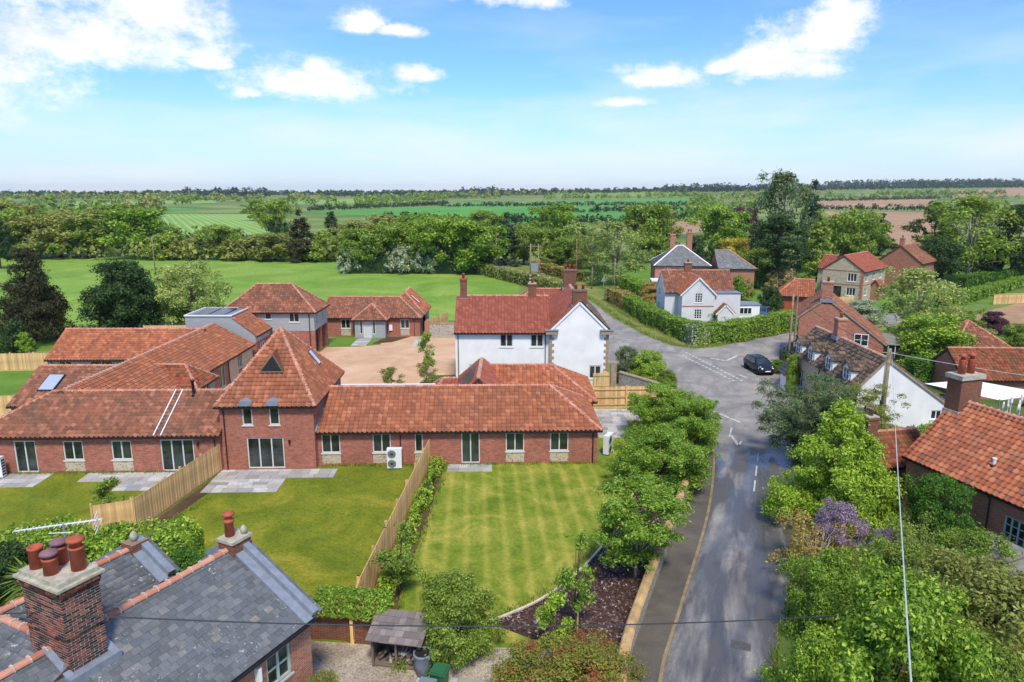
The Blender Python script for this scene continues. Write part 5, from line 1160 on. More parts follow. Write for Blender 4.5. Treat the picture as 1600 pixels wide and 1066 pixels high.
# heat pumps
def heat_pump(label, loc, rz, fans=2):
    t = thing('heat_pump', label, 'heat pump', loc, rz, None); h = 1.38 if fans == 2 else .85; w = .95
    MB().box(-w / 2, w / 2, -.19, .19, .08, h).build('casing', 'metal_white', t)
    for i in range(fans):
        z = .08 + (h - .08) * (i + .5) / fans; f = MB(Matrix.Translation((-.16, -.2, z)) @ Matrix.Rotation(R(90), 4, 'X')); f.lathe([(.27, 0), (.27, .02), (.05, .022)], 18); g = f.build('fan_guard', 'metal_grey', t)
        mb = MB()
        for k in range(6):
            a = k * math.pi / 6; mb.bar((-.16 - .26 * math.cos(a), -.232, z - .26 * math.sin(a)), (-.16 + .26 * math.cos(a), -.232, z + .26 * math.sin(a)), .012)
        mb.build('grille', 'black_plastic', g)
    for i in range(6): MB().box(w / 2, w / 2 + .012, -.15, .15, .2 + i * (h - .3) / 6, .2 + (i + .55) * (h - .3) / 6).build('vent_slot', 'black_plastic', t)
    for s in (-1, 1): MB().box(s * .33 - .04, s * .33 + .04, -.22, .22, 0, .08).build('foot', 'black_plastic', t)
heat_pump('tall white twin fan heat pump under barn range window', (-7.55, 42.75, 0), RZ); heat_pump('white heat pump turned side on at hipped end of barn', (6.55, 45.4, 0), R(62), 2); heat_pump('white heat pump by patio door of ladder roofed range', (-32.15, 41.25, 0), RZ)
# ------------------------------------------------------------------ poles, wires, sign
def tele_pole(label, x, y, h, r=.13, arms=0, group=None, mat='pole_wood'):
    t = thing('telegraph_pole', label, 'pole', (x, y, HZ(x, y)), 0, group); MB().tube([(0, 0, 0), (0, 0, h * .5), (0, 0, h)], [r, r * .85, r * .7], 9).build('pole', mat, t, True)
    if arms:
        MB().box(-.9, .9, -.05, .05, h - .45, h - .33).build('crossarm', mat, t)
        for k in (-.8, 0, .8): MB().lathe([(.04, 0), (.06, .06), (.03, .14)], 8, (k, 0, h - .33)).build('insulator', 'metal_white', t)
    return t
p = tele_pole('stout leaning telegraph pole before white cottage gable', 25.3, 46.0, 7.2, .17); MB().box(-.22, -.14, -.12, .12, 2.6, 3.6).build('cable_box', 'black_plastic', p); MB().tube([(-.19, 0, 3.6), (-.19, 0, 6.8)], .03, 5).build('conduit', 'metal_grey', p)
p = tele_pole('tall twin telegraph pole beside hedge and flint cottage', 26.3, 65.2, 8.1, .12); MB().tube([(.45, 0, 0), (.4, 0, 8.0)], [.11, .09], 8).build('pole', 'pole_wood', p)
tele_pole('thin telegraph pole on road verge by ochre hedge', 17.1, 117, 6.6, .1); tele_pole('short pole on road verge beyond road sign', 14.6, 128, 4.0, .11); tele_pole('telegraph pole in front of roadside trees', 13.0, 142, 8.2, .1)
tele_pole('telegraph pole standing alone in the pasture', -76.1, 150, 8.0, .13, 1); tele_pole('telegraph pole by the bend of the hedged lane', -3.4, 152, 9.0, .11); tele_pole('telegraph pole among dark trees beside flint house', 86, 117, 7.5, .12)
t = thing('transformer_pole', 'twin wooden poles carrying a grey electricity transformer', 'transformer', (4.1, 129, 0))
for s in (-.75, .75):
    MB().tube([(s, 0, 0), (s * .95, 0, 8.2)], [.15, .11], 9).build('pole', 'pole_wood', t, True)
    for k in range(4): MB().box(s - .17, s + .17, -.17, .17, .5 + k * .6, .72 + k * .6).build('white_band', 'paint_white', t)
MB().box(-.62, .62, -.5, .3, 3.1, 4.6).build('transformer', 'metal_grey', t); MB().box(-1.1, 1.1, -.2, -.1, 3.0, 3.1).build('platform', 'pole_wood', t); MB().box(-1.2, 1.2, -.06, .06, 7.6, 7.75).build('crossarm', 'pole_wood', t)
def cable(label, pts, r=.014, mat='wire', name='overhead_cable', n=10):
    P = [Vector(p) for p in pts]; t = MB().tube(smooth_path(P, n) if len(P) > 2 else P, r, 5).build(name, mat); tag(t, label, 'cable')
def sag(a, b, s, k=8): 
    a, b = Vector(a), Vector(b); return [a + (b - a) * (i / k) - Vector((0, 0, s * 4 * (i / k) * (1 - i / k))) for i in range(k + 1)]
ctop = WW @ Vector((6.0, 2.2, 6.3))
cable('dark twisted service cable running from big chimney across the road', sag(ctop, (26.15, 24.5, 3.0), 1.0), .022)
cable('dark cable leaving big chimney to the left', [WW @ Vector((5.45, 3.6, 6.3)), WW @ Vector((3.0, 9.0, 6.35)), (-30, 22, 6.9)], .018)
cable('pale straight cable coming down from stout telegraph pole', sag((25.45, 46.0, 7.0), (5.2, 8, 11.1), .2), .013, 'wire_pale')
cable('pale cable from stout telegraph pole to far right gardens', sag((25.4, 46, 6.9), (42, 40, 5.6), .3), .015, 'wire_pale'); cable('cable between twin pole and stout telegraph pole', sag((26.5, 65.2, 7.8), (25.4, 46, 6.95), .4), .013)
cable('cable from twin pole across to grey cottage gable', sag((26.3, 65.2, 7.7), (25.0, 92.6, 5.4), .4), .013); cable('power line crossing the pasture', sag((-76.1, 150, 7.8), (4.1, 129, 7.7), 1.2), .02)
tele_pole('telegraph pole carrying the pale cable beside near garden', 5.2, 8, 11.15, .14); tele_pole('telegraph pole left of slate house garden', -30, 22, 7.0, .13); tele_pole('telegraph pole in far right gardens', 42, 40, 5.8, .13)
t = thing('road_sign', 'small triangular road sign on a grey post at verge', 'sign', (16.0, 122.5, 0)); MB().tube([(0, 0, 0), (0, 0, 3.0)], .05, 7).build('post', 'metal_grey', t); mb = MB(Matrix.Translation((0, 0, 2.1)) @ Matrix.Rotation(R(90), 4, 'X')); mb.prism([(-.5, 0), (.5, 0), (0, .87)], .05, .08); mb.build('plate', 'metal_grey', t)
# iron garden railing by the parked car
t = thing('garden_railing', 'low dark metal railing on stone kerb behind parked car', 'railing', (26.6, 66.8, 0)); q = [Vector((.0, 0, 0)), Vector((.9, 3.2, 0)), Vector((1.7, 5.6, 0)), Vector((4.2, 9.0, 0))]
for a, b in zip(q, q[1:]):
    n = 3
    for i in range(n): p = a + (b - a) * (i / n); MB().box(p.x - .05, p.x + .05, p.y - .05, p.y + .05, 0, 1.15).build('post', 'black_plastic', t)
    for z in (.35, .7, 1.05): MB().bar(a + Vector((0, 0, z)), b + Vector((0, 0, z)), .03).build('rail', 'black_plastic', t)
q = [Vector((25.4, 60.6, 0)), Vector((26.4, 66.5, 0)), Vector((27.6, 70.4, 0))]; ribbon('kerb', q, .25, 0, .3, 'stone_trim', 1.1)
# white sail canopy with the car under it
t = thing('sail_canopy', 'white fabric sail canopy shading a car beside white gable', 'canopy', (34.8, 51.6, 0))
mb = MB(); mb.poly([(-1.9, 2.6, 2.5), (1.7, -1.0, 2.2), (6.2, .2, 2.35)]); mb.poly([(-1.9, 2.6, 2.5), (6.2, .2, 2.35), (2.2, 3.4, 2.6)]); mb.build('sail', 'canvas', t)
for x, y, h in ((-1.9, 2.6, 2.6), (1.7, -1.0, 2.3), (6.2, .2, 2.45), (2.2, 3.4, 2.7)): MB().tube([(x, y, 0), (x, y, h)], .04, 7).build('post', 'metal_grey', t)

# ------------------------------------------------------------------ cars
def car(label, loc, rz, paint, group=None, tall=0.0):
    t = thing('parked_car', label, 'car', loc, rz, group); Lc, Wd = 4.0, 1.72
    # loft of cross sections along x (front = +x): (x, half width, sill z, shoulder z, roof half width, roof z)
    S = [(-1.98, .60, .45, .70, .50, .78), (-1.90, .78, .30, .86, .62, .98), (-1.60, .84, .24, .94, .60, 1.38), (-1.0, .86, .22, .95, .60, 1.47), (-.2, .86, .22, .94, .61, 1.48), (.35, .86, .22, .93, .60, 1.40), (.95, .86, .22, .91, .66, .98), (1.3, .85, .22, .88, .62, .92), (1.75, .80, .26, .78, .55, .82), (1.98, .62, .34, .62, .45, .66)]
    S = [(x, w, a, b + tall * .5, rw, c + tall) for x, w, a, b, rw, c in S]
    mb = MB(); ring = []
    for x, w, a, b, rw, c in S:
        k = mb.pts([(x, -w * .92, a), (x, -w, (a + b) / 2), (x, -w * .97, b), (x, -rw, c - .03), (x, -rw * .6, c), (x, rw * .6, c), (x, rw, c - .03), (x, w * .97, b), (x, w, (a + b) / 2), (x, w * .92, a)]); ring.append(k)
    for a, b in zip(ring, ring[1:]):
        for j in range(9): mb.f.append((a + j, b + j, b + j + 1, a + j + 1))
        mb.f.append((a + 9, b + 9, b, a))
    mb.f.append(tuple(ring[0] + j for j in range(10))); mb.f.append(tuple(ring[-1] + j for j in reversed(range(10))))
    bd = mb.build('body', paint, t, True)
    def glassq(name, pts): m = MB(); m.poly(pts); m.build(name, 'glass', bd)
    T = tall
    glassq('windscreen', [(.98, -.68, .99 + T * .9), (.98, .68, .99 + T * .9), (.40, .56, 1.415 + T), (.40, -.56, 1.415 + T)]); glassq('rear_window', [(-1.92, .58, 1.0 + T), (-1.92, -.58, 1.0 + T), (-1.64, -.52, 1.37 + T), (-1.64, .52, 1.37 + T)])
    for s in (-1, 1):
        for nm, x0, x1, u0, u1 in (('front_window', -.28, .82, -.25, .33), ('back_window', -1.5, -.34, -1.45, -.32)):
            z0, z1 = .985 + T * .6, 1.40 + T; pts = [(x0, s * .845, z0), (x1, s * .83, z0), (u1, s * .64, z1), (u0, s * .64, z1)]; glassq(nm, pts if s < 0 else pts[::-1])
        MB().box(.62, .78, min(s * .86, s * 1.02), max(s * .86, s * 1.02), .93 + T * .5, 1.05 + T * .5).build('mirror', paint, t)
        m = MB(); m.poly([(1.60, s * .79, .80), (1.93, s * .60, .68), (1.90, s * .42, .74), (1.52, s * .60, .86)]); m.poly([(1.62, s * .83, .70), (1.95, s * .61, .60), (1.935, s * .6, .70), (1.60, s * .8, .82)]); m.build('headlight', 'lamp_glass', t)
        MB().box(-1.93, -1.86, s * .66 - .12, s * .66 + .12, .7, .92).build('tail_light', 'pot_clay', t)
        for x in (-1.22, 1.25):
            W = Matrix.Translation((x, s * .79, .31)) @ Matrix.Rotation(R(90), 4, 'X'); w = MB(W); w.lathe([(.2, -.1), (.3, -.1), (.31, -.06), (.31, .06), (.3, .1), (.2, .1)], 18); wo_ = w.build('wheel', 'tyre', t, True)
            r_ = MB(W); r_.lathe([(.2, -.085), (.2, .085)], 18); r_.build('rim', 'alloy', wo_)
    MB().box(1.93, 1.995, -.26, .26, .42, .53).build('number_plate', 'frame_white', t); MB().box(1.90, 1.975, -.5, .5, .54, .6).build('grille', 'black_plastic', t)
    return t
car('glossy black hatchback parked by the railing near junction', (24.5, 67.8, .017), R(-84), 'car_black'); car('blue people carrier parked beside grey cottage garage', (35.2, 97.5, .006), R(-125), 'car_blue', tall=.2); car('dark blue car under white sail canopy', (34.5, 53.0, .011), R(-70), 'car_black', tall=.15)
# ------------------------------------------------------------------ vegetation
def leaf_quads(P, N, s, asp, r):
    n = len(P); N = N / np.maximum(np.linalg.norm(N, axis=1, keepdims=True), 1e-6)
    T = np.cross(N, r.normal(size=(n, 3))); T /= np.maximum(np.linalg.norm(T, axis=1, keepdims=True), 1e-6); B = np.cross(N, T)
    a = T * s[:, None]; b = B * (s * asp)[:, None]
    return np.stack([P - a, P + b * .9 - a * .1, P + a, P - b * .9 - a * .1], 1).reshape(-1, 3)
def env(shape, t):
    if shape == 'round': return np.sqrt(np.clip(1 - (2 * t - .95) ** 2, .02, 1)) ** .8
    if shape == 'dome': return np.sqrt(np.clip(1 - t ** 2, .02, 1)) ** .9
    if shape == 'cone': return (1 - t) ** .85 * .95 + .05
    if shape == 'tall': return np.sqrt(np.clip(1 - (1.7 * t - .6) ** 2, .03, 1)) * np.where(t > .8, .8, 1)
    if shape == 'vase': return .35 + .65 * np.sqrt(np.clip(1 - (2 * t - 1.3) ** 2 / 1.7, .02, 1))
    return np.ones_like(t)
def crown_mesh(name, seed, h, r_, z0, shape, n, leaf, clumps, cr, mat, asp=.55, gap=.0, flat=.75, droop=0.0, lobes=9):
    r = np.random.default_rng(seed)
    t = r.beta(1.15, 1.25, clumps) if shape != 'cone' else r.beta(1.0, 1.5, clumps)
    e = env(shape, t); a = r.uniform(0, 2 * np.pi, clumps); rad = r_ * e * r.uniform(0, 1, clumps) ** .42 * (1 - .35 * cr / max(r_, .1))
    lop = 1 + .18 * np.sin(a * 2 + seed) + .12 * np.sin(a * 3 + seed * 2)
    C = np.stack([rad * lop * np.cos(a), rad * lop * np.sin(a), z0 + (h - z0) * t], 1)
    if lobes:
        lt = np.linspace(.12, .92, lobes) + r.normal(0, .05, lobes); la = np.arange(lobes) * 2.4 + r.normal(0, .3, lobes); lr = r_ * env(shape, np.clip(lt, 0, 1)) * r.uniform(.45, .8, lobes)
        LC = np.stack([lr * np.cos(la), lr * np.sin(la), z0 + (h - z0) * lt], 1); k = r.uniform(size=clumps) < .68; pick = r.integers(0, lobes, clumps)
        C = np.where(k[:, None], LC[pick] + r.normal(0, 1, (clumps, 3)) * np.array([.22, .22, .15]) * r_, C)
        C[:, 2] = np.maximum(C[:, 2], z0 * .7)
    C[:, 2] = np.minimum(C[:, 2], h - cr * .55)
    c_r = cr * r.uniform(.55, 1.25, clumps) * (.55 + .45 * e)
    w = c_r ** 2; w /= w.sum(); idx = r.choice(clumps, n, p=w)
    d = r.normal(size=(n, 3)); d[:, 2] += .25; d /= np.linalg.norm(d, axis=1, keepdims=True)
    q = np.abs(r.normal(.78, .3, n))
    P = C[idx] + d * (c_r[idx] * q)[:, None] * np.array([1, 1, flat])
    if droop: P[:, 2] -= droop * r.uniform(0, 1, n) ** 2 * (q > .7)
    P[:, 2] = np.maximum(P[:, 2], .05)
    out = P - np.array([0, 0, z0 + (h - z0) * .4]); out /= np.maximum(np.linalg.norm(out, axis=1, keepdims=True), .1)
    N = d * .55 + out * .35 + r.normal(size=(n, 3)) * .55 + np.array([0, 0, .35])
    V = leaf_quads(P, N, leaf * r.uniform(.6, 1.3, n), asp, r)
    return np_mesh(name, V, np.arange(4 * n).reshape(-1, 4), mat), C
def trunk_mesh(C, h, z0, rad, seed, limbs=9, mat='bark', lean=0.0, multi=1):
    r = random.Random(seed); mb = MB(); top = h * .82
    for m in range(multi):
        o = Vector((r.uniform(-.25, .25), r.uniform(-.25, .25), 0)) if multi > 1 else Vector((0, 0, 0)); e = o * 4 if multi > 1 else Vector((r.uniform(-.2, .2), r.uniform(-.2, .2), 0))
        mb.tube([o * .4, o + Vector((0, 0, z0 * .6)), o + e * .3 + Vector((0, 0, z0 + (top - z0) * .4)), o + e * .7 + Vector((0, 0, top))], [rad * 1.25, rad, rad * .6, rad * .16], 8)
    pick = sorted(range(len(C)), key=lambda i: r.random())[:limbs]
    for i in pick:
        c = Vector(C[i]); s = min(max(z0 * .8, c.z * .45), top * .9); b = Vector((c.x * .05, c.y * .05, s)); m_ = (b + c) / 2 + Vector((0, 0, .12 * (c - b).length))
        mb.tube([b, m_, c], [rad * .42, rad * .26, rad * .08], 6)
    me = mb.mesh('trunk'); me.materials.append(MATS[mat]); me.polygons.foreach_set('use_smooth', [True] * len(me.polygons)); return me
ARCH = {}
def arch(key, h, r, z0, shape, n, leaf, clumps, cr, mat, rad=.2, bark='bark', limbs=9, multi=1, seed=1, **k):
    cm, C = crown_mesh('crown', seed, h, r, z0, shape, n, leaf, clumps, cr, mat, **k); ARCH[key] = (cm, trunk_mesh(C, h, z0, rad, seed, limbs, bark, multi=multi), h, r); return key
def plant(key, label, cat, loc, h=None, r=None, rz=0.0, mat=None, group=None, name='tree'):
    cm, tm, h0, r0 = ARCH[key]; t = thing(name, label, cat, loc, rz, group); k = (r or r0) / r0; kh = (h or h0) / h0; S = Matrix.Diagonal((k, k, kh, 1))
    inst(tm, 'trunk' if name != 'shrub' else 'stems', t, S); inst(cm, 'crown' if name != 'shrub' else 'foliage', t, S, mat); return t
def at_px(x, yb, yt, wpx):
    g = G(x, yb); d = g.y * _c + CAM_H * _s; Y = g.y; v = (533 - yt) / FPX; tt = Y / (_c + v * _s); z = CAM_H + (-_s + v * _c) * tt
    return g, max(.4, z), wpx / 2 * d / FPX
def tree_px(key, label, x, yb, yt, wpx, mat=None, group=None, name='tree', cat='tree'):
    g, h, r = at_px(x, yb, yt, wpx); g.z = HZ(g.x, g.y); return plant(key, label, cat, g, h, r, random.uniform(0, 6.28), mat, group, name)
# far and middle-distance kinds
arch('oak', 10, 5, 1.6, 'round', 11000, .27, 110, 1.2, 'leaf_mid', .28, seed=11); arch('oak2', 10, 5, 1.2, 'round', 11000, .27, 130, 1.05, 'leaf_mid', .28, seed=12); arch('ash', 11, 4.4, 1.8, 'tall', 9500, .25, 110, .95, 'leaf_birch', .24, seed=13, multi=2)
arch('bush', 5, 4, .2, 'dome', 6000, .23, 75, .85, 'leaf_mid', .16, seed=14); arch('spruce', 12, 3, .6, 'cone', 5200, .32, 80, .85, 'leaf_spruce', .22, 'bark_dark', seed=15, asp=.35, flat=.5, droop=.35, lobes=0); arch('pine', 14, 4.4, 3.2, 'tall', 8500, .28, 110, 1.0, 'leaf_bluegreen', .3, seed=16, flat=.55, asp=.4)
arch('birch', 11, 4.2, 1.4, 'tall', 10000, .17, 120, .85, 'leaf_birch', .15, 'bark_pale', 14, 3, seed=17, droop=.7)
# ---- belt beyond the pasture
g_ = 'trees in the belt beyond the pasture'
for x, yb, yt, w, k, m in [(15, 402, 328, 85, 'oak', 'leaf_mid'), (62, 404, 345, 80, 'oak2', 'leaf_olive'), (95, 402, 330, 105, 'oak', 'leaf_olive'), (140, 402, 340, 90, 'oak2', 'leaf_mid'), (160, 400, 325, 70, 'ash', 'leaf_olive'), (219, 403, 327, 98, 'oak2', 'leaf_bright'), (262, 405, 366, 80, 'bush', 'leaf_mid'), (300, 405, 372, 70, 'bush', 'leaf_olive'), (345, 405, 352, 66, 'oak', 'leaf_mid'), (385, 406, 372, 90, 'bush', 'leaf_olive'), (430, 407, 365, 80, 'oak2', 'leaf_olive'), (500, 408, 362, 76, 'bush', 'leaf_mid'), (530, 408, 368, 60, 'oak', 'leaf_mid'), (430, 368, 312, 55, 'oak', 'leaf_mid'), (400, 345, 312, 40, 'oak2', 'leaf_mid'), (600, 385, 334, 85, 'ash', 'leaf_olive'), (560, 392, 345, 60, 'oak', 'leaf_olive'), (640, 385, 338, 60, 'ash', 'leaf_olive'), (760, 380, 330, 60, 'oak', 'leaf_mid'), (20, 375, 315, 70, 'oak', 'leaf_olive'), (180, 372, 320, 80, 'oak2', 'leaf_mid')]:
    c_ = {'leaf_mid': 'deep green', 'leaf_olive': 'olive', 'leaf_bright': 'fresh yellow green'}[m]
    n_ = {'bush': ' low spreading scrub bush', 'ash': ' slim airy tree', 'oak': ' rounded tree', 'oak2': ' broad billowing tree'}[k]
    tree_px(k, c_ + n_ + (' in the belt edging the pasture' if yb > 395 else ' standing behind the pasture belt' if x < 450 else ' behind the copse fields'), x, yb, yt, w, m, g_)
tree_px('spruce', 'dark brownish conifer rising from the belt beyond the pasture', 473, 409, 324, 62, 'leaf_yew'); tree_px('spruce', 'narrow dark evergreen tree behind brownish conifer', 520, 392, 316, 36, 'leaf_dark'); tree_px('ash', 'slender dark tree left of copse beyond pasture', 1, 420, 335, 50, 'leaf_dark')
g_ = 'trees of the copse behind the trimmed field hedge'
for x, yb, yt, w, k in [(572, 425, 358, 76, 'oak'), (612, 424, 350, 84, 'oak2'), (652, 423, 346, 80, 'oak'), (692, 426, 338, 92, 'oak2'), (735, 427, 344, 104, 'oak'), (655, 400, 335, 70, 'oak2')]: tree_px(k, {572: 'low round tree at hawthorn end of the copse', 612: 'deep green tree between hawthorns in the copse', 652: 'fresh green tree in the middle of the copse', 692: 'tallest fresh green tree of the copse', 735: 'widest copse tree beside the lane hedge', 655: 'taller tree standing at the back of the copse'}[x], x, yb, yt, w, 'leaf_mid' if x < 650 else 'leaf_hedge', g_)
for x, w in [(548, 44), (628, 54), (668, 46)]: tree_px('bush', 'white blossoming hawthorn at edge of copse', x, 427, 386, w, 'leaf_blossom', 'hawthorns at the copse edge')
tree_px('spruce', 'tall black green spruce at the lane bend', 790, 415, 328, 52, 'leaf_spruce'); tree_px('oak', 'fresh green tree right of the black spruce', 818, 414, 352, 60, 'leaf_mid'); tree_px('oak', 'large round oak standing behind lane trees', 866, 385, 320, 68, 'leaf_hedge'); tree_px('ash', 'pale green leafy tree over the lane', 905, 420, 345, 66, 'leaf_birch'); tree_px('oak2', 'dense green tree beside lane poles', 858, 418, 358, 56, 'leaf_mid'); tree_px('oak2', 'shaded green tree behind lane hedges', 888, 425, 370, 60, 'leaf_mid')
tree_px('birch', 'large silvery birch with pale stems beside village road', 962, 445, 346, 108, 'leaf_birch'); tree_px('birch', 'smaller birch beside the large silvery birch', 925, 432, 362, 66, 'leaf_olive'); tree_px('oak2', 'tall tree behind the silvery birch', 1010, 410, 320, 76, 'leaf_mid'); tree_px('ash', 'tall leafy tree beside brick villa chimneys', 1035, 400, 318, 60, 'leaf_olive')
tree_px('oak', 'vivid green maple beyond brick villa', 1122, 400, 322, 80, 'leaf_bright'); tree_px('oak2', 'dark purple leaved tree beside vivid green maple', 1158, 398, 325, 50, 'leaf_purple'); tree_px('bush', 'round dark clipped yew behind grey cottage', 1088, 440, 372, 64, 'leaf_dark'); tree_px('oak2', 'golden yellow leaved tree beyond brick annexe', 1148, 425, 373, 50, 'leaf_yellow')
tree_px('birch', 'very tall grey green tree towering over village', 1218, 430, 268, 100, 'leaf_bluegreen'); tree_px('spruce', 'tall dark spruce beside towering grey green tree', 1260, 425, 274, 52, 'leaf_spruce'); tree_px('pine', 'broad dark evergreen in front of towering tree', 1212, 452, 335, 100, 'leaf_dark'); tree_px('spruce', 'feathery yellow green conifer beside dark evergreen', 1275, 440, 322, 66, 'leaf_mid'); tree_px('oak', 'green tree right of feathery conifer', 1318, 415, 330, 84, 'leaf_mid'); tree_px('oak', 'yellowish tree behind flint house', 1298, 400, 338, 50, 'leaf_yellow'); tree_px('spruce', 'dark cypress between flint house and fields', 1372, 400, 330, 50, 'leaf_dark'); tree_px('oak2', 'leafy tree behind flint house roof', 1350, 405, 332, 60, 'leaf_mid')
tree_px('pine', 'dark pine at corner of far brown field', 1452, 430, 315, 70, 'leaf_dark'); tree_px('birch', 'huge pale green tree beyond brick house', 1512, 440, 306, 130, 'leaf_mid'); tree_px('pine', 'dark pine right of the huge pale green tree', 1578, 440, 318, 84, 'leaf_dark'); tree_px('oak', 'dark tree under the huge pale green tree', 1460, 445, 375, 70, 'leaf_dark'); tree_px('oak2', 'dark tree at end of clipped far hedge', 1560, 438, 370, 80, 'leaf_dark')
tree_px('oak', 'green garden tree between cottages beside yew', 1180, 450, 390, 60, 'leaf_mid'); tree_px('bush', 'greenish shrub beside grey cottage garage', 1155, 470, 432, 40, 'leaf_hedge', name='shrub', cat='shrub'); tree_px('bush', 'tan feathery shrub behind orange garage', 1222, 455, 421, 62, 'leaf_tan', name='shrub', cat='shrub'); tree_px('bush', 'dark rounded shrub beside orange garage', 1202, 492, 448, 42, 'leaf_dark', name='shrub', cat='shrub')
# ---- trees round the paddock
arch('yew', 9.5, 4.8, 1.2, 'cone', 30000, .17, 260, .95, 'leaf_yew', .3, 'bark_dark', seed=21, asp=.4, flat=.6, droop=.3, lobes=0); arch('holm', 8, 4.4, .2, 'dome', 26000, .155, 200, .85, 'leaf_dark', .25, 'bark_dark', seed=22, lobes=0); arch('willow', 7.5, 4.5, .5, 'round', 19000, .14, 160, .75, 'leaf_birch', .16, multi=3, seed=23, droop=.4)
tree_px('yew', 'large brownish dark yew on bare trunk beside paddock', 56, 532, 383, 122); tree_px('holm', 'dense dark green evergreen at pasture fence', 200, 520, 406, 130); tree_px('willow', 'loose pale green willow next to dense dark evergreen', 300, 512, 411, 122)
tree_px('bush', 'dark rhododendron with pale flowers under yew', 22, 552, 502, 62, 'leaf_dark', name='shrub', cat='shrub'); tree_px('ash', 'young yellow green tree by paddock fence', 42, 556, 518, 24, 'leaf_lime'); tree_px('ash', 'bare twiggy young tree beside yew trunk', 88, 528, 488, 44, 'leaf_olive'); tree_px('ash', 'slim staked tree behind distant timber fence', 219, 518, 474, 22, 'leaf_lime'); tree_px('ash', 'second slim tree behind distant timber fence', 284, 512, 462, 34, 'leaf_lime')

# ---- hedges
def hedge(label, pts, w, h, mat='leaf_hedge', dens=95, leaf=.09, name='hedge', wob=.12, seed=3, group=None, z0=0.0):
    r = np.random.default_rng(seed); t = thing(name, label, 'hedge', tuple(Vector(pts[0])), 0, group); o0 = Vector(pts[0]); Pp = [Vector(p) - o0 for p in pts]; V = []; core = MB()
    for a, b in zip(Pp, Pp[1:]):
        d = b - a; L = d.length; dn = np.array(d.normalized()); s = np.array([-dn[1], dn[0], 0]); n = int(1.7 * dens * L * (2 * h + w) * (.09 / leaf) ** 2)
        u = r.uniform(-w * .2, L + w * .2, n); k = r.uniform(0, 2 * h + w, n); side = np.where(k < h, -1, np.where(k > h + w, 1, 0)); zz = np.where(k < h, k, np.where(k > h + w, 2 * h + w - k, h)); yy = np.where(side != 0, side * w / 2, k - h - w / 2)
        bul = 1 + wob * (np.sin(u * 1.3 + seed) + np.sin(u * 3.1 + 2 * seed) * .6 + np.sin(zz * 4 + u) * .4); edge = np.clip((zz / h - .75) / .25, 0, 1) * np.abs(side) * .12 * w
        P = np.array(a)[None] + u[:, None] * dn + (yy * bul - side * edge)[:, None] * s + np.array([0, 0, 1]) * (zz * (1 + .35 * wob * np.sin(u * .9 + seed) + .2 * wob * np.sin(u * 2.7)) + r.normal(0, .05, n))[:, None] + r.normal(0, .035, (n, 3))
        N = side[:, None] * s + np.where(side == 0, 1.0, .45)[:, None] * np.array([0, 0, 1]) + r.normal(size=(n, 3)) * .6; V.append(leaf_quads(P, N, leaf * r.uniform(.6, 1.35, n), .6, r))
        M = Matrix.Translation(a) @ Matrix.Rotation(math.atan2(d.y, d.x), 4, 'Z'); core.M = M; core.box(0, L, -w * .36, w * .36, 0, h * .86)
        ne = int(1.7 * dens * w * h * (.09 / leaf) ** 2)
        for u0, sg in ((-w * .12, -1), (L + w * .12, 1)):
            Q = np.array(a)[None] + (u0 + r.normal(0, .06, ne))[:, None] * dn + r.uniform(-w / 2, w / 2, ne)[:, None] * s + np.array([0, 0, 1]) * r.uniform(0, h, ne)[:, None]; V.append(leaf_quads(Q, sg * dn + r.normal(size=(ne, 3)) * .6 + np.array([0, 0, .4]), leaf * r.uniform(.6, 1.35, ne), .6, r))
    V = np.concatenate(V); V[:, 2] = np.maximum(V[:, 2], .02); fo = bpy.data.objects.new('foliage', np_mesh('foliage', V, np.arange(len(V)).reshape(-1, 4), mat)); link(fo, t)
    if z0: fo.location.z = z0
    else: core.build('dark_core', 'leaf_dark', t)  # solid dark green box behind the leaves keeps the hedge opaque
    return t
hedge('tall trimmed field hedge fronting the copse', [G(536, 427), G(640, 427), G(770, 428)], 2.2, 4.3, 'leaf_dark', 30, .2, wob=.1)
hedge('rough hedge of the lane running toward white house', [G(752, 428), G(800, 440), G(850, 452), G(880, 462)], 2.4, 2.2, 'leaf_olive', 40, .16, seed=5)
hedge('clipped corner hedge along the verge in front of grey cottage', [G(985, 485), G(1020, 508), G(1085, 536)], 2.0, 2.1, 'leaf_hedge', 85, .11, seed=6); hedge('clipped corner hedge along side road with white blossom', [G(1085, 537), G(1150, 532), G(1242, 514)], 2.2, 2.3, 'leaf_hedge', 85, .11, seed=7); hedge('patch of white hawthorn blossom at hedge corner', [G(1078, 538), G(1098, 537)], 1.9, 2.15, 'leaf_blossom', 80, .1, seed=8)
hedge('ochre clipped hedge beside village road', [G(955, 470), G(985, 484)], 2.2, 2.2, 'leaf_bronze', 60, .12, seed=9); hedge('green block hedge behind ochre hedge', [G(975, 452), G(1010, 470)], 2.4, 2.4, 'leaf_hedge', 60, .12, seed=10); hedge('long low hedge beside ploughed plot', [G(1470, 482), G(1600, 445)], 2.4, 1.6, 'leaf_hedge', 50, .14, seed=11); hedge('clipped dark green block hedge by far dark trees', [G(1500, 452), G(1600, 437)], 2.6, 2.4, 'leaf_box', 50, .14, seed=12)
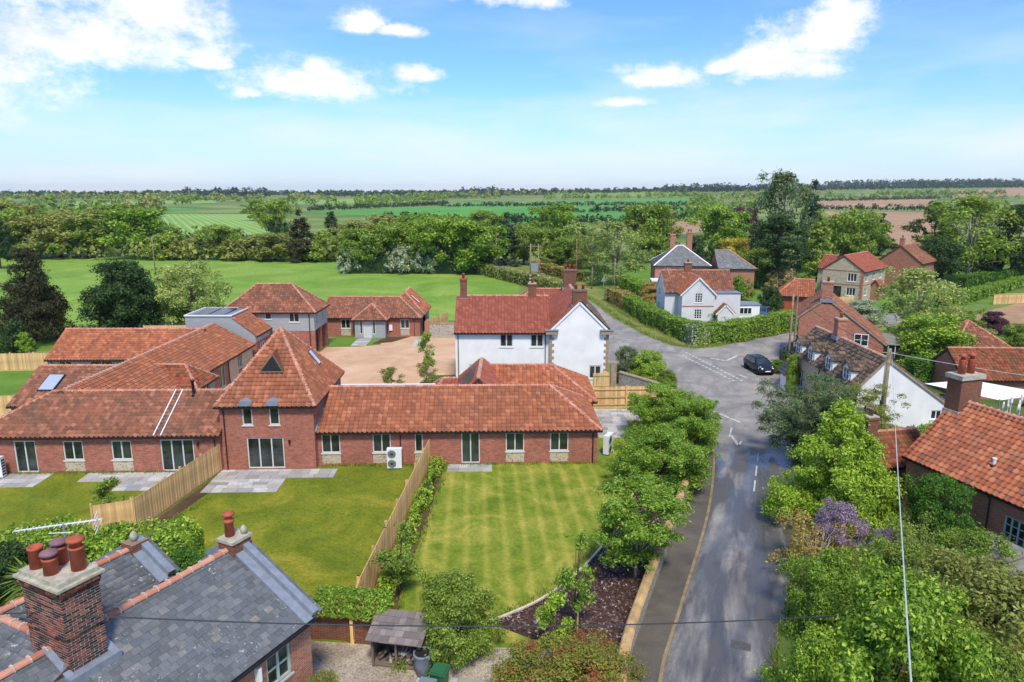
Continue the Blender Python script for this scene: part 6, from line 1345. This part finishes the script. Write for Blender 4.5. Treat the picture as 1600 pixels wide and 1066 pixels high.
hedge('lane side clipped yellowish hedge beyond transformer', [G(838, 422), G(872, 432), G(905, 440)], 2.4, 2.0, 'leaf_bronze', 40, .16, seed=13); hedge('green garden hedge beyond the lane', [G(858, 415), G(905, 418)], 3.0, 3.0, 'leaf_mid', 30, .2, seed=14); hedge('thick dark green hedge behind white sail canopy', [G(1425, 597), G(1525, 600)], 2.2, 2.2, 'leaf_box', 85, .11, seed=15); hedge('bright yellow green hedge below mossy shed', [G(1525, 602), G(1600, 602)], 1.5, 1.9, 'leaf_lime', 85, .11, seed=16); hedge('low laurel hedge before white cottage gable', [(25.3, 44.2, 0), (29.5, 45.2, 0)], 1.8, 1.9, 'leaf_laurel', 95, .1, seed=17)
hedge('yellow flowering hedge behind slate house', [(-22.5, 27.2, 0), (-17.4, 28.0, 0), (-14.2, 27.4, 0)], 2.6, 3.0, 'leaf_laurel', 130, .085, seed=18, wob=.2)
hedge('ivy mat over the curved brick garden wall', [(-7.6, 25.1, 0), (-6.3, 25.0, 0), (-4.95, 24.7, 0)], .8, .75, 'leaf_bright', 160, .06, 'ivy', seed=19, z0=1.25)
bpy.data.objects['ivy']['category'] = 'ivy'
hedge('young yellow green shrubs planted along the long fence', [F1 + Vector((.5, -.9, 0)), F2 + Vector((.75, 1.2, 0))], .55, .6, 'leaf_lime', 75, .075, seed=20, wob=.5)
# ---- near trees and shrubs
arch('lime_a', 6.2, 3.0, .7, 'round', 46000, .085, 230, .5, 'leaf_bright', .14, seed=31, limbs=14); arch('lime_b', 5.6, 3.4, .5, 'round', 48000, .088, 240, .52, 'leaf_bright', .15, seed=32, limbs=14); arch('lime_c', 5.8, 2.3, 1.3, 'vase', 24000, .085, 130, .45, 'leaf_bright', .09, 'bark_pale', seed=33, limbs=12)
plant('lime_a', 'fresh green tree overhanging tall flint wall at terrace', 'tree', (11.0, 48.6, 0), 3.9, 2.5, 1); plant('lime_a', 'fresh green tree between terrace and kerb', 'tree', (11.9, 45.2, 0), 3.9, 2.3, 2.4); plant('lime_b', 'broad fresh green tree beside hipped barn end', 'tree', (8.8, 39.4, 0), 3.6, 2.9, .5); plant('lime_c', 'slim pale stemmed tree in bark bed by wall', 'tree', (5.7, 29.5, 0), 4.3, 2.1, 1.2)
arch('cedar', 7.5, 4.2, .9, 'round', 52000, .105, 260, .6, 'leaf_bluegreen', .2, 'bark_dark', seed=34, asp=.3, flat=.5, limbs=20, droop=.3); arch('beech', 7.2, 3.8, .3, 'cone', 56000, .085, 300, .55, 'leaf_lime', .16, seed=35, limbs=16, lobes=0)
plant('cedar', 'blue green conifer spreading over the wet road', 'tree', (19.3, 43.2, 0), 6.0, 3.4, 0); plant('beech', 'bright yellow green beech beside road below conifer', 'tree', (17.3, 35.0, 0), 7.0, 3.5, 1); plant('cedar', 'tawny green tangled shrub before flint cottage', 'tree', (22.4, 44.2, 0), 5.0, 3.2, 2, 'leaf_olive')
arch('shrub', 3.0, 2.2, .05, 'dome', 34000, .058, 130, .42, 'leaf_laurel', .08, seed=36, limbs=16, multi=3); arch('shrub2', 3.0, 2.2, .05, 'dome', 28000, .058, 100, .46, 'leaf_laurel', .07, seed=37, limbs=20, multi=4); arch('twiggy', 2.6, 2.2, .1, 'dome', 7000, .07, 60, .42, 'leaf_bronze', .05, 'bark_pale', seed=38, limbs=44, multi=5)
S_ = lambda k, l, x, y, h, r, m, rz=0: plant(k, l, 'shrub', (x, y, 0), h, r, rz, m, None, 'shrub')
S_('shrub', 'big yellow tipped laurel at bottom of garden', 12.6, 20.4, 5.3, 2.9, 'leaf_laurel'); S_('shrub', 'laurel mass hanging over the road edge', 10.3, 20.3, 3.4, 1.7, 'leaf_laurel', 2); S_('shrub2', 'grey green spreading shrub below the lean-to', 17.2, 22.8, 4.2, 3.2, 'leaf_olive', 1); S_('shrub2', 'dark green laurel by road verge under bronze shrub', 12.9, 25.6, 3.2, 2.1, 'leaf_hedge', 3); S_('shrub2', 'lower right mixed green shrub', 15.4, 19.6, 3.2, 2.2, 'leaf_mid', 4)
S_('shrub', 'round dark evergreen dome against orange roofed house', 21.2, 32.6, 3.6, 1.9, 'leaf_box', 1); S_('twiggy', 'bronze leaved twiggy shrub overhanging wet road', 14.0, 29.6, 2.6, 2.2, 'leaf_bronze', 2); S_('shrub2', 'purple lilac in flower below bright beech', 15.7, 31.2, 2.9, 1.2, 'leaf_lilac', 1); S_('shrub2', 'small purple flowering shrub right of lilac', 17.2, 29.8, 2.3, .7, 'leaf_lilac', 2); S_('twiggy', 'bare grey branched shrub beside evergreen dome', 18.9, 29.2, 2.9, 2.1, 'leaf_mid', 3); S_('shrub2', 'green shrub filling the gap below bare branched shrub', 16.6, 26.6, 3.2, 2.2, 'leaf_mid', 5); S_('shrub2', 'leafy shrub against brick wall below window', 20.0, 28.0, 3.0, 2.0, 'leaf_mid', 2)
S_('shrub2', 'wisteria covered mound with lilac flowers by slim chimney', 21.0, 40.2, 2.6, 1.8, 'leaf_olive', 1); S_('shrub', 'dense cotoneaster bush beside log store', -2.3, 24.3, 3.0, 1.9, 'leaf_mid', 1); S_('shrub2', 'red tinged photinia shrub at foot of bark bed', 1.7, 21.4, 2.1, 2.3, 'leaf_red', 2); S_('shrub2', 'red and green shrub next to photinia by wall', 3.1, 21.9, 1.6, 1.4, 'leaf_red', 4); S_('shrub2', 'climbing rose at slate house window', -6.4, 20.6, 1.7, .8, 'leaf_olive', 3)
arch('sapling', 4.0, .8, .9, 'tall', 1500, .07, 26, .26, 'leaf_bright', .035, 'bark', seed=41, limbs=18); arch('leafy_sapling', 3.6, .9, .7, 'tall', 3000, .085, 34, .32, 'leaf_bright', .035, 'bark', seed=42, limbs=16)
plant('sapling', 'thin staked sapling in the bark bed', 'tree', (2.55, 25.6, 0), 4.6, .8); plant('leafy_sapling', 'yellow green sapling in front of staked sapling', 'tree', (1.6, 23.6, 0), 2.9, .7, 0, 'leaf_lime'); plant('sapling', 'dark leaved sapling at near end of long fence', 'tree', (-5.0, 28.2, 0), 3.6, 1.0, 0, 'leaf_mid'); plant('leafy_sapling', 'young tree alone on left garden lawn', 'tree', (-21.3, 34.6, 0), 2.8, .75, 0, 'leaf_mid'); plant('leafy_sapling', 'tall courtyard sapling in triangular bed', 'tree', (-8.2, 65.8, 0), 4.4, .8, 0, 'leaf_bright'); plant('leafy_sapling', 'courtyard sapling bending beside the gravel bed', 'tree', (-7.6, 60.2, 0), 2.9, .8, 1, 'leaf_olive'); plant('leafy_sapling', 'wispy courtyard sapling behind flat roof edge', 'tree', (-10.4, 58.4, 0), 2.8, .9, 1, 'leaf_olive')
for x, y, m in ((2.62, 25.2, 0),):
    o = MB().box(x - .03, x + .03, y - .03, y + .03, 0, 1.3).build('tree_stake', 'fence_wood'); tag(o, 'short timber stake tied to thin sapling', 'stake')
S_('shrub', 'dark evergreen bush left of flowering hedge', -20.2, 25.4, 3.7, 1.9, 'leaf_dark', 1); S_('shrub2', 'rounded green bush right of flowering hedge', -13.6, 26.0, 3.2, 1.6, 'leaf_box', 2)
def cordyline():
    t = thing('cordyline', 'spiky green cordyline with yellowed lower leaves', 'plant', (-16.3, 21.6, 0)); MB().tube([(0, 0, 0), (.1, .05, 4.4)], [.14, .1], 8).build('trunk', 'bark', t)
    for j, (mat, n, z, dz) in enumerate((('leaf_mid', 110, 4.5, .9), ('leaf_yellow', 40, 4.2, -.5))):
        mb = MB(); r = random.Random(j)
        for i in range(n):
            a, e, L = r.uniform(0, 6.28), r.uniform(-.1, 1.3) if j == 0 else r.uniform(-.9, -.1), r.uniform(.9, 1.4); d = Vector((math.cos(a) * math.cos(e), math.sin(a) * math.cos(e), math.sin(e))); s = Vector((-math.sin(a), math.cos(a), 0)) * .04
            p0 = Vector((.1, .05, z)); p1 = p0 + d * L * .55; p2 = p0 + d * L + Vector((0, 0, -.25)); mb.poly([p0 - s * .5, p0 + s * .5, p1 + s, p1 - s]); mb.poly([p1 - s, p1 + s, p2])
        mb.build('leaves', mat, t)
cordyline()
# right-hand gardens
tree_px('birch', 'airy golden willow standing in cottage gardens', 1428, 548, 420, 130, 'leaf_birch'); tree_px('holm', 'spreading yellow green magnolia with bare twigs', 1452, 572, 490, 140, 'leaf_laurel'); tree_px('holm', 'white flowering bush below flint house', 1345, 505, 468, 70, 'leaf_blossom', name='shrub', cat='shrub'); tree_px('holm', 'purple flowering shrub at edge of ploughed plot', 1549, 522, 486, 48, 'leaf_purple', name='shrub', cat='shrub'); tree_px('oak', 'green garden tree left of purple shrub', 1495, 530, 482, 60, 'leaf_mid'); tree_px('holm', 'pale grey green bush below purple shrub', 1532, 552, 512, 56, 'leaf_birch', name='shrub', cat='shrub'); tree_px('holm', 'dark shrub beside summerhouse roof', 1590, 545, 505, 50, 'leaf_mid', name='shrub', cat='shrub'); tree_px('holm', 'green garden shrubs below golden willow', 1400, 560, 520, 60, 'leaf_mid', name='shrub', cat='shrub')
tree_px('holm', 'ivy covered tree stump by twin telegraph pole', 1262, 560, 500, 44, 'leaf_dark', name='shrub', cat='shrub'); tree_px('holm', 'climbing greenery beside cottage porch', 1236, 612, 552, 26, 'leaf_bright', name='shrub', cat='shrub'); tree_px('holm', 'round clipped shrub in gravel garden by railing', 1226, 566, 546, 14, 'leaf_box', name='shrub', cat='shrub'); tree_px('holm', 'low greenery along railing behind parked car', 1212, 582, 562, 34, 'leaf_hedge', name='shrub', cat='shrub'); tree_px('holm', 'weeping shrub before grey cottage porch', 1125, 505, 478, 58, 'leaf_olive', name='shrub', cat='shrub'); tree_px('holm', 'ochre shrub left of grey cottage', 1018, 470, 440, 46, 'leaf_bronze', name='shrub', cat='shrub')
tree_px('holm', 'grey leaved bush at foot of white gable', 978, 598, 540, 46, 'leaf_bluegreen', name='shrub', cat='shrub'); tree_px('holm', 'golden green bush over flint wall beside road', 1012, 602, 546, 62, 'leaf_lime', name='shrub', cat='shrub'); tree_px('holm', 'small bush where flint wall turns by road', 1042, 610, 578, 40, 'leaf_mid', name='shrub', cat='shrub')
t = thing('pampas_grass', 'clump of pampas grass with pale plumes beyond canopy', 'grass', (37.0, 49.5, 0))
mb = MB()
for i in range(120):
    a, L = random.uniform(0, 6.28), random.uniform(1.0, 1.8); d = Vector((math.cos(a), math.sin(a), 1.3)).normalized(); s = Vector((-math.sin(a), math.cos(a), 0)) * .03; p1 = d * L * .6; mb.poly([-s, s, p1 + s, p1 - s]); mb.poly([p1 - s, p1 + s, d * L + Vector((0, 0, -.35))])
mb.build('leaves', 'leaf_olive', t)
for i in range(7):
    x, y, h = random.uniform(-.8, .8), random.uniform(-.5, .5), random.uniform(2.0, 3.0); MB().lathe([(.02, 0), (.02, h - .7), (.1, h - .5), (.08, h - .15), (.01, h)], 7, (x, y, 0)).build('plume', 'canvas', t)
# ---- far hedgerows and woods
def blobs(name, label, lines, size, step, leaf, mat, seed, squash=.8, cat='hedgerow', per=34, var=.45):
    r = np.random.default_rng(seed); P, N, S = [], [], []
    for a, b in lines:
        a, b = np.array(a[:2]), np.array(b[:2]); n = max(2, int(np.linalg.norm(b - a) / step))
        for i in range(n):
            q = a + (b - a) * ((i + r.uniform(-.4, .4)) / n) + r.normal(0, size * .25, 2); s = size * r.uniform(1 - var, 1 + var); z = HZ(*q); d = r.normal(size=(per, 3)); d[:, 2] = np.abs(d[:, 2]) * 1.1 - .25; d /= np.linalg.norm(d, axis=1, keepdims=True)
            c = np.array([q[0], q[1], z + s * .45]); P.append(c + d * s * np.array([.75, .75, squash]) * r.uniform(.6, 1.05, (per, 1))); N.append(d + r.normal(size=(per, 3)) * .4); S.append(leaf * r.uniform(.6, 1.3, per) * s / size)
    P, N, S = np.concatenate(P), np.concatenate(N), np.concatenate(S); V = leaf_quads(P, N, S, .7, r)
    o = bpy.data.objects.new(name, np_mesh(name, V, np.arange(len(V)).reshape(-1, 4), mat)); link(o); tag(o, label, cat, kind='stuff')
gl = lambda *q: [(G(*a), G(*b)) for a, b in zip(q, q[1:])]
blobs('hedgerow', 'scrubby hedge along the far side of the pasture', gl((-900, 404), (0, 404), (540, 409)), 3.2, 1.6, .5, 'leaf_olive', 51)
blobs('hedgerow', 'low hedge before the striped field', gl((245, 378), (470, 384)), 2.6, 1.5, .5, 'leaf_dark', 52)
blobs('hedgerow', 'hedgerows dividing the far green fields', gl((415, 340), (440, 372)) + gl((600, 346), (860, 353), (1100, 343)) + gl((690, 325), (1095, 323)) + gl((480, 331), (700, 322)) + gl((840, 334), (1095, 331)) + gl((1270, 329), (1470, 331)) + gl((1265, 319), (1470, 317)) + gl((1460, 335), (1600, 330)) + gl((0, 330), (260, 331)), 3.6, 3.0, .9, 'leaf_dark', 53)
blobs('hedgerow', 'white flowering stretch of far hedgerow', gl((700, 324), (900, 322)) + gl((1280, 329), (1400, 329)), 2.2, 6, .7, 'leaf_blossom', 54)
blobs('hedgerow_trees', 'hedgerow trees scattered through the far fields', gl((0, 322), (300, 322)) + gl((430, 322), (640, 324)) + gl((860, 316), (1090, 314)) + gl((1100, 330), (1200, 330)) + gl((0, 340), (180, 345)) + gl((560, 322), (700, 316)) + gl((1080, 340), (1110, 330)) + gl((1290, 316), (1600, 318)) + gl((1470, 345), (1600, 340)), 7.5, 11, 1.5, 'leaf_mid', 55, 1.0, 'trees', 60)
blobs('hedgerow_trees', 'olive coloured trees in the far hedgerows', gl((40, 316), (420, 315)) + gl((640, 312), (900, 311)) + gl((1100, 318), (1280, 314)) + gl((200, 335), (260, 330)) + gl((460, 318), (520, 316)), 8, 14, 1.6, 'leaf_olive', 56, 1.0, 'trees', 60)
wl = lambda x0, x1, Y, k=1: [((x0 / FPX * Y * k, Y), (x1 / FPX * Y * k, Y))]
blobs('far_wood', 'continuous woodland along the horizon', wl(-800, -560, 1500) + wl(-560, 800, 1900) + wl(-300, 60, 1650), 9, 5.5, 2.8, 'leaf_dark', 57, .9, 'wood', 40, .3)
blobs('far_wood', 'dark conifer wood along the right horizon', wl(230, 480, 1800) + wl(-500, -370, 1500) + wl(480, 800, 2300) + wl(620, 800, 2000) + wl(-80, -10, 1700), 12, 5.5, 2.8, 'leaf_spruce', 58, 1.2, 'wood', 44, .25)
blobs('far_wood', 'paler trees edging the horizon woodland', wl(-800, -480, 1350) + wl(-230, -20, 1350) + wl(260, 420, 1350) + wl(560, 760, 1350) + wl(-520, -380, 1100), 7, 8, 2.2, 'leaf_mid', 59, .8, 'wood', 36)

# ---- ragged grass along edges
def tufts(name, label, paths, n, spread, hgt, seed, mat='grass_blade'):
    r = np.random.default_rng(seed); P = []
    for path in paths:
        q = np.array([(p[0], p[1]) for p in path]); L = np.linalg.norm(np.diff(q, axis=0), axis=1); c = np.concatenate([[0], np.cumsum(L)]); m = int(n * c[-1])
        cl = r.uniform(0, c[-1], max(2, m // 9)); u = np.clip(r.choice(cl, m) + r.normal(0, .1, m), 0, c[-1]); P.append(np.stack([np.interp(u, c, q[:, 0]), np.interp(u, c, q[:, 1])], 1) + r.normal(0, spread, (m, 2)))
    P = np.concatenate(P); m = len(P); h = hgt * r.uniform(.4, 1.3, m); a = r.uniform(0, 6.28, m); w = .014 + h * .05
    B = np.concatenate([P, np.full((m, 1), .012)], 1); s_ = np.stack([np.cos(a), np.sin(a), np.zeros(m)], 1) * w[:, None]; T = B + np.stack([r.normal(0, .35, m) * h, r.normal(0, .35, m) * h, h], 1)
    V = np.stack([B - s_, B + s_, T + s_ * .3, T - s_ * .3], 1).reshape(-1, 3); o = bpy.data.objects.new(name, np_mesh(name, V, np.arange(4 * m).reshape(-1, 4), mat)); link(o); tag(o, label, 'grass', kind='stuff')
tufts('edge_grass', 'ragged grass and weeds along road edges and fences', [RR, [(p.x - .35, p.y) for p in EDG], [F1 + Vector((-.15, -.3, 0)), F2 + Vector((-.15, 0, 0))], [F1 + Vector((1.1, -.6, 0)), F2 + Vector((1.45, 0, 0))], [E1 + Vector((1.0, -4.0, 0)), E2 + Vector((1.05, .3, 0))], [E1 + Vector((-.2, -.2, 0)), E2 + Vector((-.2, 0, 0))], [(-12.4, 43.1), (5.6, 43.6)], [(-33.8, 41.7), (-18.8, 42.2)]], 70, .12, .14, 71)
tufts('verge_grass', 'long rough grass on the road verge', [[(21.0, 78.4), (18.8, 80.2), (16.9, 86), (14.8, 98), (13.5, 112), (11.3, 128)], [(20.3, 88), (18.4, 98), (17.3, 112)], [(21, 78.6), (24, 79.9), (28.4, 83.3), (32.8, 87.6)], [(19.5, 84), (16.6, 98), (15.4, 112)]], 60, .35, .26, 72)
# ------------------------------------------------------------------ thin summer haze over the whole scene
m, nt, b = new_mat('haze_air'); nt.nodes.remove(b)
pv = nt.nodes.new('ShaderNodeVolumePrincipled'); pv.inputs['Color'].default_value = (.92, .96, 1.0, 1); pv.inputs['Density'].default_value = .00008; pv.inputs['Anisotropy'].default_value = .2
nt.links.new(pv.outputs[0], nt.nodes['Material Output'].inputs['Volume'])
hz_ = MB().box(-6100, 6100, -310, 6100, -1.2, 64).build('haze', 'haze_air'); hz_['kind'] = 'stuff'
